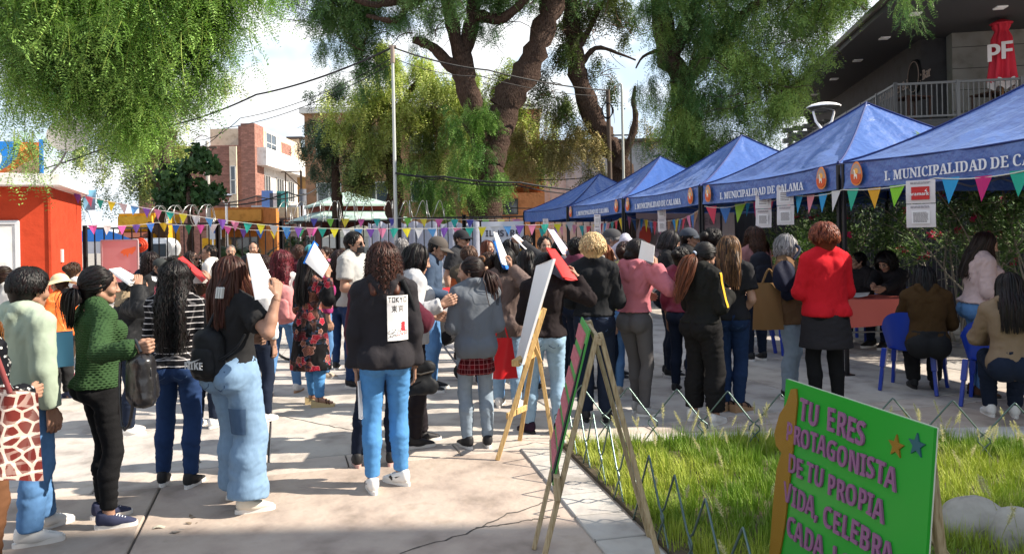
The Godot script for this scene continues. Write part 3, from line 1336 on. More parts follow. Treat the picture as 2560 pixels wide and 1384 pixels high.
func strap(parent: Node3D, pts: Array, w: float, m: Material, called := "strap") -> void:
	var s := SH()
	var inv := parent.transform.affine_inverse()
	var cv := Curve3D.new()
	for i in pts.size():
		var p: Vector3 = inv * pts[i]
		var t: Vector3 = (inv * pts[mini(i + 1, pts.size() - 1)] - inv * pts[maxi(i - 1, 0)]) * .2
		cv.add_point(p, -t, t)
	var out := PackedVector3Array()
	var len_ := cv.get_baked_length()
	for i in 15:
		out.append(cv.sample_baked(len_ * i / 14.0, true))
	s.tube(out, w, w, 6)
	obj(called, s.mesh(), m, parent)

func backpack(label: String, at: Vector3, yaw: float, size: Vector3, m: Material, trim: Material) -> Node3D:   # its flat back on local +z
	var o := thing("backpack", label, "backpack", at, deg_to_rad(yaw))
	var b := BL()
	b.k = .05
	var h := size * .5
	for s in [-1.0, 1.0]:
		b.add(V(s * h.x * .6, -h.y * .72, 0), V(s * h.x * .45, h.y * .55, 0), h.x * .48, h.x * .48, .62 * size.x / size.z)
	b.add(V(0, -h.y * .7, 0), V(0, h.y * .6, 0), h.x * .6, h.x * .6, .62 * size.x / size.z)
	obj("bag_body", soft_thing(b, .014), m, o)
	var p := BL()
	p.k = .04
	for s in [-1.0, 1.0]:
		p.add(V(s * h.x * .45, -h.y * .62, -h.z * .75), V(s * h.x * .4, h.y * .0, -h.z * .75), h.x * .36, h.x * .34, 1.5)
	p.add(V(0, -h.y * .62, -h.z * .75), V(0, h.y * .0, -h.z * .75), h.x * .4, h.x * .36, 1.5)
	obj("front_pocket", soft_thing(p, .012), m, o)
	var z := SH()
	var pts := PackedVector3Array()
	for i in 13:
		var an := PI * i / 12.0
		pts.append(V(cos(an) * h.x * .98, h.y * .15 + sin(an) * h.y * .75, -h.z * .15))
	z.tube(pts, .005, .005, 6)
	obj("zip", z.mesh(), trim, o)
	var lp := SH()
	lp.tube(P3([V(-.03, h.y * .92, .02), V(-.02, h.y + .035, .02), V(.02, h.y + .035, .02), V(.03, h.y * .92, .02)]), .006, .006, 6)
	obj("handle", lp.mesh(), trim, o)
	return o

func handbag(label: String, at: Vector3, yaw: float, size: Vector3, m: Material, category := "handbag", called := "handbag") -> Node3D:
	var o := thing(called, label, category, at, deg_to_rad(yaw))
	var b := BL()
	b.k = .05
	var h := size * .5
	b.add(V(-h.x * .6, -h.y * .55, 0), V(h.x * .6, -h.y * .55, 0), h.y * .45, h.y * .45, .9 * size.y / size.z)
	b.add(V(-h.x * .5, h.y * .45, 0), V(h.x * .5, h.y * .45, 0), h.y * .4, h.y * .4, 1.0 * size.y / size.z)
	obj("bag_body", soft_thing(b, .014), m, o)
	var f := SH()
	f.tube(P3([V(-h.x * .8, h.y * .3, -h.z * .7), V(0, h.y * .2, -h.z * 1.05), V(h.x * .8, h.y * .3, -h.z * .7)]), .006, .006, 6)
	obj("zip", f.mesh(), mat("dull_metal", K(.45, .42, .38), .35, {"metal": 1.0}), o)
	return o

var chair_proto: Node3D
func blue_chair(label: String, at: Vector3, yaw: float) -> Node3D:   # local +z is the front of the seat
	var g := "blue plastic armchairs under the tents"
	if chair_proto:
		var r := chair_proto.duplicate()
		r.name = numbered("plastic_chair")
		add_child(r)
		r.position = at
		r.rotation.y = deg_to_rad(yaw)
		r.set_meta("label", label)
		return r
	var o := thing("plastic_chair", label, "chair", at, deg_to_rad(yaw), g)
	chair_proto = o
	var m := mat("blue_plastic", C(.012, .045, .36), .32, {"spec": .5})
	var s := SH()
	for e in 2:
		s.sheet(10, 10, func(u: float, v: float) -> Vector3:
			var x := lerpf(-.22, .22, u) * lerpf(.9, 1.05, v)
			return V(x, .435 + .02 * pow(absf(u - .5) * 2.0, 2.0) - .02 * sin(v * PI) - .03 * maxf(0, v - .9) * 5.0 - (.014 if e == 0 else .0), lerpf(-.22, .24, v)), e == 1)
	obj("seat", s.mesh(), m, o)
	var b := SH()
	for e in 2:
		b.sheet(16, 8, func(u: float, v: float) -> Vector3:
			var an := lerpf(-1.25, 1.25, u)
			var top := .83 - .2 * pow(absf(an) / 1.25, 2.4)
			var y := lerpf(.43, top, v)
			var rr := .235 + .05 * v
			return V(sin(an) * rr, y, .02 - cos(an) * (rr + .02 + .03 * v)) + V(sin(an), 0, -cos(an)) * (.012 if e == 1 else .0), e == 0)
	obj("backrest", b.mesh(), m, o)
	for sd in [-1.0, 1.0]:
		var a := SH()
		a.tube(P3([V(sd * .268, .64, -.07), V(sd * .282, .655, .05), V(sd * .28, .645, .17), V(sd * .27, .6, .22), V(sd * .258, .44, .225)]), .024, .02, 8)
		obj("armrest", a.mesh(), m, o)
		for f in [-1.0, 1.0]:
			var l := SH()
			var top := V(sd * .225, .44, f * .21)
			var foot := V(sd * .265, .0, f * .265)
			l.bar(foot, top, .034, .05, V(1, 0, 0), .006)
			l.bar(foot.lerp(top, .55), top, .05, .065, V(1, 0, 0), .006)
			obj("leg", l.mesh(), m, o)
	return o

func letters(text: String, size: float, depth := .004, serif := false, bold := 700, slant := .0) -> TextMesh:
	var f := SystemFont.new()
	f.font_names = PackedStringArray(["Droid Serif" if serif else "Droid Sans"])
	f.font_weight = bold
	f.font_italic = slant > .0
	var t := TextMesh.new()
	t.text = text
	t.font = f
	t.font_size = 32
	t.pixel_size = size / 32.0
	t.depth = depth
	t.curve_step = 2.0
	return t

func facing(right: Vector3, up: Vector3, at: Vector3) -> Transform3D:   # x along right, y along up, z out of the surface
	var x := right.normalized()
	var y := (up - x * up.dot(x)).normalized()
	return Transform3D(Basis(x, y, x.cross(y)), at)

func print_lines(parent: Node3D, at: Vector3, w: float, h: float, rows: int, m: Material, seed_: int, z := .003) -> void:   # greeked lines of small print
	var r := RandomNumberGenerator.new()
	r.seed = seed_
	var s := SH()
	for i in rows:
		var y := h * .5 - h * (i + .5) / rows
		var x := -w * .5
		while x < w * .5 * rr(r, .7, 1.0):
			var l := minf(rr(r, .06, .2) * w, w * .5 - x)
			s.box(V(x + l * .5, y, z), V(l * .86, h / rows * .42, .001))
			x += l
	obj("printed_lines", s.mesh(), m, parent, At(at))

func notice(label: String, t: Transform3D, w: float, h: float, seed_: int, red := "") -> Node3D:   # two printed sheets in a clear wrap, hung from a valance
	var o := thing("hanging_notice", label, "notice", Vector3.ZERO, .0, "printed notices hung from the tents")
	o.transform = t
	var paper := mat("notice_paper", C(.62, .57, .58), .5)
	var pale := mat("notice_pale", C(.72, .7, .7), .45)
	var ink := mat("notice_ink", C(.1, .07, .09), .6)
	for k in 2:
		var s := SH()
		var cy := h * (.25 if k == 0 else -.25)
		s.sheet(4, 6, func(u: float, v: float) -> Vector3: return V((u - .5) * w, cy + (.5 - v) * h * .485, .006 * sin(v * 5.0 + seed_)), false)
		var p := obj("sheet", s.mesh(), paper, o)
		var q := SH()
		q.box(V(0, cy - h * .03, .011), V(w * .62, h * .27, .002))
		obj("panel", q.mesh(), pale if not (k == 0 and red) else mat("notice_red", C(.5, .02, .02), .5), p)
		print_lines(p, V(0, cy + h * .185, .009), w * .7, h * .05, 2, ink, seed_ + k)
		var mid := V(0, cy - h * .03, .012)
		if k == 0 and red:
			obj("lettering", letters(red, w * .16, .002), mat("notice_white", C(.75, .75, .75), .5), p, At(mid + V(-w * .04, -h * .015, .003)))
			var st := SH()
			st.prism(P2([W(.02, .0), W(.035, .03), W(.06, .05), W(.045, .02), W(.07, -.01), W(.04, .005)]) , .002, .004, Transform3D(Basis().scaled(Vector3.ONE * w * 2.2), mid + V(w * .1, h * .03, 0)))
			obj("star_figure", st.mesh(), mat("notice_white"), p)
		else:
			print_lines(p, mid, w * .52, h * .22, 9 if k == 1 else 5, ink, seed_ * 7 + k)
	return o

func wooden_stick(parent: Node3D, called: String, p: Vector3, q: Vector3, w: float, t: float, m: Material, side := Vector3.ZERO) -> MeshInstance3D:
	var s := SH()
	s.bar(p, q, w, t, side, .003)
	return obj(called, s.mesh(), m, parent)
func image_tex(key: String, w: int, h: int, paint: Callable) -> Texture2D:
	if textures.has(key):
		return textures[key]
	var im := Image.create(w, h, false, Image.FORMAT_RGB8)
	paint.call(im)
	textures[key] = ImageTexture.create_from_image(im)
	return textures[key]

func striped_tex() -> Texture2D:
	return image_tex("stripes", 32, 256, func(im: Image) -> void:
		im.fill(K(.07, .07, .08))
		for i in 8:
			im.fill_rect(Rect2i(0, i * 32 + 4, 32, 5), K(.82, .8, .8)))

func dotted_tex() -> Texture2D:
	return image_tex("dots", 256, 256, func(im: Image) -> void:
		im.fill(K(.06, .065, .09))
		for i in 4:
			for j in 4:
				var c := Vector2i(i * 64 + (32 if j % 2 else 0) + 14, j * 64 + 14)
				for x in range(-9, 10):
					for y in range(-9, 10):
						if x * x + y * y < 80:
							im.set_pixel((c.x + x) % 256, (c.y + y) % 256, K(.86, .86, .84)))

func giraffe_tex() -> Texture2D:
	return image_tex("giraffe", 256, 256, func(im: Image) -> void:
		var r := RandomNumberGenerator.new()
		r.seed = 4
		var pts := PackedVector2Array()
		for i in 6:
			for j in 6:
				pts.append(W(i * 42.7 + rr(r, 6, 36), j * 42.7 + rr(r, 6, 36)))
		for y in 256:
			for x in 256:
				var d1 := 1e6
				var d2 := 1e6
				for p in pts:
					var dx := absf(p.x - x)
					var dy := absf(p.y - y)
					dx = minf(dx, 256.0 - dx)
					dy = minf(dy, 256.0 - dy)
					var d := sqrt(dx * dx + dy * dy)
					if d < d1:
						d2 = d1
						d1 = d
					elif d < d2:
						d2 = d
				im.set_pixel(x, y, K(.42, .17, .15) if d2 - d1 > 7.5 else K(.9, .82, .76)))

func roses_tex() -> Texture2D:
	return image_tex("roses", 512, 512, func(im: Image) -> void:
		im.fill(K(.05, .045, .055))
		var r := RandomNumberGenerator.new()
		r.seed = 9
		for i in 15:
			var c := W(r.randf() * 512, r.randf() * 512)
			var rad := rr(r, 26, 58)
			var kind := i % 3
			var hot := K(.78, .16, .26) if kind != 2 else K(.6, .4, .33)
			for leaf in 3:
				var an := r.randf() * TAU
				for k in 60:
					var q := c + W(cos(an), sin(an)) * (rad * .8 + k * .6)
					for w in range(-int(sin(k / 60.0 * PI) * 9), int(sin(k / 60.0 * PI) * 9) + 1):
						var z := q + W(-sin(an), cos(an)) * w
						im.set_pixel(posmod(int(z.x), 512), posmod(int(z.y), 512), K(.2, .25, .3) if leaf else K(.16, .28, .4))
			for y in range(-int(rad), int(rad)):
				for x in range(-int(rad), int(rad)):
					var d := W(x, y).length()
					var th := atan2(y, x)
					var edge := rad * (.86 + .12 * sin(th * 5.0 + i))
					if d < edge:
						var ring := sin(d * .42 + th * 1.5) * .5 + .5
						var col := hot.lerp(K(.3, .03, .08) if kind != 2 else K(.28, .14, .1), ring * .6)
						if d > edge - 4.0:
							col = col.lerp(K(.92, .75, .72), .6)
						im.set_pixel(posmod(int(c.x) + x, 512), posmod(int(c.y) + y, 512), col))

func plaid_tex() -> Texture2D:
	return image_tex("plaid", 128, 128, func(im: Image) -> void:
		for y in 128:
			for x in 128:
				var c := K(.4, .05, .08)
				if (x % 64) < 30:
					c = c.lerp(K(.16, .02, .04), .5)
				if (y % 64) < 30:
					c = c.lerp(K(.16, .02, .04), .5)
				if (x % 32) < 3 or (y % 32) < 3:
					c = c.lerp(K(.75, .6, .6), .65)
				im.set_pixel(x, y, c))

func leaf_print_tex() -> Texture2D:
	return image_tex("leaf_print", 256, 256, func(im: Image) -> void:
		im.fill(K(.86, .42, .2))
		var r := RandomNumberGenerator.new()
		r.seed = 21
		for i in 60:
			var c := W(r.randf() * 256, r.randf() * 256)
			var an := r.randf() * TAU
			for k in 34:
				for w in range(-3, 4):
					if absf(w) < 3.0 * sin(k / 34.0 * PI) + .3:
						var q := c + W(cos(an + k * .02), sin(an + k * .02)) * k + W(-sin(an), cos(an)) * w
						im.set_pixel(posmod(int(q.x), 256), posmod(int(q.y), 256), K(.95, .7, .45) if i % 2 else K(.72, .28, .14)))

func hoodie_print_tex() -> Texture2D:   # a white panel: city name, two ideograms, a red flower over grey strokes
	return image_tex("hoodie_print", 192, 320, func(im: Image) -> void:
		im.fill(K(.9, .89, .88))
		var ink := K(.08, .08, .09)
		var put := func(x0: float, y0: float, x1: float, y1: float, w: float, c: Color) -> void:
			var n := int(W(x1 - x0, y1 - y0).length()) + 1
			for i in n + 1:
				var p := W(x0, y0).lerp(W(x1, y1), float(i) / n)
				im.fill_rect(Rect2i(int(p.x - w * .5), int(p.y - w * .5), int(w), int(w)), c)
		var glyphs := [[[0, 0, 1, 0], [.5, 0, .5, 1]], [[0, 0, 1, 0], [1, 0, 1, 1], [1, 1, 0, 1], [0, 1, 0, 0]], [[0, 0, 0, 1], [0, .5, 1, 0], [0, .5, 1, 1]], [[0, 0, .5, .5], [1, 0, .5, .5], [.5, .5, .5, 1]], [[0, 0, 1, 0], [1, 0, 1, 1], [1, 1, 0, 1], [0, 1, 0, 0]]]
		for g in 5:
			for l in glyphs[g]:
				put.call(14 + g * 35 + l[0] * 22, 14 + l[1] * 32, 14 + g * 35 + l[2] * 22, 14 + l[3] * 32, 6.0, ink)
		var east := [[0, .12, 1, .12], [.15, .28, .85, .28], [.15, .28, .15, .6], [.85, .28, .85, .6], [.15, .44, .85, .44], [.15, .6, .85, .6], [.5, 0, .5, 1], [.5, .6, .02, .95], [.5, .6, .98, .95]]
		var capital := [[.5, 0, .5, .14], [0, .16, 1, .16], [.2, .32, .8, .32], [.2, .32, .2, .56], [.8, .32, .8, .56], [.2, .56, .8, .56], [.5, .56, .5, 1.0], [.28, .68, .12, .92], [.72, .68, .88, .92]]
		for l in east:
			put.call(44 + l[0] * 46, 72 + l[1] * 46, 44 + l[2] * 46, 72 + l[3] * 46, 5.0, ink)
		for l in capital:
			put.call(104 + l[0] * 46, 72 + l[1] * 46, 104 + l[2] * 46, 72 + l[3] * 46, 5.0, ink)
		var r := RandomNumberGenerator.new()
		r.seed = 3
		for i in 90:
			var x := rr(r, 10, 180)
			var y := 300.0 - absf(r.randfn(0, 26)) - (x * .1)
			put.call(x, y, x + rr(r, -14, 14), y + rr(r, -9, 9), 3.0, K(.2, .2, .21) if x < 95 else K(.75, .12, .15))
		for i in 40:
			put.call(140 + sin(i * .9) * 14, 190 + i * 1.6, 150 + cos(i) * 14, 192 + i * 1.6, 6.0, K(.85, .2, .24)))

func wrap_patch(b: Blob, x0: float, x1: float, y0: float, y1: float, side: float, off := .015) -> ArrayMesh:   # a print that lies on the back or front of a garment
	var s := SH()
	s.sheet(10, 14, func(u: float, v: float) -> Vector3:
		var p := V(lerpf(x1, x0, u), lerpf(y0, y1, v), side * .5)
		for k in 40:
			var d := b.at(p)
			if d < .001:
				break
			p.z -= side * d * .75
		return p + V(0, 0, side * off), side < .0)
	return s.mesh()
func concrete_mat(key: String, col: Color, scale := .35) -> StandardMaterial3D:
	return mat(key, col, .9, {"tri": Vector3.ONE * scale, "world": true, "spec": .25,
		"tex": noise_tex("concrete_tone", 51, .006, 1024, .0, [[.0, K(.76, .75, .74)], [.33, K(.92, .91, .91)], [.55, K(.98, .975, .97)], [.75, K(1, 1, 1)], [1.0, K(.9, .89, .87)]], 6),
		"normal": noise_tex("concrete_relief", 52, .05, 512, 2.5), "nscale": .35})

func build_ground() -> void:
	var s := SH()
	s.box(V(0, -.3, -140), V(700, .5, 700))
	struct("ground", s.mesh(), concrete_mat("far_ground", C(.3, .28, .25), .1))
	var yaw := deg_to_rad(17.0)
	var b := Ry(yaw)
	var plaza := SH()
	plaza.box(V(0, -.035, 0), V(60, .03, 56))
	var o := struct("plaza", plaza.mesh(), mat("joint_fill", C(.09, .08, .07), 1.0), null, Transform3D(b, V(2, 0, -10)))
	var inv := o.transform.affine_inverse()
	var r := RandomNumberGenerator.new()
	r.seed = 77
	var origin: Vector3 = inv * V(-2.45, 0, -5.22)     # where two joints cross beside the woman in green
	var grey: Array[Material] = [concrete_mat("slab_pale", C(.46, .43, .4)), concrete_mat("slab_warm", C(.47, .435, .39)), concrete_mat("slab_grey", C(.42, .4, .375))]
	var pink: Array[Material] = [concrete_mat("slab_pink", C(.42, .35, .295)), concrete_mat("slab_rose", C(.395, .335, .285))]
	var strip := concrete_mat("slab_strip", C(.5, .44, .385))
	for i in range(-8, 9):
		for k in range(-13, 3):
			var z0 := origin.z - .16 + (k + 1) * -2.6 if k < 0 else .0
			var at: Vector3
			var size: Vector3
			if k < 0:      # beyond the strip
				size = V(2.6 - .014, .04, 2.6 - .014)
				at = V(origin.x + 1.3 + i * 2.6 + .7, -.02, origin.z - .34 - 1.3 + (k + 1) * 2.6)
			else:
				size = V(3.1 - .016, .04, 2.7 - .016)
				at = V(origin.x + 1.55 + i * 3.1, -.02, origin.z + 1.35 + k * 2.7)
			if at.length() > 26.0:
				continue
			var q := SH()
			q.box(Vector3.ZERO, size, Basis(), .008)
			obj("slab", q.mesh(), (pink if k >= 0 else grey)[r.randi() % (2 if k >= 0 else 3)], o, Transform3D(Basis(V(r.randfn(), 0, r.randfn()).normalized(), rr(r, 0, .0006)), at))
	for i in range(-22, 24):
		var q := SH()
		q.box(Vector3.ZERO, V(.84, .04, .326), Basis(), .006)
		obj("paver", q.mesh(), strip, o, At(V(origin.x + i * .85, -.02, origin.z - .17)))
	var cracks := [[V(-.624, 0, -4.017), V(-.259, 0, -4.324), V(-.079, 0, -4.534), V(.228, 0, -4.795)], [V(-.239, 0, -4.365), V(-.101, 0, -4.395), V(.086, 0, -4.461), V(.254, 0, -4.516)], [V(-3.233, 0, -6.818), V(-2.972, 0, -6.334), V(-2.782, 0, -5.97)], [V(-2.561, 0, -6.067), V(-2.439, 0, -5.839), V(-2.41, 0, -5.683)], [V(-2.254, 0, -7.277), V(-1.827, 0, -6.959), V(-1.353, 0, -6.605)]]
	for c in cracks:
		var q := SH()
		for i in c.size() - 1:
			var n := 7
			var prev: Vector3 = c[i]
			for k in n:
				var p: Vector3 = (c[i] as Vector3).lerp(c[i + 1], (k + 1.0) / n)
				if k < n - 1:
					p += V(r.randfn(), 0, r.randfn()) * .012
				q.box((p + prev) * .5 + V(0, .0022, 0), V(.006 + r.randf() * .006, .001, p.distance_to(prev) * 1.04), Basis.looking_at(p - prev))
				prev = p
		var ck := struct("pavement_crack", q.mesh(), mat("joint_fill"))
		ck.set_meta("kind", "structure")
	var spots := [[V(-2.098, 0, -4.46), "torn cream paper scrap flat on the pavement by the navy shoes"], [V(-1.967, 0, -4.392), "creased grey paper scrap on the pavement beside the cream one"], [V(-1.98, 0, -4.621), "curled dry leaf on the pink paving right of the navy shoes"], [V(-1.938, 0, -4.514), "flat dry leaf lying just nearer than the curled one"]]
	for i in 4:
		var q := SH()
		q.sheet(4, 3, func(u: float, v: float) -> Vector3: return V((u - .5) * .075, .004 + .006 * sin(u * 5.0 + i), (v - .5) * (.04 if i < 2 else .03 * sin(u * PI) + .004)))
		tag(obj("paper_scrap" if i < 2 else "fallen_leaf", q.mesh(), mat("scrap_%d" % i, [C(.5, .46, .36), C(.25, .22, .19), C(.2, .15, .1), C(.17, .13, .09)][i], .9), null, Transform3D(Ry(.3 + i), spots[i][0])), spots[i][1], "litter" if i < 2 else "leaf")
	var bed := P2([W(.36, 6.02), W(.62, 4.75), W(.95, 3.1), W(1.35, 1.2), W(7.5, .9), W(7.2, 5.4), W(4.2, 5.75), W(2.2, 6.05)])
	var soil := SH()
	soil.prism(bed, .0, .03, Transform3D(Basis(Vector3.RIGHT, V(0, 0, -1), Vector3.UP), Vector3.ZERO))
	struct("garden_soil", soil.mesh(), mat("soil", C(.09, .07, .045), 1.0))
	var xf: Array[Transform3D] = []
	r.seed = 5
	var inner := Geometry2D.offset_polygon(bed, -.03)[0]
	while xf.size() < 5200:
		var p := W(rr(r, .3, 6.5), rr(r, 1.3, 6.05))
		if not Geometry2D.is_point_in_polygon(p, inner) or (p.x - p.y * .75 > 1.7 and r.randf() < .75):
			continue
		xf.append(Transform3D(Ry(r.randf() * TAU).scaled(V(1, rr(r, .6, 1.25), 1)), V(p.x, .02, -p.y)))
	stuff_copies("grass", tuft(.14, 22, 6), xf, func(i: int) -> Color: return K(.14, .25, .022).lerp(K(.44, .48, .08), clampf(.5 + .5 * sin(xf[i].origin.x * 3.0 + sin(xf[i].origin.z * 4.0)) + .5 * (fposmod(sin(i * 12.9898) * 43758.5, 1.0) - .5), .0, 1.0)), "bright green ornamental grass filling the planting bed", "grass")
	xf = []
	var tries := 0
	while xf.size() < 170 and tries < 4000:
		tries += 1
		var p := W(rr(r, .6, 4.5), rr(r, 2.2, 6.0))
		if Geometry2D.is_point_in_polygon(p, inner) and (p.y > 4.9 or r.randf() < .35):
			xf.append(Transform3D(Ry(r.randf() * TAU).scaled(Vector3.ONE * rr(r, .7, 1.05)), V(p.x, .02, -p.y)))
	stuff_copies("grass_plumes", plume(7), xf, func(_i: int) -> Color: return K(.72, .66, .46), "pale furry seed plumes standing above the grass", "grass")
	var run := struct("garden_path", tile_base(), mat("joint_fill"))
	for i in 13:
		var f0 := i / 13.0
		var a: Vector3 = V(.02, 0, -5.98).lerp(V(1.02, 0, -1.2), f0)
		var z: Vector3 = V(.02, 0, -5.98).lerp(V(1.02, 0, -1.2), f0 + 1.0 / 13.0)
		var dirv := (z - a).normalized()
		var q := SH()
		q.box(Vector3.ZERO, V(.3, .034, a.distance_to(z) - .016), Basis(), .006)
		obj("paver", q.mesh(), concrete_mat("bed_paver", C(.44, .42, .39)), run, Transform3D(Basis.looking_at(dirv), (a + z) * .5 + V(.16, .0, 0)))
	var band := SH()
	band.box(V(4.6, -.01, -6.2), V(8.2, .036, .3), Basis(), .006)
	struct("kerb", band.mesh(), concrete_mat("kerb", C(.55, .52, .48)))

func tile_base() -> ArrayMesh:
	var q := SH()
	var d := (V(1.02, 0, -1.2) - V(.02, 0, -5.98))
	q.box(V(.68, .004, -3.6), V(.3, .006, d.length()), Basis.looking_at(d.normalized()))
	return q.mesh()

func stuff_copies(called: String, mesh: Mesh, xf: Array[Transform3D], tint: Callable, label: String, category: String) -> MultiMeshInstance3D:
	var mm := MultiMesh.new()
	mm.transform_format = MultiMesh.TRANSFORM_3D
	mm.use_colors = true
	mm.mesh = mesh
	mm.instance_count = xf.size()
	for i in xf.size():
		mm.set_instance_transform(i, xf[i])
		mm.set_instance_color(i, tint.call(i))
	var o := MultiMeshInstance3D.new()
	o.multimesh = mm
	o.material_override = leaf_mat()
	o.name = numbered(called)
	o.set_meta("kind", "stuff")
	tag(o, label, category)
	add_child(o, true)
	return o

func wire_fence() -> void:   # bent-wire edging, one hoop after another
	var m := mat("green_wire", C(.1, .15, .14), .3, {"metal": .5, "spec": .5})
	var runs := [[V(.36, 0, -6.28), V(4.4, 0, -5.0), 11, "zigzag wire edging along the back of the grass bed"], [V(.37, 0, -6.12), V(1.16, 0, -1.9), 12, "zigzag wire edging along the left side of the grass bed"]]
	for q in runs:
		var a: Vector3 = q[0]
		var b: Vector3 = q[1]
		var o := thing("wire_edging", q[3], "edging", a, .0, "wire edging round the grass bed")
		var hoops: int = q[2]
		var d := (b - a) / hoops
		var nn := V(-d.z, 0, d.x).normalized() * .008
		for i in hoops:
			var s := SH()
			var c := d * (i + .5)
			var pk := c + V(0, .44, 0)
			var e := d * .62
			for side in 2:
				var sg := side * 2.0 - 1.0
				var lp := PackedVector3Array()
				var foot := c + e * sg + V(0, -.05, 0) + nn * sg
				var cross := c + d * .5 * sg
				lp.append(pk + d * .03 * sg - V(0, .008, 0))
				lp.append(pk.lerp(cross + V(0, .2, 0), .9) + nn * sg)
				lp.append(cross + V(0, .185, 0) + d * .09 * sg + nn * sg)
				lp.append(cross + V(0, .16, 0) + d * .1 * sg + nn * sg)
				lp.append(cross + V(0, .12, 0) + d * .0 * sg + nn * sg)
				lp.append(cross + V(0, -.06, 0) - d * .32 * sg + nn * sg)
				s.tube(lp, .0062, .0062, 6)
			s.tube(P3([pk - d * .03 - V(0, .008, 0), pk + V(0, .004, 0), pk + d * .03 - V(0, .008, 0)]), .0062, .0062, 6)
			obj("hoop", s.mesh(), m, o)
func blue_cloth() -> StandardMaterial3D:
	return mat("tent_cloth", C(.036, .098, .33), .36, {"spec": .6, "rim": .35, "tri": Vector3.ONE * 1.1, "normal": noise_tex("tent_relief", 61, .012, 512, 8.0), "nscale": 1.0, "backlight": K(.02, .03, .12)})

func emblem(parent: Node3D, t: Transform3D, size: float) -> void:   # a patch: dawn sky, sun, red desert and a pale llama
	var s := SH()
	var egg := func(k: float, y0: float) -> PackedVector2Array:
		var p := PackedVector2Array()
		for i in 26:
			var a := TAU * i / 26.0
			var q := W(cos(a) * .36 * (1.0 - .16 * sin(a)), sin(a) * .5) * k
			p.append(W(q.x, maxf(q.y, y0)) if y0 > -9.0 else q)
		return p
	s.col = K(.75, .24, .06)
	s.prism(egg.call(1.0, -10.0), .0, .004 / size)
	s.col = K(.42, .3, .24)
	s.prism(egg.call(.86, -10.0), .003, .007 / size)
	s.col = K(.85, .4, .08)
	var sun := PackedVector2Array()
	for i in 14:
		sun.append(W(cos(TAU * i / 14.0) * .13, .1 + sin(TAU * i / 14.0) * .13))
	s.prism(sun, .005, .009 / size)
	s.col = K(.62, .1, .03)
	var low := PackedVector2Array()
	for p in egg.call(.86, -10.0):
		low.append(W(p.x, minf(p.y, -.02 + .02 * sin(p.x * 20.0))))
	s.prism(low, .006, .011 / size)
	s.col = K(.8, .72, .6)
	s.prism(P2([W(-.1, -.22), W(-.07, -.22), W(-.06, -.12), W(.04, -.13), W(.05, -.22), W(.08, -.22), W(.09, -.04), W(-.03, .0), W(-.05, .14), W(-.12, .17), W(-.13, .13), W(-.08, .1), W(-.09, -.03)]), .01, .014 / size)
	obj("emblem", s.mesh(), mat("emblem", Color.WHITE, .7, {"vc": true}), parent, t * Transform3D(Basis().scaled(Vector3.ONE * size), V(0, 0, .003)))

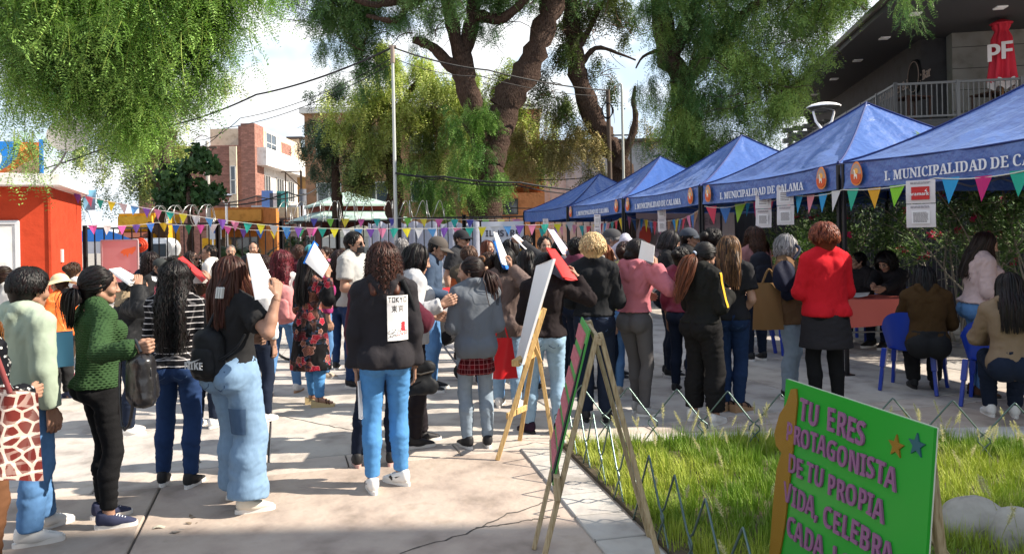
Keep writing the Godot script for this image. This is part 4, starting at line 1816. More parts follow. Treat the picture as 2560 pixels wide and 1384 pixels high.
func tent(label: String, far: Vector3, near: Vector3, eave: float, peak_h: float, seed_: int, text := true) -> void:   # far and near: the front corners on the ground
	var along := near - far
	var back := V(along.z, 0, -along.x)    # away from the aisle
	back = back.normalized() * 3.45
	if back.x < 0:
		back = -back
	var o := thing("canopy_tent", label, "tent", far, .0, "blue municipal canopy tents in a row")
	var cs: Array[Vector3] = [Vector3.ZERO, along, along + back, back]
	var top := (along + back) * .5 + V(0, peak_h, 0)
	var n := FastNoiseLite.new()
	n.seed = seed_
	n.frequency = .9
	n.fractal_octaves = 4
	var cloth := blue_cloth()
	var val := .31
	for k in 4:
		var a := cs[k] + V(0, eave + val, 0)
		var b := cs[(k + 1) % 4] + V(0, eave + val, 0)
		var s := SH()
		s.sheet(22, 22, func(u: float, v: float) -> Vector3:
			var p := a.lerp(b, u).lerp(top, v)
			p.y = lerpf(a.y, top.y, pow(v, 1.28)) - .05 * sin(u * PI) * (1.0 - v)
			var w := minf(minf(u, 1.0 - u) * 6.0, 1.0) * minf(v * 6.0, 1.0) * (1.0 - v)
			p.y += w * (.15 * n.get_noise_3d(p.x * .8, u * 3.0, p.z * .8) + .045 * n.get_noise_2d((u - .5) * 26.0 * (1.1 - v), v * 1.5))
			return p, true)
		var roof := obj("roof_panel", s.mesh(), cloth, o)
		roof.set_meta("label", "sloping blue roof panel")
		var f := SH()
		f.sheet(26, 4, func(u: float, v: float) -> Vector3:
			var p := a.lerp(b, u) - V(0, val * v, 0)
			var nn := (b - a).cross(Vector3.UP).normalized()
			p.y += -.05 * sin(u * PI) * (1.0 - v * .5)
			return p + nn * (.012 * sin(u * 31.0 + seed_) * v + .02 * n.get_noise_2d(u * 6.0, v * 2.0 + seed_)))
		var vl := obj("valance", f.mesh(), cloth, o)
		var hem := SH()
		hem.tube(P3([a + V(0, -.005, 0), a.lerp(b, .25) + V(0, -.04, 0), a.lerp(b, .5) + V(0, -.055, 0), a.lerp(b, .75) + V(0, -.04, 0), b + V(0, -.005, 0)]), .011, .011, 6)
		obj("seam", hem.mesh(), mat("tent_seam", C(.012, .025, .13), .6), vl)
		var rb := SH()
		var ridge := PackedVector3Array()
		for i in 13:
			var v := i / 12.0
			var p := a.lerp(top, v)
			p.y = lerpf(a.y, top.y, pow(v, 1.28)) + .006
			ridge.append(p)
		rb.tube(ridge, .014, .014, 6)
		obj("ridge_seam", rb.mesh(), mat("tent_seam"), roof)
		if k == 0 and text:
			var right := (b - a).normalized()
			var nn := right.cross(Vector3.UP).normalized()
			if nn.x > 0:
				nn = -nn
			var L := a.distance_to(b)
			var mid := a.lerp(b, .5) - V(0, val * .72, 0) + nn * .036
			var rt := -right if (-right).cross(Vector3.UP).dot(nn) < 0 else right
			rt = Vector3.UP.cross(nn)
			obj("lettering", letters("I. MUNICIPALIDAD DE CALAMA", .135, .004, true, 700), mat("tent_white", C(.72, .72, .74), .7), vl, facing(rt, Vector3.UP, mid))
			for e in [-1.0, 1.0]:
				emblem(vl, facing(rt, Vector3.UP, a.lerp(b, .5) + rt * e * (L * .5 - .27) - V(0, val * .5, 0) + nn * .036), .27)
	var pm := mat("tent_steel", C(.022, .022, .025), .4, {"metal": .5})
	for k in 4:
		var s := SH()
		s.bar(cs[k] + V(0, .012, 0), cs[k] + V(0, eave + val - .02, 0), .04, .04, along.normalized(), .004)
		s.box(cs[k] + V(0, .006, 0), V(.12, .012, .12), Ry(atan2(along.x, along.z)))
		obj("post", s.mesh(), pm, o)
	for k in 4:
		var inn := (cs[(k + 2) % 4] + cs[(k + 3) % 4] - cs[k] - cs[(k + 1) % 4]).normalized() * .07 + V(0, eave + .02, 0)
		var a := cs[k] + inn
		var b := cs[(k + 1) % 4] + inn
		var s := SH()
		for i in 4:
			var p := a.lerp(b, i / 4.0)
			var q := a.lerp(b, (i + 1) / 4.0)
			var up := V(0, .2, 0)
			s.bar(p, q + up, .02, .012)
			s.bar(p + up, q, .02, .012)
		obj("scissor_frame", s.mesh(), mat("truss_steel", C(.3, .3, .31), .4, {"metal": .8}), o)

func bunting(label: String, ends: Array, sag: float, gap: float, size: float, colors: Array, seed_: int) -> void:
	var o := thing("bunting", label, "bunting", ends[0], .0, "strings of coloured pennants")
	var r := RandomNumberGenerator.new()
	r.seed = seed_
	var i := 0
	for e in ends.size() - 1:
		var a: Vector3 = ends[e] - ends[0]
		var b: Vector3 = ends[e + 1] - ends[0]
		var at := func(f: float) -> Vector3: return a.lerp(b, f) - V(0, sag * 4.0 * f * (1.0 - f), 0)
		var pts := PackedVector3Array()
		for k in 17:
			pts.append(at.call(k / 16.0))
		var s := SH()
		s.tube(pts, .006, .006, 4, false)
		obj("string", s.mesh(), mat("string", C(.6, .58, .52), .8), o)
		var n := int(a.distance_to(b) / gap)
		for k in n:
			var p: Vector3 = at.call((k + .5) / n)
			var d := (b - a).normalized()
			var w := size * rr(r, .46, .54)
			var q := SH()
			var nn := d.cross(Vector3.UP).normalized()
			var tip := p + V(0, -size * rr(r, 1.05, 1.2), 0) + nn * rr(r, -.05, .05) + d * rr(r, -.03, .03)
			var mid := p + nn * .012 * r.randfn()
			q.tri(p - d * w, tip, mid)
			q.tri(mid, tip, p + d * w)
			q.quad(p - d * w, mid, mid + V(0, .014, 0), p - d * w + V(0, .014, 0))
			q.quad(mid, p + d * w, p + d * w + V(0, .014, 0), mid + V(0, .014, 0))
			var c: Color = colors[i % colors.size()]
			obj("pennant", q.mesh(), mat("pennant_%d" % int(c.to_rgba32() % 99991), c, .7, {"backlight": c * .5}), o)
			i += 1

func railing(label: String, a: Vector3, b: Vector3, h: float, gap: float, m: Material, thick := .022) -> Node3D:
	var o := thing("metal_railing", label, "railing", a, .0, "black bar railings round the plaza")
	var d := b - a
	for y in [.12, h - .02]:
		var s := SH()
		s.bar(V(0, y, 0), d + V(0, y, 0), .05, .035, Vector3.UP)
		obj("rail", s.mesh(), m, o)
	for e in 2:
		var s := SH()
		s.box(d * e + V(0, (h + .06) * .5, 0), V(.09, h + .06, .09))
		obj("post", s.mesh(), m, o)
	var n := int(d.length() / gap)
	var bar := SH()
	bar.box(V(0, h * .5 + .05, 0), V(thick, h - .14, thick))
	var bm := bar.mesh()
	for k in range(1, n):
		obj("bar", bm, m, o, At(d * k / n))
	return o

func razor_coil(label: String, a: Vector3, b: Vector3, rad: float, turns: int) -> void:
	var s := SH()
	var pts := PackedVector3Array()
	var d := b - a
	var nn := d.cross(Vector3.UP).normalized()
	for i in turns * 14 + 1:
		var f := float(i) / (turns * 14)
		var an := f * turns * TAU
		pts.append(d * f + V(0, sin(an) * rad, 0) + nn * cos(an) * rad + d.normalized() * sin(an * .5) * .1)
	s.tube(pts, .011, .011, 4, false)
	tag(obj("razor_wire", s.mesh(), mat("razor_steel", C(.45, .45, .43), .35, {"metal": .8}), null, At(a)), label, "razor wire", "razor wire coils above the railings")

func wb(parent: Node3D, called: String, at: Vector3, size: Vector3, b: Basis, m: Material, ch := .0) -> MeshInstance3D:
	var s := SH()
	s.box(Vector3.ZERO, size, Basis(), ch)
	return obj(called, s.mesh(), m, parent, Transform3D(b, at))

func pane(parent: Node3D, at: Transform3D, w: float, h: float, cols: int, rows: int, frame: Material, glass: Material) -> void:   # a window set into a wall: dark glass behind a frame
	var g := SH()
	g.box(V(0, 0, .012), V(w, h, .02))
	var o := obj("window", g.mesh(), glass, parent, at)
	var f := SH()
	for i in cols + 1:
		f.box(V(-w * .5 + w * i / cols, 0, .035), V(.06, h + .06, .05))
	for i in rows + 1:
		f.box(V(0, -h * .5 + h * i / rows, .038), V(w + .06, .06, .05))
	obj("frame", f.mesh(), frame, o)

func brick_mat() -> StandardMaterial3D:
	return mat("brick_far", C(.36, .19, .155), .9, {"tri": Vector3.ONE * .5, "world": true, "tex": image_tex("brick_course", 128, 128, func(im: Image) -> void:
		var r := RandomNumberGenerator.new()
		r.seed = 8
		im.fill(K(.78, .74, .7))
		for j in 16:
			for i in 8:
				var v := rr(r, .82, 1.0)
				im.fill_rect(Rect2i((i * 16 + (8 if j % 2 else 0)) % 128, j * 8, 15, 7), Color(v, v * .97, v * .95)))})

func painted(key: String, col := Color.WHITE, rough := .85) -> StandardMaterial3D:   # weathered wall paint
	return mat(key, col, rough, {"tri": Vector3.ONE * .3, "world": true, "spec": .3, "tex": noise_tex("paint_tone", 71, .012, 512, .0, [[.0, K(.82, .8, .78)], [.4, K(.95, .94, .93)], [1.0, K(1, 1, 1)]], 5), "normal": noise_tex("concrete_relief", 52, .05, 512, 2.5), "nscale": .25})

func lamp_y(label: String, base: Vector3, h: float, size: float) -> void:   # street lamp: domed head on two bowed arms
	var o := thing("street_lamp", label, "street lamp", base, .0, "domed street lamps")
	var m := mat("lamp_steel", C(.05, .045, .045), .45, {"metal": .4})
	var s := SH()
	s.tube(P3([Vector3.ZERO, V(0, h - .95 * size, 0)]), .09, .07, 12)
	obj("post", s.mesh(), m, o)
	for sg in [-1.0, 1.0]:
		var a := SH()
		a.tube(P3([V(0, h - .98 * size, 0), V(sg * .1 * size, h - .75 * size, 0), V(sg * .28 * size, h - .5 * size, 0), V(sg * .36 * size, h - .22 * size, 0), V(sg * .37 * size, h - .08 * size, 0)]), .055 * size, .035 * size, 8)
		obj("arm", a.mesh(), m, o)
	var d := SH()
	d.lathe(P2([W(.0, -.16), W(.4, -.14), W(.55, -.02), W(.56, .02)]), 24, V(0, h, 0), Basis().scaled(Vector3.ONE * size))
	obj("lamp_glass", d.mesh(), mat("lamp_smoke", C(.05, .05, .045), .15), o)
	var c := SH()
	c.lathe(P2([W(.57, .0), W(.58, .03), W(.45, .1), W(.25, .15), W(.0, .165)]), 24, V(0, h, 0), Basis().scaled(Vector3.ONE * size))
	obj("lamp_cap", c.mesh(), mat("lamp_white", C(.5, .5, .47), .6), o)

func cable(label: String, pts: Array, r: float, sag: float) -> void:
	var s := SH()
	var out := PackedVector3Array()
	for i in pts.size() - 1:
		for k in 14:
			var f := k / 13.0
			out.append((pts[i] as Vector3).lerp(pts[i + 1], f) - V(0, sag * 4.0 * f * (1.0 - f), 0) - pts[0])
	s.tube(out, r, r, 5)
	tag(obj("overhead_cable", s.mesh(), mat("cable", C(.02, .02, .022), .6), null, At(pts[0])), label, "cable", "overhead cables")
func build_kiosk() -> void:
	var c0: Vector3 = V(-10.041, 2.998, -16.5)
	c0.y = 0
	var sv := V(-.348, 0, -.937)
	var fv := V(-.937, 0, .348)
	var b := Basis(-fv, Vector3.UP, -sv)          # x out of the side wall, z out of the front wall
	var o := thing("kiosk", "orange-red painted kiosk with a white flat roof at far left", "kiosk", c0)
	var red := painted("kiosk_orange", C(.47, .053, .02))
	wb(o, "wall", fv * 3.5 + sv * 1.9 + V(0, 1.46, 0), V(7.0, 3.06, 3.8), b, red)
	var trim := SH()
	trim.box(V(.008, 1.5, .008), V(.05, 3.0, .05), b)
	obj("corner_trim", trim.mesh(), red, o)
	wb(o, "roof", fv * 3.45 + sv * 1.72 + V(0, 3.11, 0), V(7.5, .25, 4.36), b, painted("kiosk_white", C(.74, .73, .71)), .01)
	var front := func(t: float, h: float) -> Transform3D: return Transform3D(b, fv * t + V(0, h, 0))
	var d := SH()
	d.box(V(0, 0, .02), V(1.05, 2.1, .04), Basis(), .008)
	var door := obj("door", d.mesh(), painted("door_white", C(.7, .7, .7), .6), o, front.call(1.17, 1.12))
	var f := SH()
	f.box(V(-.57, 0, .03), V(.08, 2.24, .07))
	f.box(V(.57, 0, .03), V(.08, 2.24, .07))
	f.box(V(0, 1.1, .032), V(1.2, .08, .07))
	obj("frame", f.mesh(), mat("door_frame", C(.55, .56, .58), .5), door)
	var bx := SH()
	bx.box(Vector3.ZERO, V(.05, .3, .13), Basis(), .006)
	obj("meter_box", bx.mesh(), mat("meter_white", C(.6, .58, .55), .5), o, Transform3D(b, sv * 1.12 + V(0, 1.47, 0) - fv * .024))
	var bd := thing("roof_sign", "blue and orange painted board with a pale ring on the kiosk roof", "sign", c0 + fv * 1.6 + sv * .2 + V(0, 3.23, 0))
	bd.basis = b
	var s := SH()
	s.box(V(0, .37, 0), V(2.8, .74, .06))
	obj("board", s.mesh(), mat("board_blue", C(.01, .16, .5), .5), bd)
	s = SH()
	s.prism(P2([W(.5, .01), W(1.39, .01), W(1.39, .73), W(1.05, .73), W(.98, .4), W(.8, .2)]), .031, .036)
	obj("orange_field", s.mesh(), mat("board_orange", C(.66, .14, .03), .5), bd)
	s = SH()
	s.prism(P2([W(.62, .015), W(1.385, .015), W(1.385, .4), W(1.15, .3), W(.9, .12)]), .034, .04)
	obj("pale_field", s.mesh(), mat("board_pale", C(.62, .36, .25), .5), bd)
	s = SH()
	var ring := PackedVector3Array()
	for i in 25:
		ring.append(V(.48 + cos(TAU * i / 24.0) * .17, .37 + sin(TAU * i / 24.0) * .2, .036))
	s.tube(ring, .05, .05, 6, false)
	obj("ring", s.mesh(), mat("board_cream", C(.6, .56, .5), .5), bd)
	s = SH()
	s.bar(V(1.43, .0, 0), V(1.43, .8, 0), .07, .07)
	obj("post", s.mesh(), mat("board_blue"), bd)
	var ds := thing("satellite_dish", "grey satellite dish on a bent arm at the kiosk roof corner", "satellite dish", c0 + V(.05, 3.24, .05), .0, "satellite dishes")
	dish(ds, .4, V(.42, .82, 0), Ry(.35) * Basis(Vector3.RIGHT, -.35))
	var cl := SH()
	cl.sheet(6, 8, func(u: float, v: float) -> Vector3: return V((u - .5) * .3, -v * .52, .03 * sin(u * 5.0 + v * 3.0)))
	tag(obj("hanging_cloth", cl.mesh(), mat("cloth_sky", C(.2, .5, .72), .8), null, At(V(-10.766, 3.123, -19.4))), "pale blue cloth hanging beside the kiosk's far wall corner", "cloth")

func dish(o: Node3D, r: float, at: Vector3, b: Basis) -> void:
	var s := SH()
	var prof := PackedVector2Array()
	for i in 9:
		prof.append(W(r * i / 8.0 + .001, .22 * r * pow(i / 8.0, 2.0)))
	var t := Basis(b.x, b.z, -b.y)
	s.lathe(prof, 28, at, t)
	obj("reflector", s.mesh(), mat("dish_grey", C(.2, .19, .185), .6), o)
	var a := SH()
	a.tube(P3([Vector3.ZERO, V(at.x * .55, at.y * .3, 0), V(at.x * .9, at.y * .62, 0), at + b * V(0, 0, -.03)]), .025, .022, 8)
	obj("mount", a.mesh(), mat("dish_grey"), o)
	var h := SH()
	h.tube(P3([at + b * V(0, -r * .95, .1 * r), at + b * V(0, -r * .5, r * .8), at + b * V(0, 0, r * .95)]), .014, .012, 6)
	h.box(at + b * V(0, 0, r * .97), V(.09, .09, .12), b, .01)
	obj("receiver", h.mesh(), mat("dish_grey"), o)

func build_far_buildings() -> void:
	var glass := mat("window_glass", C(.05, .065, .08), .08, {"spec": .7})
	var wframe := mat("window_frame", C(.6, .6, .58), .5)
	var brick := brick_mat()
	var cream := painted("cream_wall", C(.66, .55, .42))
	var white := painted("white_wall", C(.74, .72, .7))
	var k: Vector3 = V(-18.471, 1.686, -55)
	k.y = 0
	var o := thing("brick_building", "red brick building with a tower and a white balcony band", "building", k)
	var up := Basis()
	wb(o, "wall", V(-4.7, 4.4, -5), V(7.6, 8.9, 10), up, brick)
	wb(o, "tower", V(-.5, 5.2, -.9), V(1.0, 10.4, 2.0), up, brick)
	wb(o, "chimney_stack", V(-1.16, 5.1, -.6), V(.22, 10.3, .9), up, brick)
	wb(o, "corner_strip", V(-1.55, 4.4, .1), V(.5, 8.7, .3), up, cream)
	wb(o, "upper_wall", V(-2.0, 9.1, -6.4), V(4.0, 2.5, 9.0), up, cream)
	wb(o, "balcony", V(-1.0, 8.05, -5.7), V(3.4, 1.3, 10.8), up, white)
	wb(o, "lower_wall", V(-1.2, 3.7, -6.2), V(2.2, 7.4, 9.6), up, white)
	wb(o, "brick_pier", V(.2, 2.6, -.6), V(.7, 5.2, 1.2), up, brick)
	var rside := Ry(PI / 2)
	pane(o, Transform3D(rside, V(.0, 9.35, -3.6)), 2.4, 1.5, 2, 2, wframe, glass)
	wb(o, "brick_panel", V(.01, 9.2, -7.6), V(.06, 1.3, 2.6), up, brick)
	wb(o, "vent_box", V(-.3, 9.6, -11.2), V(.9, 2.2, .7), up, cream)
	wb(o, "vent_cap", V(-.2, 10.8, -11.2), V(1.4, .2, 1.0), up, mat("dark_cap", C(.06, .05, .05), .7))
	for z in [-2.6, -6.0, -9.0]:
		pane(o, Transform3D(rside, V(-.09, 6.0, z)), 1.8, 1.7, 3, 1, wframe, glass)
		pane(o, Transform3D(rside, V(-.09, 3.2, z)), 1.8, 1.6, 3, 1, wframe, glass)
	for y in [6.3, 3.4]:
		pane(o, Transform3D(up, V(-1.55, y, .26)), .34, 2.0, 1, 2, wframe, glass)
	var gk := SH()
	gk.tube(P3([V(0, .5, 0), V(.16, .25, 0), V(.05, .0, 0), V(.14, -.3, 0), V(-.04, -.6, 0), V(-.2, -.66, 0)]), .12, .03, 8)
	for q in [[.14, .3, .4, .5], [.1, .2, -.2, .3], [.1, -.1, .38, .0], [.08, -.2, -.2, -.1]]:
		gk.tube(P3([V(q[0], q[1], 0), V(q[2], q[3], 0)]), .05, .03, 6)
	obj("lizard_ornament", gk.mesh(), mat("ornament_white", C(.7, .66, .62), .7), o, Transform3D(Basis().scaled(Vector3.ONE * .85), V(-3.6, 7.3, .1)))
	k = V(-19.794, 1.708, -68)
	k.y = 0
	o = thing("ochre_building", "plain ochre building with dark roof edge right of the brick one", "building", k)
	wb(o, "wall", V(4.0, 5.0, -3), V(8.0, 10.0, 6), up, painted("ochre_wall", C(.5, .3, .12)))
	wb(o, "roof_edge", V(4.0, 10.1, -3), V(8.3, .25, 6.3), up, mat("dark_cap"))
	for i in 4:
		wb(o, "ledge", V(4.0, 2.0 + i * 2.2, .04), V(8.0, .08, .08), up, painted("ochre_wall"))
	k = V(-4.864, 1.655, -42)
	k.y = 0
	o = thing("tan_building", "tan rendered building with dark windows behind the big trees", "building", k)
	var tan_m := painted("tan_wall", C(.46, .25, .15))
	wb(o, "wall", V(0, 4.4, -3), V(13.0, 8.9, 6), up, tan_m)
	wb(o, "roof_edge", V(0, 8.95, -2.9), V(13.4, .3, 6.4), up, white)
	for i in 5:
		for j in 3:
			pane(o, Transform3D(up, V(-5.2 + i * 2.6, 1.7 + j * 2.7, 0)), 1.3, 1.1, 2, 1, wframe, glass)
	k = V(.189, 1.608, -36)
	k.y = 0
	o = thing("orange_building", "orange rendered house with a dark window and red balcony", "building", k)
	var orange_m := painted("orange_wall", C(.55, .24, .11))
	wb(o, "wall", V(-.6, 1.9, -2), V(4.0, 3.9, 4), up, orange_m)
	wb(o, "upper_wall", V(.6, 4.6, -2.4), V(1.6, 1.8, 3.2), up, orange_m)
	pane(o, Transform3D(up, V(-.5, 3.2, .0)), 1.2, .7, 2, 1, mat("dark_frame", C(.05, .05, .05), .5), glass)
	pane(o, Transform3D(up, V(-1.7, 3.2, .0)), .7, .7, 1, 1, mat("dark_frame"), glass)
	wb(o, "balcony", V(.7, 4.2, -.6), V(1.5, .12, .9), up, mat("balcony_red", C(.2, .04, .02), .6))
	var bal := SH()
	for i in 12:
		bal.box(V(.0 + i * .125, 4.65, -.2), V(.03, .8, .03))
	bal.box(V(.7, 5.06, -.2), V(1.5, .05, .05))
	obj("balcony_bars", bal.mesh(), mat("balcony_red"), o)
	wb(o, "pitched_canopy", V(.4, 5.75, -.6), V(1.9, .1, 1.4), Basis(V(0, 0, 1), -.2), mat("canopy_orange", C(.5, .17, .05), .7))
	k = V(4.842, 1.62, -40)
	k.y = 0
	o = thing("grey_building", "pale grey windowless building behind the lamp posts and leaning tree", "building", k)
	wb(o, "wall", V(.2, 3.3, -3), V(6.6, 6.7, 6), up, painted("pale_wall", C(.5, .53, .57)))
	wb(o, "roof_edge", V(.2, 6.72, -2.9), V(6.9, .16, 6.4), up, mat("dark_cap"))
	for i in 8:
		wb(o, "wall_joint", V(-2.8 + i * .85, 3.3, .02), V(.04, 6.6, .04), up, painted("pale_wall"))
	var shops := [[V(-19.751, 1.65, -40), V(1.9, 3.4, 3), C(.62, .32, .02), "yellow-orange shop front behind the kiosk fence"], [V(-16.708, 1.656, -46), V(3.4, 3.9, 3), C(.52, .2, .05), "orange shop with lit sign board under the brick building"], [V(-15.529, 1.659, -50), V(3.2, 4.2, 3), C(.4, .44, .52), "pale blue poster-covered shop right of the orange one"]]
	for q in shops:
		var at: Vector3 = q[0]
		at.y = 0
		var sz: Vector3 = q[1]
		o = thing("street_shop", q[3], "shop", at)
		wb(o, "wall", V(0, sz.y * .5, -sz.z * .5), sz, up, painted("shop_%d" % int(sz.x * 10), q[2]))
		wb(o, "sign_board", V(0, sz.y - .5, .12), V(sz.x * .94, .7, .16), up, painted("shop_sign_%d" % int(sz.x * 10), (q[2] as Color).lerp(K(.95, .8, .4), .35)))
		wb(o, "awning", V(0, sz.y - 1.15, .5), V(sz.x * .96, .08, 1.1), Basis(Vector3.RIGHT, .3), mat("awning_dark", C(.16, .05, .03), .8))
		wb(o, "shop_window", V(0, 1.3, .02), V(sz.x * .8, 1.6, .06), up, glass)
	for q in 3:
		var p := SH()
		p.box(Vector3.ZERO, V(.75, 1.1, .03))
		tag(obj("wall_poster", p.mesh(), mat("poster_%d" % q, [C(.12, .25, .6), C(.6, .6, .62), C(.1, .4, .4)][q], .6), null, At([V(-16.019, 4.611, -49.9), V(-15.497, 4.443, -49.9), V(-15.022, 4.565, -49.9)][q])), ["blue poster at the left on the pale blue shop", "white poster in the middle on the pale blue shop", "teal poster at the right on the pale blue shop"][q], "poster")
	k = V(-8.242, 1.648, -38)
	k.y = 0
	o = thing("pavilion", "small pavilion with a two-tier pale teal roof and dark red walls", "pavilion", k, .5)
	var teal := painted("pavilion_roof", C(.4, .55, .52), .6)
	var hip := func(half: float, y0: float, y1: float, inner: float) -> ArrayMesh:
		var s := SH()
		for i in 4:
			var a := Ry(i * PI / 2) * V(-half, y0, half)
			var c := Ry(i * PI / 2) * V(half, y0, half)
			var e := Ry(i * PI / 2) * V(inner, y1, inner)
			var f := Ry(i * PI / 2) * V(-inner, y1, inner)
			s.quad(a, c, e, f)
			s.quad(a - V(0, .1, 0), c - V(0, .1, 0), c, a)
		return s.mesh()
	obj("roof", hip.call(1.75, 3.5, 4.2, .05), teal, o)
	obj("lower_roof", hip.call(2.5, 2.75, 3.2, 1.4), teal, o)
	wb(o, "fascia", V(0, 3.28, 0), V(2.9, .42, 2.9), up, mat("pavilion_red", C(.22, .035, .025), .7))
	wb(o, "wall", V(0, 1.35, 0), V(3.6, 2.7, 3.6), up, mat("pavilion_wine", C(.09, .025, .022), .8))
	for i in 2:
		pane(o, Transform3D(Ry(-PI / 2 * i), Ry(-PI / 2 * i) * V(0, 1.5, 1.8)), 1.6, 1.0, 2, 1, wframe, glass)
	for q in [[V(-6.001, 1.67, -30), 1.5, "cream market umbrella under the pavilion roof behind the railings"], [V(-4.814, 1.661, -31), 1.2, "pale grey market umbrella right of the cream one"]]:
		market_umbrella(q[2], q[0], q[1], C(.6, .55, .42), C(.5, .5, .46))
	market_umbrella("blue and white market umbrella beside the orange kiosk", V(-14.261, 1.664, -26), 1.3, C(.02, .2, .6), C(.7, .72, .75))
	k = V(-13.77, 1.64, -29)
	k.y = 0
	o = thing("white_van", "white van with dark windows parked behind the left railings", "van", k)
	var vb := BL()
	vb.k = .15
	for z in [-.5, .5]:
		vb.add(V(-1.3, .75, z), V(1.5, .75, z), .4, .36)
		vb.add(V(-1.2, 1.5, z * .8), V(.5, 1.55, z * .8), .42, .42)
	vb.planes.append(Plane(Vector3.DOWN, -.35))
	vb.net(.07)
	obj("body", soft_mesh(vb.v, vb.n, vb.ix), mat("van_white", C(.75, .75, .76), .25, {"spec": .6}), o)
	for q in [[-.9, 1.0], [.3, 1.1]]:
		var w := SH()
		w.box(V(q[0] + .1, 1.5, .88), V(q[1], .48, .05), Basis(Vector3.RIGHT, -.06), .015)
		obj("window", w.mesh(), glass, o)
	for x in [-1.0, 1.1]:
		var w := SH()
		w.tube(P3([V(x, .34, .72), V(x, .34, .94)]), .34, .34, 20)
		var wh := obj("wheel", w.mesh(), mat("tyre", C(.03, .03, .03), .8), o)
		var rm := SH()
		rm.tube(P3([V(x, .34, .93), V(x, .34, .955)]), .2, .19, 16)
		obj("rim", rm.mesh(), mat("rim_steel", C(.45, .45, .45), .3, {"metal": .9}), wh)
	k = V(-10.702, 1.657, -27)
	k.y = 0
	o = thing("yellow_cabinet", "tall yellow street cabinet standing behind the palms", "cabinet", k)
	wb(o, "body", V(0, .95, 0), V(.5, 1.9, .4), up, mat("cabinet_yellow", C(.7, .36, .01), .45), .02)
	wb(o, "door_seam", V(.02, .95, .205), V(.02, 1.7, .012), up, mat("cabinet_seam", C(.2, .1, .01), .6))
	k = V(-10.24, 2.216, -26)
	o = thing("round_road_sign", "small white and blue round sign above the yellow cabinet", "sign", V(k.x, 0, k.z))
	var sg := SH()
	sg.tube(P3([Vector3.ZERO, V(0, 2.4, 0)]), .03, .03, 8)
	obj("post", sg.mesh(), mat("lamp_steel"), o)
	sg = SH()
	sg.box(V(.1, 2.15, .04), V(.42, .6, .02))
	obj("plate", sg.mesh(), mat("plate_white", C(.6, .62, .65), .5), o)
	sg = SH()
	sg.tube(P3([V(.12, 2.2, .05), V(.12, 2.2, .06)]), .15, .15, 20)
	obj("disc", sg.mesh(), mat("disc_blue", C(.03, .12, .4), .5), o)

func market_umbrella(label: String, at: Vector3, r: float, top: Color, skirt: Color) -> void:
	at.y = 0
	var o := thing("market_umbrella", label, "umbrella", at, .0, "market umbrellas in the street")
	var s := SH()
	s.tube(P3([Vector3.ZERO, V(0, 2.3, 0)]), .03, .025, 8)
	obj("pole", s.mesh(), mat("lamp_steel"), o)
	s = SH()
	s.lathe(P2([W(r, 1.85), W(r * .55, 2.12), W(.02, 2.34)]), 8)
	obj("canopy", s.mesh(), mat("umbrella_%d" % int(top.r * 1000 + top.b * 77), top, .7), o)
	s = SH()
	s.lathe(P2([W(r * 1.02, 1.45), W(r * 1.01, 1.84)]), 8)
	obj("skirt", s.mesh(), mat("umbrella_%d" % int(skirt.r * 1000 + skirt.b * 77), skirt, .7), o)

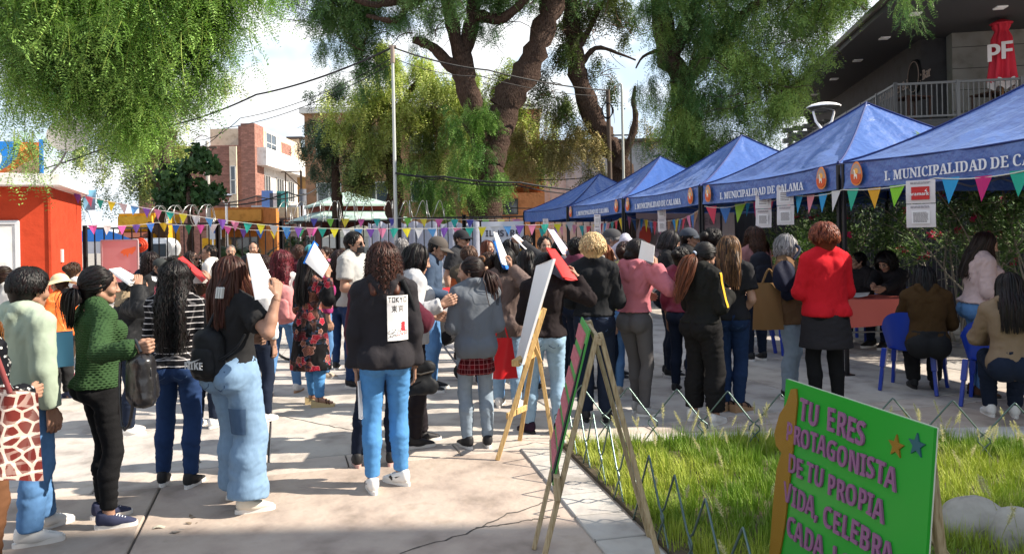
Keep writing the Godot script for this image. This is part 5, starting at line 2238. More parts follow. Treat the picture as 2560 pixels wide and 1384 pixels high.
func build_right_building() -> void:
	var k: Vector3 = V(10.244, 1.643, -20)
	k.y = 0
	var u := V(.157, 0, -.988)
	var v := V(.988, 0, .157)
	var b := Basis(v, Vector3.UP, -u)       # x along the front to the right, z towards the camera
	var o := thing("restaurant_building", "dark two-storey restaurant with a balcony and a wide overhanging roof", "building", k)
	o.basis = b
	var dark := painted("restaurant_dark", C(.065, .066, .072), .7)
	var olive := painted("restaurant_grey", C(.3, .3, .28), .7)
	var up := Basis()
	wb(o, "lower_wall", V(6.2, 2.1, -8.2), V(12.0, 4.2, 15.6), up, dark)
	wb(o, "balcony_slab", V(5.5, 4.38, -8.4), V(11.4, .36, 17.2), up, mat("slab_charcoal", C(.05, .052, .056), .6))
	wb(o, "upper_wall", V(7.1, 5.9, -9.4), V(11.5, 2.7, 14.4), up, dark)
	var pl := SH()
	pl.box(V(4.45, 5.9, -1.9), V(4.9, 2.7, .4))
	obj("front_wall", pl.mesh(), olive, o)
	for i in 4:
		wb(o, "wall_joint", V(4.45, 5.0 + i * .6, -1.695), V(4.9, .015, .012), up, mat("joint_dark", C(.05, .05, .05), .8))
	var roof := SH()
	roof.box(V(6.0, 7.36, -7.2), V(13.2, .3, 18.6), Basis(), .01)
	var rf := obj("roof", roof.mesh(), mat("roof_charcoal", C(.06, .06, .064), .7), o)
	var lip := SH()
	lip.box(V(-.66, 7.44, -7.2), V(.1, .16, 18.8), Basis(), .01)
	lip.box(V(6.0, 7.44, 2.14), V(13.2, .16, .1), Basis(), .01)
	obj("gutter", lip.mesh(), mat("gutter_brown", C(.12, .1, .085), .6), rf)
	for q in [[.25, .6], [.25, -1.8], [.3, -4.6], [.3, -7.5], [.3, -10.5], [2.2, .7], [4.4, .7]]:
		wb(rf, "soffit_lamp", V(q[0], 7.2, q[1]), V(.26, .05, .26), up, mat("lamp_white"), .01)
	obj("lettering", letters("Restaurant, Sandwich & Burger Bar", .36, .02, true, 400), mat("letter_brown", C(.34, .25, .21), .5), o, facing(V(0, 0, 1), Vector3.UP, V(1.3, 6.1, -4.4)))
	var ds := SH()
	ds.tube(P3([V(1.34, 6.2, -2.6), V(1.28, 6.2, -2.6)]), .5, .5, 28)
	var disc := obj("round_sign", ds.mesh(), mat("sign_black", C(.015, .015, .016), .95), o)
	var rg := SH()
	var ring := PackedVector3Array()
	for i in 29:
		ring.append(V(1.27, 6.2 + sin(TAU * i / 28.0) * .44, -2.6 + cos(TAU * i / 28.0) * .44))
	rg.tube(ring, .014, .014, 5, false)
	obj("ring", rg.mesh(), mat("letter_brown"), disc)
	var steel := mat("railing_charcoal", C(.15, .155, .16), .5, {"metal": .4})
	for run in 2:
		var a := V(-.1, 4.56, .1)
		var e := V(-.1, 4.56, -13.0) if run == 0 else V(6.6, 4.56, .1)
		var d := e - a
		var r := SH()
		r.bar(a + V(0, .95, 0), e + V(0, .95, 0), .06, .05, Vector3.UP)
		r.bar(a + V(0, .09, 0), e + V(0, .09, 0), .05, .04, Vector3.UP)
		var rl := obj("balcony_railing", r.mesh(), steel, o)
		var n := int(d.length() / .125)
		var bar := SH()
		bar.box(V(0, .52, 0), V(.022, .84, .022))
		var pm := SH()
		pm.box(V(0, .5, 0), V(.08, 1.0, .08))
		var bmesh_ := bar.mesh()
		var pmesh := pm.mesh()
		for i in n + 1:
			var at := a + d * i / n
			if i % 12 == 0:
				obj("post", pmesh, steel, rl, At(at))
			else:
				obj("bar", bmesh_, steel, rl, At(at))
	for q in 2:      # tables glimpsed through the bars
		var t := Node3D.new()
		var at := [V(.6, 4.56, -.8), V(2.6, 4.56, -.75)][q] as Vector3
		t = thing("balcony_table", ["dark wooden table on the balcony left of the closed umbrella", "dark wooden table on the balcony right of the first table"][q], "table", o.transform * at, .2)
		wb(t, "tabletop", V(0, .72, 0), V(.8, .04, .7), up, mat("table_wood", C(.08, .04, .03), .6), .005)
		for sx in [-.34, .34]:
			for sz in [-.29, .29]:
				wb(t, "leg", V(sx, .36, sz), V(.05, .7, .05), up, mat("table_wood"))
	var g := thing("closed_umbrella", "closed red parasol with white letters standing on the balcony", "umbrella", o.transform * V(2.68, 4.56, -.35))
	var s := SH()
	s.tube(P3([Vector3.ZERO, V(0, 2.6, 0)]), .028, .025, 8)
	obj("pole", s.mesh(), mat("umbrella_wood", C(.35, .18, .08), .6), g)
	s = SH()
	s.sheet(72, 16, func(uu: float, vv: float) -> Vector3:
		var an := uu * TAU
		var y := lerpf(.95, 2.5, vv)
		var rr := lerpf(.31, .19, pow(vv, .8)) * (1.0 + .24 * sin(an * 8.0 + vv * 2.0) * (1.0 - vv * .4)) * (1.0 - .35 * exp(-pow((vv - .86) / .05, 2.0)))
		return V(cos(an) * rr, y + .06 * sin(an * 8.0) * (1.0 - vv), sin(an) * rr))
	obj("canopy", s.mesh(), mat("umbrella_red", C(.58, .025, .05), .7), g)
	s = SH()
	s.lathe(P2([W(.24, 2.46), W(.28, 2.5), W(.12, 2.58), W(.02, 2.62)]), 12)
	obj("canopy_top", s.mesh(), mat("umbrella_red"), g)
	s = SH()
	s.sheet(48, 3, func(uu: float, vv: float) -> Vector3:
		var an := uu * TAU
		var rr := .3 * (1.0 + .2 * sin(an * 6.0))
		return V(cos(an) * rr, lerpf(.78, 1.0, vv) + .05 * sin(an * 6.0), sin(an) * rr))
	obj("inner_flap", s.mesh(), mat("umbrella_white", C(.7, .66, .66), .7), g)
	var face := Ry(deg_to_rad(-28))
	for q in [["P", -.22, 1.68], ["F", .08, 1.72]]:
		obj("lettering", letters(q[0], .62, .012, false, 800), mat("umbrella_white"), g, Transform3D(face, face * V(q[1], q[2], .34)))

func build_neighbour() -> void:
	var o := thing("apartment_building", "tall plain apartment block outside the frame at right, shading the foreground", "building", V(15, 0, -3.62))
	wb(o, "wall", V(5, 6.98, 9), V(10, 13.96, 18), Basis(), painted("neighbour_wall", C(.42, .38, .33)))
	var glass := mat("window_glass")
	for i in 5:
		for j in 4:
			pane(o, Transform3D(Ry(-PI / 2), V(0, 2.0 + j * 3.0, 2.0 + i * 3.4)), 1.5, 1.4, 2, 1, mat("window_frame"), glass)

func build_fences() -> void:
	var iron := mat("iron_black", C(.02, .019, .021), .5, {"metal": .3})
	var runs := [[V(-11.806, 1.667, -21), V(-10.492, 1.655, -22), 2.2, "low black bar railing beside the orange kiosk"], [V(-10.469, 1.654, -22), V(-8.535, 1.652, -22), 2.3, "black bar railing under the first razor wire coil"], [V(-8.5, 1.651, -22), V(-6.755, 1.651, -22.2), 2.25, "black bar railing in front of the palms"], [V(-6.72, 1.65, -22.2), V(-5.13, 1.655, -22.3), 2.3, "black bar railing in front of the pavilion's left half"], [V(-5.095, 1.654, -22.3), V(-3.396, 1.656, -22.4), 2.3, "black bar railing left of the tall steel pole"], [V(-3.302, 1.654, -22.4), V(-1.428, 1.654, -22.6), 2.35, "black bar railing before the white sheets, next to the pole"], [V(-1.392, 1.653, -22.6), V(.6, 1.65, -22.8), 2.35, "black bar railing ending at the farthest tent"], [V(.672, 1.649, -23.2), V(3.908, 1.648, -23.2), 2.35, "black bar railing behind the farthest tents"], [V(3.957, 1.647, -23.2), V(6.781, 1.651, -22.6), 2.35, "black bar railing behind the pale banners"]]
	for q in runs:
		var a: Vector3 = q[0]
		var b: Vector3 = q[1]
		a.y = 0
		b.y = 0
		railing(q[3], a, b, q[2], .215, iron, .028)
	razor_coil("razor wire coil above the railing right of the kiosk", V(-10.348, 2.52, -22), V(-8.495, 2.531, -22), .3, 8)
	razor_coil("razor wire coil in front of the pavilion roof", V(-6.699, 2.566, -22), V(-4.073, 2.57, -22.2), .3, 11)
	razor_coil("thin razor wire coil right of the tall steel pole", V(-3.755, 2.595, -22.4), V(-2.004, 2.593, -22.6), .26, 7)
	var sheet_m := mat("sheet_white", C(.5, .52, .62), .8, {"backlight": K(.2, .2, .24)})
	var sheets := [[V(-4.328, 2.239, -22.9), V(-3.413, 2.222, -22.9), "blue-white sheet tied behind the bars left of the pole"], [V(-3.343, 2.223, -23), V(-2.266, 2.202, -23), "blue-white sheet behind the bars right of the pole"], [V(-2.251, 2.204, -23.1), V(-.962, 2.191, -23.1), "blue-white sheet behind the man in the black cap"]]
	for q in sheets:
		var a: Vector3 = q[0]
		var b: Vector3 = q[1]
		var s := SH()
		s.sheet(20, 8, func(u: float, v: float) -> Vector3: return (b - a) * u + V(0, -1.65 * v - .05 * sin(u * PI * 4.0) * (1 - v), .03 * sin(u * 23.0)))
		tag(obj("white_sheet", s.mesh(), sheet_m, null, At(a)), q[2], "sheet", "sheets tied to the railings")
	banner("white printed banner on the railing left of the farthest tent", V(-.89, 2.181, -22.2), V(.349, 2.181, -22.2), 1.75, C(.52, .54, .6), ["ILUSTRE", "MUNICIPALIDAD DE CALAMA"], C(.04, .04, .06))
	banner("large mauve banner with faint printed words between the tents", V(3.198, 2.471, -19.5), V(5.104, 2.316, -18.6), 2.0, C(.42, .34, .38), ["PRIMER EMPLEO", "fundamental", "AUTONOMIA", "SEGURIDAD"], C(.25, .2, .24))
	banner("plain grey banner beside the mauve one", V(4.889, 2.483, -17.6), V(5.049, 2.44, -17.2), 2.2, C(.4, .37, .38), [], C(0, 0, 0))
	var pk: Vector3 = V(-10.646, 1.789, -20.6)
	var o := thing("pink_board", "pink whiteboard with an orange paint splash on the railing", "board", V(pk.x, .72, pk.z))
	wb(o, "panel", V(0, .55, 0), V(.95, 1.1, .03), Basis(), mat("board_pink", C(.6, .34, .36), .35))
	var fr := SH()
	for q in [[V(0, 1.11, 0), V(1.0, .04, .05)], [V(0, -.01, 0), V(1.0, .04, .05)], [V(-.49, .55, 0), V(.04, 1.08, .048)], [V(.49, .55, 0), V(.04, 1.08, .048)]]:
		fr.box(q[0], q[1])
	obj("frame", fr.mesh(), mat("board_frame", C(.4, .3, .31), .5), o)
	var sp := SH()
	sp.prism(P2([W(.02, .78), W(.1, .74), W(.12, .66), W(.16, .74), W(.22, .64), W(.26, .76), W(.34, .72), W(.45, .86), W(.44, .94), W(.3, .9), W(.1, .86)]), .016, .021)
	obj("paint_splash", sp.mesh(), mat("splash_orange", C(.72, .2, .08), .4), o)
	print_lines(o, V(0, .22, .016), .6, .2, 2, mat("chalk_pink", C(.45, .16, .2), .7), 5, .004)
	var tor := SH()
	for k in 3:
		var ring := PackedVector3Array()
		for i in 17:
			ring.append(V(cos(TAU * i / 16.0) * (.17 - k * .05), sin(TAU * i / 16.0) * (.17 - k * .05) + .01 * sin(i * 5.0), k * .02))
		tor.tube(ring, .03, .03, 6, false)
	tag(obj("rosette", tor.mesh(), mat("rosette_red", C(.6, .06, .02), .6), null, At(V(-10.171, 1.681, -20.8))), "orange-red ruffled rosette beside the pink board", "rosette")
	var bal := [[V(3.121, 1.665, -17.8), C(.5, .06, .04), "dull red oval paper disc beside the mauve banner"], [V(3.279, 1.625, -17.9), C(.2, .17, .17), "grey oval board with white print next to the red disc"]]
	for q in bal:
		var s := SH()
		var pts := PackedVector2Array()
		for i in 22:
			pts.append(W(cos(TAU * i / 22.0) * .14, sin(TAU * i / 22.0) * .24))
		s.prism(pts, -.01, .01)
		tag(obj("oval_board", s.mesh(), mat("oval_%d" % int((q[1] as Color).r * 100), q[1], .6), null, At(q[0])), q[2], "board")
	var dk := mat("slat_dark", C(.022, .022, .026), .6)
	var pts := [V(5.6, 0, -20.6), V(7.1, 0, -16.6), V(8.3, 0, -12.9), V(9.3, 0, -9.2), V(10.0, 0, -5.5)]
	var labels := ["dark slat fence panel behind the far tents", "dark slat fence panel behind the pink-topped woman with a backpack", "dark slat fence panel behind the two seated officials", "dark slat fence panel behind the flowering oleanders"]
	var bar := SH()
	bar.box(V(0, 1.3, 0), V(.1, 2.6, .02))
	var bm := bar.mesh()
	for i in 4:
		var a: Vector3 = pts[i]
		var d: Vector3 = pts[i + 1] - pts[i]
		var f := thing("slat_fence", labels[i], "fence", a, .0, "dark slat fence behind the tents")
		var bs := Basis.looking_at(d.normalized()) * Ry(PI / 2)
		var n := int(d.length() / .108)
		for k in n:
			obj("slat", bm, dk, f, Transform3D(bs, d * (k + .5) / n))
		for y in [.35, 2.3]:
			var s := SH()
			s.bar(V(.04, y, 0), d + V(.04, y, 0), .05, .03, Vector3.UP)
			obj("rail", s.mesh(), dk, f)

func banner(label: String, a: Vector3, b: Vector3, h: float, col: Color, words: Array, ink: Color) -> void:
	var o := thing("printed_banner", label, "banner", a, .0, "printed banners round the plaza")
	var d := b - a
	var s := SH()
	s.sheet(16, 6, func(u: float, v: float) -> Vector3: return d * u + V(0, -h * v, 0) + d.cross(Vector3.UP).normalized() * .02 * sin(u * 9.0 + v * 2.0), true)
	obj("sheet", s.mesh(), mat("banner_%d" % hash(label), col, .7), o)
	var nn := Vector3.UP.cross(d).normalized()
	if nn.z < 0:
		nn = -nn
	var rt := Vector3.UP.cross(nn)
	for i in words.size():
		var sz := minf(d.length() * 1.5 / maxf((words[i] as String).length(), 6), .26)
		obj("lettering", letters(words[i], sz, .003, false, 600), mat("banner_ink_%d" % int(ink.r * 100), ink, .7), o, facing(rt, Vector3.UP, d * .5 + nn * .035 + V(0, -h * (.2 + .16 * i), 0)))

func build_poles() -> void:
	var p: Vector3 = V(-3.343, 1.657, -21.9)
	p.y = 0
	var top: Vector3 = V(-3.34, 7.248, -21.9)
	var o := thing("steel_pole", "tall thin galvanised pole with cables tied at its top", "pole", p)
	var steel := mat("galvanised", C(.48, .5, .47), .5, {"metal": .2})
	var s := SH()
	s.tube(P3([Vector3.ZERO, V(top.x - p.x, 0, 0) * .5 + V(0, top.y * .5, 0), top - p]), .06, .04, 10)
	obj("pole", s.mesh(), steel, o)
	s = SH()
	s.tube(P3([top - p + V(0, -.45, 0), top - p + V(0, .05, 0)]), .065, .06, 10)
	s.box(top - p + V(0, .02, 0), V(.22, .06, .08))
	obj("pole_head", s.mesh(), mat("pole_head", C(.3, .24, .2), .7), o)
	cable("thick overhead cable from the pole top towards the upper left", [top, V(-8.328, 6.574, -25), V(-13.653, 6.126, -29), V(-22.178, 4.647, -33)], .03, .15)
	cable("thin sagging cable below the thick one at left", [top - V(0, .3, 0), V(-9.579, 6.141, -27), V(-12.973, 5.946, -31)], .013, .25)
	cable("second thin sagging cable at left of the pole", [top - V(0, .45, 0), V(-10.53, 5.95, -28), V(-13.563, 5.886, -32)], .013, .3)
	cable("thick overhead cable from the pole top across the forked tree", [top, V(-.642, 6.895, -23.5), V(3.595, 6.907, -27.2)], .026, .1)
	cable("thin overhead cable under the thick one across the forked tree", [top - V(0, .3, 0), V(-.892, 6.714, -23.5), V(3.591, 6.707, -27.2)], .013, .15)
	cable("heavy bundled cable running right from halfway up the pole", [V(-3.313, 3.619, -21.8), V(-1.951, 3.522, -22.2), V(.275, 3.364, -23), V(2.555, 3.142, -24)], .03, .05)
	cable("cable looping beside the bundled one", [V(-2.742, 3.579, -22), V(-2.069, 3.466, -22.2), V(.153, 3.294, -23), V(2.553, 3.016, -24)], .02, .08)
	cable("black street cables sagging across the brick building", [V(-14.743, 3.639, -36), V(-10.566, 4.089, -36), V(-9.546, 4.554, -38)], .035, .3)
	cable("lower black street cable across the shops", [V(-14.701, 3.683, -35), V(-12.085, 3.929, -36), V(-10.082, 4.064, -37)], .03, .2)
	var low := [[V(-.268, 4.15, -30), "upper horizontal street cable behind the bundled one"], [V(-.289, 3.045, -30), "lower horizontal street cable before the orange house"]]
	for q in low:
		var a: Vector3 = q[0]
		cable(q[1], [a + V(-1.5, 0, 0), a + V(3.4, -.15, .4)], .022, .12)
	p = V(3.565, 1.639, -27.2)
	p.y = 0
	o = thing("utility_pole", "dark wooden utility pole carrying a coil of cable", "pole", p)
	s = SH()
	var h: float = (V(3.624, 6.921, -27.2)).y
	s.tube(P3([Vector3.ZERO, V(-.03, h, 0)]), .1, .075, 10)
	obj("pole", s.mesh(), mat("pole_wood", C(.1, .075, .06), .9), o)
	s = SH()
	for k in 4:
		var ring := PackedVector3Array()
		for i in 21:
			ring.append(V(-.08 + cos(TAU * i / 20.0) * (.17 + .012 * k), h - .75 + sin(TAU * i / 20.0) * (.3 - .015 * k), .12 + k * .02))
		s.tube(ring, .015, .015, 5, false)
	obj("cable_coil", s.mesh(), mat("cable"), o)
	s = SH()
	s.bar(V(-.1, h - 1.62, 0), V(.8, h - 1.62, 0), .05, .05)
	s.bar(V(.75, h - 1.6, 0), V(.75, 0, 0), .05, .05)
	obj("crossbar", s.mesh(), mat("pole_wood"), o)
	p = V(4.008, 1.63, -27)
	p.y = 0
	h = (V(4.056, 7.115, -27)).y
	o = thing("lamp_post", "slim galvanised lamp post with a hooked top beside the wooden pole", "lamp post", p)
	s = SH()
	s.tube(P3([Vector3.ZERO, V(0, h - .35, 0), V(-.01, h - .05, 0), V(-.06, h, 0), V(-.13, h - .06, 0), V(-.14, h - .35, 0)]), .05, .025, 8)
	obj("post", s.mesh(), steel, o)
	p = V(-17.557, 1.663, -44)
	p.y = 0
	h = (V(-17.441, 7.683, -44)).y
	o = thing("utility_pole", "pale street pole with a crossarm in front of the brick wall", "pole", p)
	s = SH()
	s.tube(P3([Vector3.ZERO, V(0, h, 0)]), .14, .1, 10)
	obj("pole", s.mesh(), mat("pole_concrete", C(.42, .4, .37), .8), o)
	s = SH()
	s.box(V(0, h - .4, .1), V(1.2, .1, .1))
	s.bar(V(-.4, h - .45, .1), V(0, h - 1.0, .1), .05, .05)
	s.bar(V(.4, h - .45, .1), V(0, h - 1.0, .1), .05, .05)
	obj("crossarm", s.mesh(), mat("pole_wood"), o)
	p = V(-11.607, 1.652, -42)
	p.y = 0
	h = (V(-11.597, 5.631, -42)).y
	o = thing("utility_pole", "street pole frame with a grey transformer left of the pavilion", "pole", p)
	s = SH()
	s.bar(V(0, 0, 0), V(0, h, 0), .1, .1)
	s.bar(V(-.95, 0, 0), V(-.85, h - .05, 0), .06, .06)
	s.bar(V(-1.1, h - .02, 0), V(.05, h, 0), .06, .06)
	s.bar(V(-.8, h - .1, 0), V(0, h - .9, 0), .05, .05)
	obj("pole", s.mesh(), mat("pole_rust", C(.12, .07, .045), .8), o)
	s = SH()
	s.tube(P3([V(.12, h - 1.9, .15), V(.12, h - 1.0, .15)]), .2, .2, 14)
	obj("transformer", s.mesh(), mat("transformer_grey", C(.14, .15, .18), .6), o)
	lamp_y("domed street lamp on two bowed arms right of the dark tree", V((V(-16.514, 1.666, -44)).x, 0, -44), 4.5, .62)
	lamp_y("domed street lamp on two bowed arms behind the blue tents", V((V(7.282, 1.64, -17.6)).x, 0, -17.6), (V(7.338, 4.567, -17.6)).y, .65)
	p = V(12.239, 1.627, -31)
	p.y = 0
	o = thing("block_wall", "rough grey concrete block wall behind the domed lamp", "wall", p)
	var r := RandomNumberGenerator.new()
	r.seed = 6
	var hh: float = (V(12.322, 5.983, -31)).y
	wb(o, "wall", V(.6, hh * .5 - .5, -.2), V(3.4, hh - 1.0, .3), Basis(), painted("block_grey", C(.3, .3, .29)))
	for j in 5:
		for i in 8:
			var q := SH()
			q.box(Vector3.ZERO, V(.39, .19, .2), Basis(), .012)
			obj("block", q.mesh(), painted("block_grey_%d" % (r.randi() % 3), C(.28, .28, .27) * rr(r, .9, 1.1)), o, At(V(-.9 + i * .41 + (.2 if j % 2 else .0), hh - .95 + j * .21 + i * .08, rr(r, -.01, .01))))
	o = thing("satellite_dish", "small white satellite dish on top of the block wall", "satellite dish", p + V(-.1, hh - .1, 0), .0, "satellite dishes")
	dish(o, .3, V(.05, .45, .1), Ry(.5) * Basis(Vector3.RIGHT, -.3))

func build_easels() -> void:
	var pine := mat("pine", C(.6, .4, .17), .6, {"tri": V(9, 1.2, 9), "tex": noise_tex("wood_tone", 81, .03, 256, .0, [[.0, K(.75, .7, .62)], [.6, K(1, 1, 1)], [1.0, K(.88, .84, .78)]])})
	var lath := mat("grey_pine", C(.42, .33, .2), .7, {"tri": V(9, 1.2, 9), "tex": noise_tex("wood_tone", 81, .03, 256)})
	var o := thing("tripod_easel", "natural pine tripod easel standing beside the grass bed", "easel", Vector3.ZERO)
	var f1: Vector3 = V(-.142, 0, -5.688)
	var f2: Vector3 = V(.031, 0, -6.229)
	var f3: Vector3 = V(.297, 0, -5.894)
	var t1: Vector3 = V(.243, 1.115, -5.86)
	var t2: Vector3 = V(.164, 1.034, -6.06)
	wooden_stick(o, "leg", f1, t1.lerp(f1, .0), .035, .022, pine)
	wooden_stick(o, "leg", f2, t2 + V(.05, .05, 0), .035, .022, pine)
	wooden_stick(o, "back_leg", f3, V(.168, .902, -5.97), .032, .022, pine)
	wooden_stick(o, "mast", V(-.011, .258, -6.05), V(.296, 1.466, -5.93), .034, .024, pine)
	wooden_stick(o, "rail", V(-.063, .302, -5.8), V(.09, .289, -6.15), .045, .02, pine)
	wooden_stick(o, "ledge", V(.006, .712, -5.75), V(.165, .726, -6.2), .05, .06, pine)
	wooden_stick(o, "brace", V(.14, .858, -5.9), V(.207, .684, -5.95), .03, .02, pine)
	wooden_stick(o, "clamp", V(.167, 1.055, -5.86), V(.231, 1.06, -6.05), .05, .03, pine)
	for q in [[V(.176, 1.039, -5.95), .02], [V(.164, .895, -5.95), .025]]:
		var kn := SH()
		kn.lathe(P2([W(.0, -.02), W(q[1], -.015), W(q[1], .015), W(.0, .02)]), 10, q[0], Basis(Vector3.RIGHT, 1.3))
		obj("wing_nut", kn.mesh(), mat("brass", C(.5, .38, .15), .35, {"metal": .9}), o)
	plate("white_board", [V(.189, 1.434, -6.12), V(.305, 1.502, -5.62), V(.053, .735, -5.55), V(.01, .688, -6.05)], .018, mat("board_white", C(.82, .81, .8), .5), "blank white board leaning on the pine tripod easel", "board")
	o = thing("a_frame_stand", "rough wooden A-frame stand at the corner of the grass bed", "stand", Vector3.ZERO)
	var top_n := V(.385, 1.2, -3.52)
	var top_f := V(.4, 1.2, -4.15)
	var fn := V(.075, 0, -3.52)
	var ff := V(.085, 0, -4.05)
	wooden_stick(o, "front_leg", fn, top_n, .022, .045, lath)
	wooden_stick(o, "front_leg", ff, top_f, .022, .045, lath)
	wooden_stick(o, "back_leg", V(.69, 0, -3.5), top_n + V(.015, .01, 0), .022, .04, lath)
	wooden_stick(o, "back_leg", V(.72, 0, -4.15), top_f + V(.015, .0, 0), .022, .04, lath)
	wooden_stick(o, "crossbar", top_n + V(.01, -.03, .03), top_f + V(.01, -.03, -.03), .03, .022, lath)
	wooden_stick(o, "bottom_block", fn.lerp(top_n, .42) + V(-.02, 0, .05), ff.lerp(top_f, .42) + V(-.02, 0, -.05), .11, .03, lath)
	var n := thing("green_notice", "green notice with pink foam lettering and a black cut-out on the A-frame", "sign", Vector3.ZERO)
	var slope := (top_n - fn).normalized()
	var right := V(-.02, 0, .63).normalized()     # from the far edge to the near edge
	var face := facing(right, slope, fn.lerp(top_n, .72).lerp(ff.lerp(top_f, .72), .5) + V(-.035, 0, 0))
	n.transform = face
	var bs := SH()
	bs.box(Vector3.ZERO, V(.6, .74, .008))
	obj("board", bs.mesh(), mat("notice_green", C(.06, .28, .05), .6), n)
	var r := RandomNumberGenerator.new()
	r.seed = 14
	for row in 6:
		var s := SH()
		var x := -.27
		while x < .2:
			var w := rr(r, .028, .04)
			var y := .3 - row * .118
			var z := .008
			s.box(V(x, y, z), V(.008, .075, .008))
			s.box(V(x + w * .6, y, z), V(.008, .075, .008))
			s.box(V(x + w * .3, y + [.033, .0, -.033][r.randi() % 3], z), V(w * .6, .008, .009))
			s.box(V(x + w * .3, y + [.033, .0][r.randi() % 2], z), V(w * .6, .008, .0086))
			x += w
		obj("foam_letters", s.mesh(), mat("foam_pink", C(.55, .17, .2), .8), n)
	var bl := SH()
	bl.prism(P2([W(.18, -.35), W(.29, -.36), W(.295, .22), W(.27, .3), W(.24, .22), W(.25, .05), W(.21, -.02), W(.23, -.2)]), .004, .01)
	obj("black_figure", bl.mesh(), mat("foam_black", C(.012, .012, .014), .7), n)
	n = thing("green_sign", "bright green board with mauve foam letters standing in the grass", "sign", Vector3.ZERO)
	var far_top := V(1.225, 1.0, -3.4)
	var near_top := V(1.39, 1.0, -2.5)
	right = (near_top - far_top).normalized()
	var down := V(-.1, -1, 0).normalized()
	var w := far_top.distance_to(near_top)
	var h := 1.05
	n.transform = facing(right, -down, (far_top + near_top) * .5 + down * h * .5)
	var g := SH()
	g.box(Vector3.ZERO, V(w, h, .012))
	obj("board", g.mesh(), mat("sign_green", C(.018, .29, .024), .3), n)
	var edge := SH()
	edge.box(V(0, 0, -.008), V(w + .004, h + .004, .004))
	obj("backing_card", edge.mesh(), mat("card_pale", C(.6, .6, .5), .8), n)
	var mauve := mat("foam_mauve", C(.24, .1, .19), .85)
	var lines := [["TU  ERES", .13, -.1, .42], ["PROTAGONISTA", .112, -.05, .305], ["DE TU PROPIA", .112, -.06, .175], ["VIDA, CELEBRA", .118, -.04, .045], ["CADA  LO", .122, -.13, -.09]]
	for q in lines:
		var t := letters(q[0], q[1], .008, false, 600)
		var wd := t.get_aabb().size.x
		var k := minf(.86, (w - .2) / wd)
		var text: String = q[0]
		for i in text.length():
			if text[i] != " ":
				var one := letters(text[i], q[1], .008, false, 600)
				var part := letters(text.substr(0, i + 1), q[1], .008, false, 600)
				var x: float = (part.get_aabb().size.x - one.get_aabb().size.x * .5 - wd * .5) * k
				obj("foam_letter", one, mauve, n, Transform3D(Basis(V(k, 0, 0), V(0, 1, 0), V(0, 0, 1)).rotated(V(0, 0, 1), .05 * sin(i * 7.3 + q[3] * 40.0)), V(q[2] + x, q[3] + .004 * sin(i * 5.1), .012)))
	var star := func(x: float, y: float, m: Material) -> void:
		var p := PackedVector2Array()
		for i in 10:
			var rr := .042 if i % 2 == 0 else .018
			p.append(W(x + sin(TAU * i / 10.0) * rr, y + cos(TAU * i / 10.0) * rr))
		var s := SH()
		s.prism(p, .006, .012)
		obj("star", s.mesh(), m, n)
	var gold := mat("glitter_gold", C(.42, .22, .02), .45, {"metal": .35, "tri": Vector3.ONE * 14.0, "normal": noise_tex("glitter", 91, .3, 256, 12.0), "nscale": 1.0})
	star.call(w * .5 - .17, .42, gold)
	star.call(w * .5 - .07, .45, mat("glitter_teal", C(.02, .09, .11), .5))
	var lady := SH()
	var pr := P2([W(.06, .49), W(.1, .5), W(.115, .45), W(.11, .3), W(.1, .12), W(.085, -.1), W(.05, -.3), W(-.02, -.32), W(-.02, -.05), W(-.01, .12), W(.02, .2), W(-.03, .22), W(-.05, .27), W(-.02, .36), W(.03, .42)])
	lady.prism(pr, .008, .015, At(V(-w * .5, 0, 0)))
	obj("gold_cut_out", lady.mesh(), gold, n)
	o = thing("sign_stand", "wooden legs holding the green sign upright in the grass", "stand", Vector3.ZERO)
	wooden_stick(o, "leg", V(1.36, 0, -3.3), V(1.25, .95, -3.3), .03, .03, lath)
	wooden_stick(o, "leg", V(1.5, 0, -2.6), V(1.41, .95, -2.6), .03, .03, lath)
	wooden_stick(o, "prop", V(1.95, 0, -2.95), V(1.36, .8, -2.95), .03, .03, lath)
	wooden_stick(o, "ledge", V(1.17, .0, -3.45), V(1.34, .0, -2.45), .05, .05, lath)
	for q in [[V(2.457, 0, -4.076) + V(0, .03, 0), V(.26, .15, .24), "smooth pale boulder in the grass right of the green sign"], [V(2.601, 0, -3.937) + V(0, .03, 0), V(.16, .13, .16), "smaller rounded boulder at the right edge of the grass"]]:
		var b := BL()
		b.k = .12
		var z: Vector3 = q[1]
		b.add(V(-z.x * .4, 0, 0), V(z.x * .5, -.02, .05), z.y * .8, z.y * .62)
		b.ball(V(.02, .03, -.05), z.y)
		b.net(.03)
		b.folds(fold_noise, .05, V(2.5, 2.5, 2.5))
		tag(obj("boulder", soft_mesh(b.v, b.n, b.ix), concrete_mat("boulder", C(.36, .34, .3), 1.5), null, At(q[0])), q[2], "rock")
func leaf_mat() -> StandardMaterial3D:
	return mat("leaf", Color.WHITE, .55, {"vc": true, "spec": .35, "backlight": K(.4, .5, .15)})

func bark_mat(key: String, col := Color.WHITE) -> StandardMaterial3D:
	return mat(key, col, .95, {"tri": V(1.6, .45, 1.6), "normal": noise_tex("bark_relief", 31, .03, 512, 14.0), "nscale": 1.0, "spec": .15, "tex": noise_tex("bark_tone", 32, .025, 512, .0, [[.0, K(.45, .42, .42)], [.5, K(.8, .77, .75)], [1.0, K(1, 1, 1)]])})

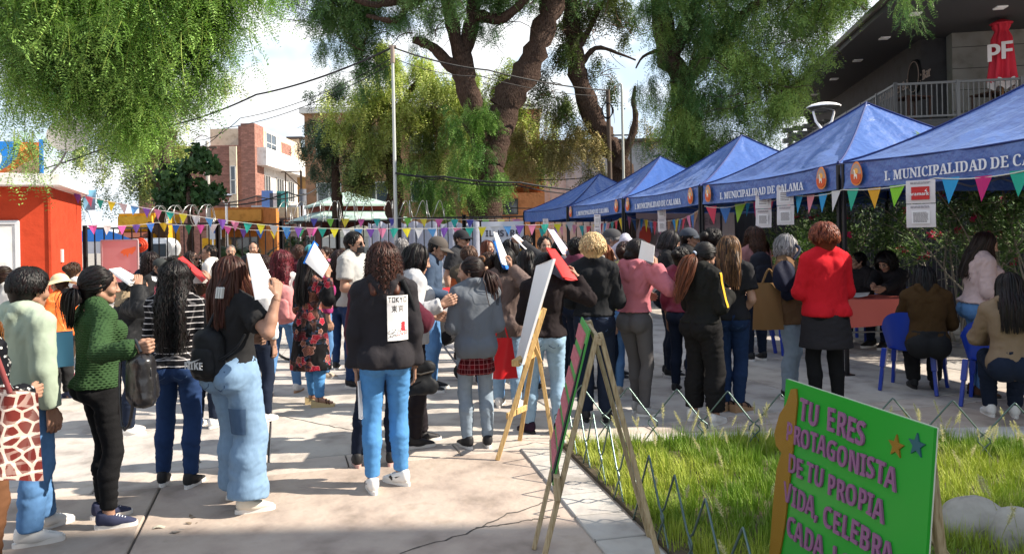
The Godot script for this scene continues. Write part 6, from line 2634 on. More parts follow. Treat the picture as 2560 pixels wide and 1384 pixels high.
func strand(pairs: int, llen: float, lwid: float, seed_: int) -> ArrayMesh:   # a hanging pepper-tree twig with feathered leaves
	var r := RandomNumberGenerator.new()
	r.seed = seed_
	var s := SH()
	var L := .55
	var bend := V(rr(r, -.2, .2), 0, rr(r, -.2, .2))
	var stem := PackedVector3Array()
	for i in 7:
		var f := i / 6.0
		stem.append(V(0, -f * L, 0) + bend * f * f)
	s.col = K(.75, .6, .45)
	s.tube(stem, .005, .002, 3, false)
	var fronds := 10
	for q in fronds:
		var f := (q + .5) / fronds
		var o := V(0, -f * L, 0) + bend * f * f
		var az := q * 2.4 + rr(r, -.5, .5)
		var dir := V(cos(az), 0, sin(az))
		var side := V(-sin(az), 0, cos(az))
		var fl := rr(r, .16, .26)
		for k in pairs:
			var g := (k + .8) / pairs
			var p := o + dir * fl * (g - .3 * g * g) + V(0, -fl * (.1 * g + .75 * g * g), 0)
			var tan := (dir * (1.0 - .6 * g) + V(0, -.1 - 1.5 * g, 0)).normalized()
			var tone := rr(r, .75, 1.25)
			s.col = Color(tone, tone * rr(r, .94, 1.06), tone * .95)
			for side_ in 2:
				var sg := side_ * 2.0 - 1.0
				var d := (tan * .5 + side * sg * 1.0 + V(rr(r, -.3, .3), rr(r, -.4, .35), rr(r, -.3, .3))).normalized() * llen * rr(r, .8, 1.15) * (1.0 - .4 * absf(g - .45))
				var w := d.cross(V(dir.x * .4, 1, dir.z * .4)).normalized() * lwid
				s.tri(p, p + d * .45 - w, p + d)
				s.tri(p, p + d, p + d * .45 + w)
	return s.mesh()

var strands := {}
func foliage(parent: Node3D, called: String, mesh: Mesh, clusters: Array, per: float, tones: Array, seed_: int, size := 1.0, drop := .0, upright := true, clump := .9) -> MultiMeshInstance3D:
	var r := RandomNumberGenerator.new()
	r.seed = seed_
	var xf: Array[Transform3D] = []
	var col: Array[Color] = []
	for c in clusters:
		var cen: Vector3 = c[0]
		var rad: float = c[1]
		var ry: float = c[2] if c.size() > 2 else rad * .8
		var tone: float = c[3] if c.size() > 3 else .5
		var n := int(per * rad * rad * maxf(.6, ry / rad))
		var subs: Array[Vector3] = []
		for i in maxi(3, int(n / 14.0)):
			var d := V(r.randfn(), r.randfn(), r.randfn()).normalized() * pow(r.randf(), .45)
			subs.append(cen + V(d.x * rad, d.y * ry, d.z * rad))
		for i in n:
			var si := r.randi() % subs.size()
			var p: Vector3 = subs[si] + V(r.randfn(), r.randfn() * .8, r.randfn()) * .24 * rad * clump
			var b: Basis
			if upright:
				b = Ry(r.randf() * TAU) * Basis(Vector3.RIGHT, r.randfn(.0, .38))
			else:
				b = Basis(V(r.randfn(), r.randfn(), r.randfn()).normalized(), r.randf() * TAU)
			xf.append(Transform3D(b.scaled(Vector3.ONE * size * rr(r, .65, 1.3)), p + V(0, drop, 0)))
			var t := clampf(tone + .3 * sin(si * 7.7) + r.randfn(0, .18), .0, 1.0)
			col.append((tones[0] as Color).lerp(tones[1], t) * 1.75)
	var mm := MultiMesh.new()
	mm.transform_format = MultiMesh.TRANSFORM_3D
	mm.use_colors = true
	mm.mesh = mesh
	mm.instance_count = xf.size()
	for i in xf.size():
		mm.set_instance_transform(i, xf[i])
		mm.set_instance_color(i, col[i])
	var o := MultiMeshInstance3D.new()
	o.multimesh = mm
	o.material_override = leaf_mat()
	o.name = called
	o.set_meta("kind", "stuff")
	parent.add_child(o, true)
	return o

func limb(parent: Node3D, called: String, pts: Array, r0: float, r1: float, m: Material, seed_ := 1, sides := 12) -> void:
	var r := RandomNumberGenerator.new()
	r.seed = seed_
	var cv := Curve3D.new()
	for i in pts.size():
		var t: Vector3 = ((pts[mini(i + 1, pts.size() - 1)] as Vector3) - (pts[maxi(i - 1, 0)] as Vector3)) * .17
		cv.add_point(pts[i], -t, t)
	var n := int(cv.get_baked_length() / .28) + 4
	var out := PackedVector3Array()
	var rad := PackedFloat32Array()
	for i in n + 1:
		var f := float(i) / n
		out.append(cv.sample_baked(cv.get_baked_length() * f, true) + V(r.randfn(), r.randfn(), r.randfn()) * lerpf(r0, r1, f) * .07)
		rad.append(lerpf(r0, r1, f) * (1.0 + .1 * r.randfn()) * (1.0 + .5 * exp(-f * 14.0) * (1.0 if called == "trunk" else .2)))
	var s := SH()
	s.tube(out, r0, r1, sides, true, rad)
	obj(called, s.mesh(), m, parent)

func twigs(parent: Node3D, clusters: Array, n: int, m: Material, seed_: int, thick := .012) -> void:   # fine bare branches running through the crown
	var r := RandomNumberGenerator.new()
	r.seed = seed_
	var s := SH()
	for c in clusters:
		for i in n:
			var p: Vector3 = c[0] + V(r.randfn(), r.randfn(), r.randfn()) * c[1] * .35
			var pts := P3([p])
			var d := V(r.randfn(), rr(r, -.2, .8), r.randfn()).normalized()
			for k in 6:
				d = (d + V(r.randfn(), r.randfn() - .25, r.randfn()) * .3).normalized()
				p += d * c[1] * .22
				pts.append(p)
			s.tube(pts, thick, thick * .35, 5, false)
	var o := obj("twigs", s.mesh(), m, parent)
	o.set_meta("kind", "stuff")

const DEEP := Color(.035, .075, .025)
const FRESH := Color(.17, .27, .065)
const OLIVE := Color(.26, .29, .09)
const GREYGREEN := Color(.06, .095, .06)

func build_trees() -> void:
	var near_twig := strand(9, .046, .0064, 1)
	var mid_twig := strand(5, .07, .0125, 2)
	var far_twig := strand(4, .09, .02, 3)
	var bark := bark_mat("bark_dark", C(.12, .087, .072))
	var tree: Node3D
	var cl: Array
	tree = thing("pepper_tree", "leafy pepper tree at far left whose feathery branches hang over the orange kiosk", "tree", V(-8.6, 0, -6.6), .0, "pepper trees round the plaza")
	tree.position = Vector3.ZERO
	limb(tree, "trunk", [V(-8.6, -.1, -6.4), V(-8.5, 1.6, -6.5), V(-8.1, 3.3, -6.8)], .38, .3, bark, 3)
	limb(tree, "limb", [V(-8.1, 3.2, -6.8), V(-7.0, 4.6, -7.2), V(-5.6, 5.2, -7.6), V(-4.2, 5.2, -7.8), V(-3.0, 4.8, -8.0)], .24, .05, bark, 4)
	limb(tree, "limb", [V(-8.1, 3.2, -6.8), V(-7.4, 4.4, -6.0), V(-6.0, 5.0, -5.2), V(-4.4, 5.0, -5.0)], .2, .05, bark, 5)
	cl = [[V(-4.451, 3.976, -7), 1.0, .6, .5], [V(-3.859, 3.991, -7.2), 1.0, .7, .6], [V(-3.263, 4.159, -7.4), .9, .5, .7], [V(-2.832, 4.268, -7.4), .45, .35, .8],
		[V(-4.589, 3.474, -7.2), .8, .6, .45], [V(-4.172, 3.475, -7.4), .8, .6, .5], [V(-3.763, 3.595, -7.6), .7, .55, .6], [V(-3.318, 3.866, -7.6), .6, .5, .6],
		[V(-4.429, 3.202, -7), .55, .3, .5], [V(-4.213, 3.359, -7.4), .6, .4, .5], [V(-3.771, 3.195, -7.6), .5, .35, .6], [V(-3.931, 3.063, -7.3), .4, .3, .6], [V(-3.796, 2.955, -7.6), .3, .35, .8], [V(-3.497, 3.433, -7.8), .35, .3, .6], [V(-3.869, 2.811, -7.7), .13, .2, .85]]
	foliage(tree, "crown", near_twig, cl, 480.0, [DEEP * 1.5, FRESH * 1.25], 41, .85, .3)
	foliage(tree, "hanging_sprays", near_twig, [[V(-2.836, 3.977, -7.6), .22, .3, .3], [V(-3.246, 3.609, -7.7), .22, .25, .4], [V(-2.981, 3.588, -7.8), .12, .2, .3], [V(-4.065, 2.407, -6.2), .18, .06, .4], [V(-4.012, 2.394, -6.4), .13, .06, .4], [V(-3.13, 3.303, -7.8), .12, .15, .35], [V(-2.388, 4.368, -7.6), .1, .06, .2]], 560.0, [DEEP * 1.5, FRESH], 42, .7, .2)
	tree = thing("pepper_tree", "thin grey-green tree behind the left branches beside the brick building", "tree", Vector3.ZERO, .0, "pepper trees round the plaza")
	limb(tree, "trunk", [V(-24.199, 0, -52.17), V(-15.152, 4.164, -33), V(-14.671, 6.587, -33)], .4, .2, bark, 6)
	cl = [[V(-14.828, 7.459, -33), 1.7, 1.4, .5], [V(-13.432, 7.78, -33), 1.1, .9, .5], [V(-16.424, 5.752, -33), 2.0, 1.8, .5], [V(-15.319, 5.488, -34), 1.3, 1.3, .5], [V(-17.5, 4.036, -33), 1.8, 1.3, .4], [V(-17.797, 6.647, -33), 2.0, 2.0, .4]]
	foliage(tree, "crown", far_twig, cl, 34.0, [GREYGREEN * 1.5, OLIVE * 1.1], 43, 1.5, .6)
	twigs(tree, cl, 4, bark, 44, .02)
	tree = thing("pepper_tree", "great dark pepper tree with a thick forked trunk leaning right", "tree", Vector3.ZERO, .0, "pepper trees round the plaza")
	limb(tree, "trunk", [V(-.943, 0, -26.629), V(-.872, 3.282, -26), V(-.7, 4.373, -26), V(-.16, 6.17, -26)], .62, .5, bark, 7, 16)
	limb(tree, "limb", [V(-.216, 6.075, -26), V(.618, 7.455, -26), V(1.361, 9.097, -26), V(1.815, 10.621, -26), V(2.399, 12.526, -26)], .5, .3, bark, 8, 14)
	limb(tree, "limb", [V(-.748, 4.032, -26), V(-1.016, 5.309, -25.8), V(-1.404, 6.818, -25.5), V(-1.606, 7.818, -25.4)], .46, .36, bark, 9, 14)
	limb(tree, "limb", [V(-1.595, 7.738, -25.4), V(-1.815, 8.689, -25.2), V(-2.136, 10.351, -25), V(-2.44, 11.672, -25)], .27, .16, bark, 10)
	limb(tree, "limb", [V(-1.593, 7.804, -25.4), V(-1.237, 8.789, -25.6), V(-1.058, 10.199, -25.8), V(-.485, 12.034, -26)], .27, .16, bark, 11)
	limb(tree, "limb", [V(-1.602, 7.377, -25.4), V(-1.918, 7.457, -25.2), V(-2.574, 8.082, -25), V(-3.137, 8.238, -24.8)], .24, .13, bark, 12)
	limb(tree, "limb", [V(-2.012, 9.953, -25), V(-3.221, 9.262, -24.6), V(-3.539, 8.76, -24.5), V(-4.511, 8.871, -24.2)], .17, .07, bark, 13)
	limb(tree, "limb", [V(-1.121, 9.245, -25.6), V(-.256, 8.893, -25), V(.273, 9.13, -24.6), V(.794, 9.573, -24.4)], .2, .12, bark, 14)
	limb(tree, "limb", [V(-3.333, 9.426, -24.5), V(-4.278, 9.161, -24), V(-4.947, 9.298, -23.6)], .15, .06, bark, 15)
	cl = [[V(-6.29, 9.904, -25), 1.5, 1.2, .2], [V(-5.109, 9.75, -25), 1.6, 1.3, .25], [V(-6.179, 8.849, -25), .8, .7, .2], [V(-4.995, 8.826, -25), 1.1, 1.2, .2], [V(-4.752, 7.769, -25), .75, 1.0, .25], [V(-3.737, 9.197, -25), 1.1, .6, .3], [V(-2.25, 9.501, -24), 1.4, .8, .4], [V(-2.459, 8.494, -24), .9, .45, .35], [V(-1.066, 10.266, -26), 1.4, .6, .3], [V(.29, 9.909, -25), 1.5, .7, .3], [V(-4.471, 11.152, -26), 2.5, 1.3, .3], [V(-1.587, 11.644, -26), 3.0, 1.4, .3], [V(1.149, 11.592, -26), 3.0, 1.4, .3], [V(-.251, 9.13, -25), .7, .4, .3]]
	foliage(tree, "crown", mid_twig, cl, 95.0, [DEEP * 1.5, K(.13, .21, .08)], 45, 1.25, .5)
	foliage(tree, "hanging_sprays", mid_twig, [[V(-4.83, 7.112, -25), .35, .8, .2], [V(-6.196, 7.928, -25), .25, .5, .1], [V(-5.615, 7.39, -25), .2, .35, .1], [V(-3.348, 8.653, -24.5), .5, .35, .2], [V(-2.971, 7.998, -25), .35, .3, .3], [V(-.661, 8.348, -25), .35, .5, .2]], 150.0, [DEEP * 1.3, DEEP * 2.8], 46, 1.0, .4)
	foliage(tree, "lower_shoots", mid_twig, [[V(-1.116, 5.198, -25), 1.0, .8, .5], [V(-1.668, 3.893, -25), 1.2, 1.0, .5], [V(-.816, 3.337, -24.8), 1.0, .7, .5], [V(-.988, 5.489, -25.2), .5, .5, .6], [V(-2.839, 3.376, -24.8), 1.0, .8, .4], [V(-2.591, 2.718, -24.8), 1.2, .5, .4]], 110.0, [K(.025, .075, .016), K(.13, .22, .05)], 47, 1.0, .4)
	twigs(tree, cl, 5, bark, 48, .02)
	tree = thing("pepper_tree", "olive-yellow weeping tree behind the tall pole and the pavilion roof", "tree", Vector3.ZERO, .0, "pepper trees round the plaza")
	limb(tree, "trunk", [V(-5.267, 0, -34.294), V(-5.057, 5.187, -33), V(-5.107, 7.099, -33)], .45, .3, bark, 16)
	limb(tree, "limb", [V(-5.11, 6.925, -33), V(-5.608, 8.15, -33), V(-5.761, 9.196, -33)], .22, .07, bark, 17)
	limb(tree, "limb", [V(-5.02, 7.097, -33), V(-4.038, 8.468, -33), V(-3.335, 8.889, -33)], .22, .07, bark, 18)
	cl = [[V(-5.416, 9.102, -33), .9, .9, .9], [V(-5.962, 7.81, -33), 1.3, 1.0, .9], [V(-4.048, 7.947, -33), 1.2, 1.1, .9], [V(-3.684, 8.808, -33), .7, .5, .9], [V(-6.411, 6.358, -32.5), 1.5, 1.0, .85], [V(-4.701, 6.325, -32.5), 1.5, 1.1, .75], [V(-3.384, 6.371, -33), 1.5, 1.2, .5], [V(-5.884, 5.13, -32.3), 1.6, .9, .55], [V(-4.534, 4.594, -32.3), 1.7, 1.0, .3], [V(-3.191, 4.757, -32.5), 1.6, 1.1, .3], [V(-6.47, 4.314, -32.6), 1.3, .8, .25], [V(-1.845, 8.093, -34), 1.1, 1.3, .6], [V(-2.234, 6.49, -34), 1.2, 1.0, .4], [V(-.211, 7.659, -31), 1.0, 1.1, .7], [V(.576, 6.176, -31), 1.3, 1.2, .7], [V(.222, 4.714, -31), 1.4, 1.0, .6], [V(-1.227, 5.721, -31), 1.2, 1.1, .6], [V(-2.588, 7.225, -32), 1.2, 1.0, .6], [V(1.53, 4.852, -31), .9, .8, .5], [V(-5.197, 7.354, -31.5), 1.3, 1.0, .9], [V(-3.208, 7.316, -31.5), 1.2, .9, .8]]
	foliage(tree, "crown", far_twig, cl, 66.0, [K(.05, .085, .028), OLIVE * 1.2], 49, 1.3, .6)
	twigs(tree, cl, 6, bark, 50, .02)
	tree = thing("pepper_tree", "blue-grey shaded tree left of the olive one behind the pavilion", "tree", Vector3.ZERO, .0, "pepper trees round the plaza")
	limb(tree, "trunk", [V(-8.309, 0, -36.569), V(-7.847, 4.987, -34), V(-7.949, 7.136, -34)], .35, .12, bark, 19)
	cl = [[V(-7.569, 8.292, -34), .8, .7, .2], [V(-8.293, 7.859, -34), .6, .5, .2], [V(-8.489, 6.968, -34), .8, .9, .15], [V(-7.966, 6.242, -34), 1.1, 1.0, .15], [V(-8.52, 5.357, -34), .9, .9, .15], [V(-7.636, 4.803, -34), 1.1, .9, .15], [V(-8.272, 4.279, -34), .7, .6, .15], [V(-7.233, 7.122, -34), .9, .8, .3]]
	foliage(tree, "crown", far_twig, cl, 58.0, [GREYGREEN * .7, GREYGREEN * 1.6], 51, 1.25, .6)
	tree = thing("pepper_tree", "leaning dark-trunked tree with dry brownish twigs behind the farthest tent", "tree", Vector3.ZERO, .0, "pepper trees round the plaza")
	limb(tree, "trunk", [V(4.045, 0, -27.656), V(4.099, 4.048, -28), V(3.717, 4.851, -28), V(2.966, 6.428, -28), V(2.575, 7.541, -28), V(2.434, 8.649, -28), V(2.3, 10.125, -28), V(2.181, 11.602, -28)], .55, .22, bark, 20, 14)
	limb(tree, "limb", [V(3.884, 4.152, -27.5), V(4.383, 5.228, -27.5), V(4.572, 6.021, -27.5), V(4.48, 6.529, -27.5), V(4.563, 7.107, -27.5)], .2, .05, bark, 21)
	limb(tree, "limb", [V(2.552, 7.91, -28), V(3.229, 8.634, -28), V(4.109, 8.396, -28), V(4.694, 8.163, -28)], .12, .03, bark, 22)
	limb(tree, "limb", [V(2.49, 8.5, -28), V(3.099, 9.52, -28), V(3.558, 10.396, -28)], .16, .05, bark, 23)
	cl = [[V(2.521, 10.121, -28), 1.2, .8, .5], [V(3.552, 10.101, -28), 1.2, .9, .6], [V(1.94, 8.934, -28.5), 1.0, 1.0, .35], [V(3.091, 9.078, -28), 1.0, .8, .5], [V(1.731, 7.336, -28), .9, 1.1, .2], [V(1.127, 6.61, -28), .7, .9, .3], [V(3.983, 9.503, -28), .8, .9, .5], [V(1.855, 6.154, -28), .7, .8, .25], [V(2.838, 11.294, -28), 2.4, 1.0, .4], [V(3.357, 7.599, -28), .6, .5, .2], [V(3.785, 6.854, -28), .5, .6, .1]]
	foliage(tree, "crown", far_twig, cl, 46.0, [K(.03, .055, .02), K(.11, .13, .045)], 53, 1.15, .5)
	foliage(tree, "dry_sprays", far_twig, [[V(2.139, 5.559, -28), .9, .8, .5], [V(2.856, 4.514, -28), 1.3, .9, .5], [V(1.818, 4.239, -28), 1.0, .7, .3], [V(.522, 4.968, -29), 1.1, 1.0, .6], [V(.199, 4.058, -29), 1.0, .7, .6], [V(4.791, 5.508, -28), .6, .5, .4], [V(2.35, 4.78, -29), 1.3, 1.0, .5], [V(1.296, 5.564, -29), 1.0, 1.0, .5], [V(3.436, 5.675, -29), .9, .8, .3]], 48.0, [K(.07, .08, .03), K(.26, .2, .09)], 54, 1.1, .4)
	twigs(tree, cl, 7, mat("dry_twig", C(.16, .1, .07), .9), 55, .018)
	tree = thing("pepper_tree", "big bright-green pepper tree spreading above the blue tents at right", "tree", Vector3.ZERO, .0, "pepper trees round the plaza")
	limb(tree, "trunk", [V(5.054, 0, -20.775), V(5.218, 3.451, -21.5), V(4.959, 5.267, -21.5), V(4.84, 6.175, -21.5), V(4.479, 6.782, -21.5), V(4.414, 7.541, -21.5), V(4.298, 8.562, -21.5), V(4.229, 9.695, -21.5)], .5, .22, bark, 24, 14)
	limb(tree, "limb", [V(4.578, 6.633, -21.5), V(4.816, 7.197, -21.3), V(5.151, 7.941, -21), V(5.665, 8.677, -20.6)], .22, .12, bark, 25)
	limb(tree, "limb", [V(4.89, 5.834, -21.5), V(5.573, 6.777, -20.8), V(6.431, 7.612, -20), V(7.373, 8.024, -19.4)], .24, .08, bark, 26)
	limb(tree, "limb", [V(4.426, 6.975, -21.5), V(3.78, 6.689, -21.2), V(3.516, 6.314, -21)], .07, .02, bark, 27)
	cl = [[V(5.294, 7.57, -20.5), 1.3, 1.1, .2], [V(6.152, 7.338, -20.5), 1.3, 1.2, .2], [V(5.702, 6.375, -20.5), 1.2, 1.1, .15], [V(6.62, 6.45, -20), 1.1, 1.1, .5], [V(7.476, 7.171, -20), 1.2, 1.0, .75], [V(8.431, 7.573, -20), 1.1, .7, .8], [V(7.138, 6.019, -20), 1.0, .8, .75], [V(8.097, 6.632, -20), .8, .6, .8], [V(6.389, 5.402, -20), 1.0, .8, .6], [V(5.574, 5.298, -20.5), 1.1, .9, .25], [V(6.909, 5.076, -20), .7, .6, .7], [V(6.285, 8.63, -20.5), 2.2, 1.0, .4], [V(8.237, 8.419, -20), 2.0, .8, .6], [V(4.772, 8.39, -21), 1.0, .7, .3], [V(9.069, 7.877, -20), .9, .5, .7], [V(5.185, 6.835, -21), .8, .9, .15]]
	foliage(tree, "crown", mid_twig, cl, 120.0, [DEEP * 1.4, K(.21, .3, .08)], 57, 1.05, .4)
	foliage(tree, "lower_shoots", mid_twig, [[V(4.439, 4.718, -20.8), 1.0, .7, .6], [V(5.234, 4.442, -20.5), 1.1, .7, .6], [V(6.055, 4.461, -20), 1.0, .7, .6], [V(6.826, 4.312, -19.8), .7, .6, .7], [V(4.135, 3.981, -21), .8, .6, .5], [V(5.111, 3.689, -20.5), 1.2, .5, .4], [V(6.249, 3.615, -20), 1.3, .5, .4], [V(4.713, 5.296, -21), .6, .5, .5]], 130.0, [K(.025, .07, .014), K(.2, .28, .075)], 58, .95, .35)
	foliage(tree, "hanging_sprays", mid_twig, [[V(3.927, 7.522, -21), .35, .5, .2], [V(4.067, 6.193, -21), .35, .6, .15], [V(3.831, 5.423, -21), .3, .5, .1], [V(9.273, 7.557, -20), .4, .4, .6], [V(7.978, 5.898, -20), .4, .4, .6], [V(7.441, 5.382, -20), .4, .4, .6]], 150.0, [DEEP, K(.1, .17, .035)], 59, .9, .35)
	foliage(tree, "outer_spray", near_twig, [[V(6.184, 5.272, -11.5), .3, .25, .5], [V(6.086, 4.911, -11.5), .14, .2, .4], [V(6.256, 5.876, -11.5), .5, .4, .5]], 260.0, [DEEP * 1.5, FRESH], 60, .75, .2)
	limb(tree, "limb", [V(7.373, 8.024, -19.4), V(6.985, 7.659, -15), V(6.535, 6.439, -12), V(6.386, 6.049, -10.5)], .12, .05, bark, 28)
	twigs(tree, cl, 5, bark, 61, .016)
	tree = thing("broadleaf_tree", "small dark round-leaved tree in front of the brick building", "tree", Vector3.ZERO, .0)
	limb(tree, "trunk", [V(-13.061, 0, -30.862), V(-11.427, 2.41, -27), V(-11.465, 4.116, -27), V(-11.307, 4.966, -27)], .16, .07, bark, 29)
	var lf := SH()
	for i in 5:
		var a := Basis(V(sin(i * 2.1), cos(i * 1.3), sin(i * .7)).normalized(), i * 1.7)
		var o := V(sin(i * 1.9), cos(i * 2.7), sin(i * 3.3)) * .12
		lf.quad(o + a * V(-.07, -.09, 0), o + a * V(.07, -.09, .02), o + a * V(.08, .08, 0), o + a * V(-.06, .09, -.02))
	cl = [[V(-11.021, 5.031, -27), .55, .4], [V(-11.744, 4.405, -27), .75, .5], [V(-10.607, 4.384, -27), .4, .35], [V(-12.181, 3.845, -27), .8, .5], [V(-11.476, 3.548, -27), .8, .5], [V(-10.621, 3.673, -27), .45, .4], [V(-12.476, 3.282, -27), .7, .3], [V(-11.055, 3.255, -27), .7, .3]]
	foliage(tree, "crown", lf.mesh(), cl, 210.0, [K(.012, .03, .012), K(.035, .075, .022)], 62, .9, .0, false)

func palm(label: String, at: Vector3, h: float, n: int, seed_: int, tone: Color) -> void:
	var r := RandomNumberGenerator.new()
	r.seed = seed_
	var o := thing("palm", label, "palm", at, .0, "palms behind the railings")
	limb(o, "trunk", [V(0, 0, 0), V(.02, h * .5, 0), V(0, h, 0)], .13, .11, bark_mat("bark_dark"), seed_)
	for i in n:
		var s := SH()
		var az := TAU * i / n + rr(r, -.2, .2)
		var up := rr(r, .25, 1.25)
		var L := rr(r, 1.2, 1.7)
		var dir := V(cos(az), 0, sin(az))
		var side := V(-sin(az), 0, cos(az))
		var pts := PackedVector3Array()
		for k in 12:
			var f := k / 11.0
			pts.append(V(0, h, 0) + dir * L * f * cos(up) * (1.0 - .1 * f) + V(0, L * (f * sin(up) - .75 * f * f), 0))
		s.col = tone * 1.3
		s.tube(pts, .012, .004, 4, false)
		for k in range(2, 36):
			var f := k / 36.0
			var ia := int(f * 11.0)
			var p := pts[ia].lerp(pts[mini(ia + 1, 11)], f * 11.0 - ia)
			var t := (pts[mini(ia + 1, 11)] - pts[ia]).normalized()
			for side_ in 2:
				var sg := side_ * 2.0 - 1.0
				var d := (t * .75 + side * sg + V(0, .25, 0)).normalized() * (.42 * sin(PI * (.12 + .82 * f)) + .05)
				var w := d.cross(Vector3.UP).normalized() * .014
				s.col = tone * rr(r, .7, 1.5)
				s.tri(p - w, p + w, p + d + V(0, -.05, 0))
		obj("frond", s.mesh(), leaf_mat(), o)

func oleander(label: String, at: Vector3, stems: int, h: float, spread: float, seed_: int, flowers: int) -> void:
	var r := RandomNumberGenerator.new()
	r.seed = seed_
	var o := thing("oleander_bush", label, "bush", at, .0, "pink-flowered oleanders behind the tents")
	var stem_m := mat("oleander_stem", C(.3, .27, .22), .8)
	var tips: Array = []
	for i in stems:
		var az := r.randf() * TAU
		var p := V(cos(az), 0, sin(az)) * .12
		var d := (V(cos(az), 0, sin(az)) * rr(r, .2, .8) * spread + V(0, 1, 0)).normalized()
		var pts := P3([p])
		var s := SH()
		var L := h * rr(r, .7, 1.05)
		for k in 8:
			d = (d + V(r.randfn(), .2 * r.randfn(), r.randfn()) * .14).normalized()
			p += d * L / 8.0
			pts.append(p)
			if k > 2:
				var q := p
				var e := (d + V(r.randfn(), r.randfn() * .5, r.randfn()) * .7).normalized()
				var br := P3([q])
				for z in 4:
					e = (e + V(r.randfn(), r.randfn(), r.randfn()) * .18 + V(0, .1, 0)).normalized()
					q += e * .13
					br.append(q)
				s.tube(br, .008, .004, 5, false)
				tips.append([q, .2, .2, r.randf()])
		s.tube(pts, .018, .008, 6, false)
		tips.append([p, .24, .24, r.randf()])
		obj("stem", s.mesh(), stem_m, o)
	var lf := SH()
	for i in 7:
		var az := i * 2.4
		var d := V(cos(az), .7 - i * .16, sin(az)).normalized() * .15
		var w := d.cross(V(.1, 1, 0)).normalized() * .012
		var p := V(0, -i * .03, 0)
		lf.tri(p, p + d * .5 - w, p + d)
		lf.tri(p, p + d, p + d * .5 + w)
	foliage(o, "foliage", lf.mesh(), tips, 330.0, [K(.03, .06, .025), K(.09, .14, .045)], seed_ + 1, 1.0, .0, true, 1.2)
	var pet := mat("oleander_petal", C(.72, .035, .16), .6, {"backlight": K(.3, .05, .1)})
	for i in flowers:
		var t: Array = tips[r.randi() % tips.size()]
		var s := SH()
		for k in 9:
			var c := V(r.randfn(), r.randfn() * .7, r.randfn()) * .045
			for q in 5:
				var an := q * TAU / 5.0
				var b := Basis(V(r.randfn(), r.randfn(), r.randfn()).normalized(), 1.0)
				var d := b * V(cos(an), .35, sin(an)) * .034
				var w := b * V(-sin(an), 0, cos(an)) * .015
				s.quad(c - w * .5, c + w * .5, c + d + w, c + d - w)
		obj("flower_cluster", s.mesh(), pet, o, At(t[0] + V(0, .03, 0)))

func tuft(h: float, blades: int, seed_: int) -> ArrayMesh:
	var r := RandomNumberGenerator.new()
	r.seed = seed_
	var s := SH()
	for i in blades:
		var az := r.randf() * TAU
		var dir := V(cos(az), 0, sin(az))
		var p := dir * r.randf() * .05
		var L := h * rr(r, .6, 1.15)
		var bend := rr(r, .1, .85)
		var side := V(-sin(az), 0, cos(az)) * .0032
		var prev := p
		var tone := rr(r, .7, 1.3)
		s.col = Color(tone, tone, tone * .9)
		for k in 3:
			var f := (k + 1) / 3.0
			var q := p + V(0, L * (f - .3 * bend * f * f), 0) + dir * L * bend * f * f * .8
			var w0 := side * (1.0 - k / 3.0)
			var w1 := side * (1.0 - f)
			s.quad(prev - w0, prev + w0, q + w1, q - w1)
			prev = q
	return s.mesh()

func plume(seed_: int) -> ArrayMesh:   # a furry seed head on a thin stalk
	var r := RandomNumberGenerator.new()
	r.seed = seed_
	var s := SH()
	var dir := V(r.randfn(), 0, r.randfn()).normalized() * .1
	s.col = K(.5, .55, .3)
	var pts := P3([Vector3.ZERO, V(dir.x * .3, .18, dir.z * .3), V(dir.x, .34, dir.z)])
	s.tube(pts, .0018, .0012, 4, false)
	for i in 170:
		var f := r.randf()
		var c := V(dir.x * (.6 + .5 * f), .24 + .11 * f, dir.z * (.6 + .5 * f))
		var d := V(r.randfn(), .5 + absf(r.randfn()) * .4, r.randfn()).normalized() * .026 * sin(PI * (.15 + .8 * f))
		var w := d.cross(V(r.randfn(), r.randfn(), r.randfn())).normalized() * .0013
		s.col = K(1, .98, .85) * rr(r, .8, 1.1)
		s.tri(c - w, c + w, c + d)
	return s.mesh()
const BLACK_HAIR := Color(.0105, .0085, .0085)
const DARK_BROWN := Color(.026, .014, .01)
var crowd: Array[Dictionary] = []
var plain_legs := {}
var plain_shoes := {}

func who(label: String, at: Vector3, h: float, yaw: float, d: Dictionary) -> void:
	d.label = label
	d.at = at
	d.h = h
	d.yaw = yaw
	if not d.has("legs"):
		d.legs = plain_legs
	if not d.has("shoes"):
		d.shoes = plain_shoes
	if not d.has("cell"):
		d.cell = .0125 if d.get("near", false) else .022
	if not d.has("dense"):
		d.dense = .9 if d.get("near", false) else .34
	crowd.append(d)

func jeans(key: String, col: Color) -> Material:
	return mat(key, col, .85, {"tri": V(2.4, 1.5, 2.4), "spec": .25, "normal": noise_tex("cloth_relief", 5, .018, 512, 5.0), "nscale": .2,
		"tex": noise_tex("denim_tone", 15, .02, 512, .0, [[.0, K(.88, .89, .9)], [.5, K(.96, .96, .97)], [1.0, K(1, 1, 1)]], 5)})

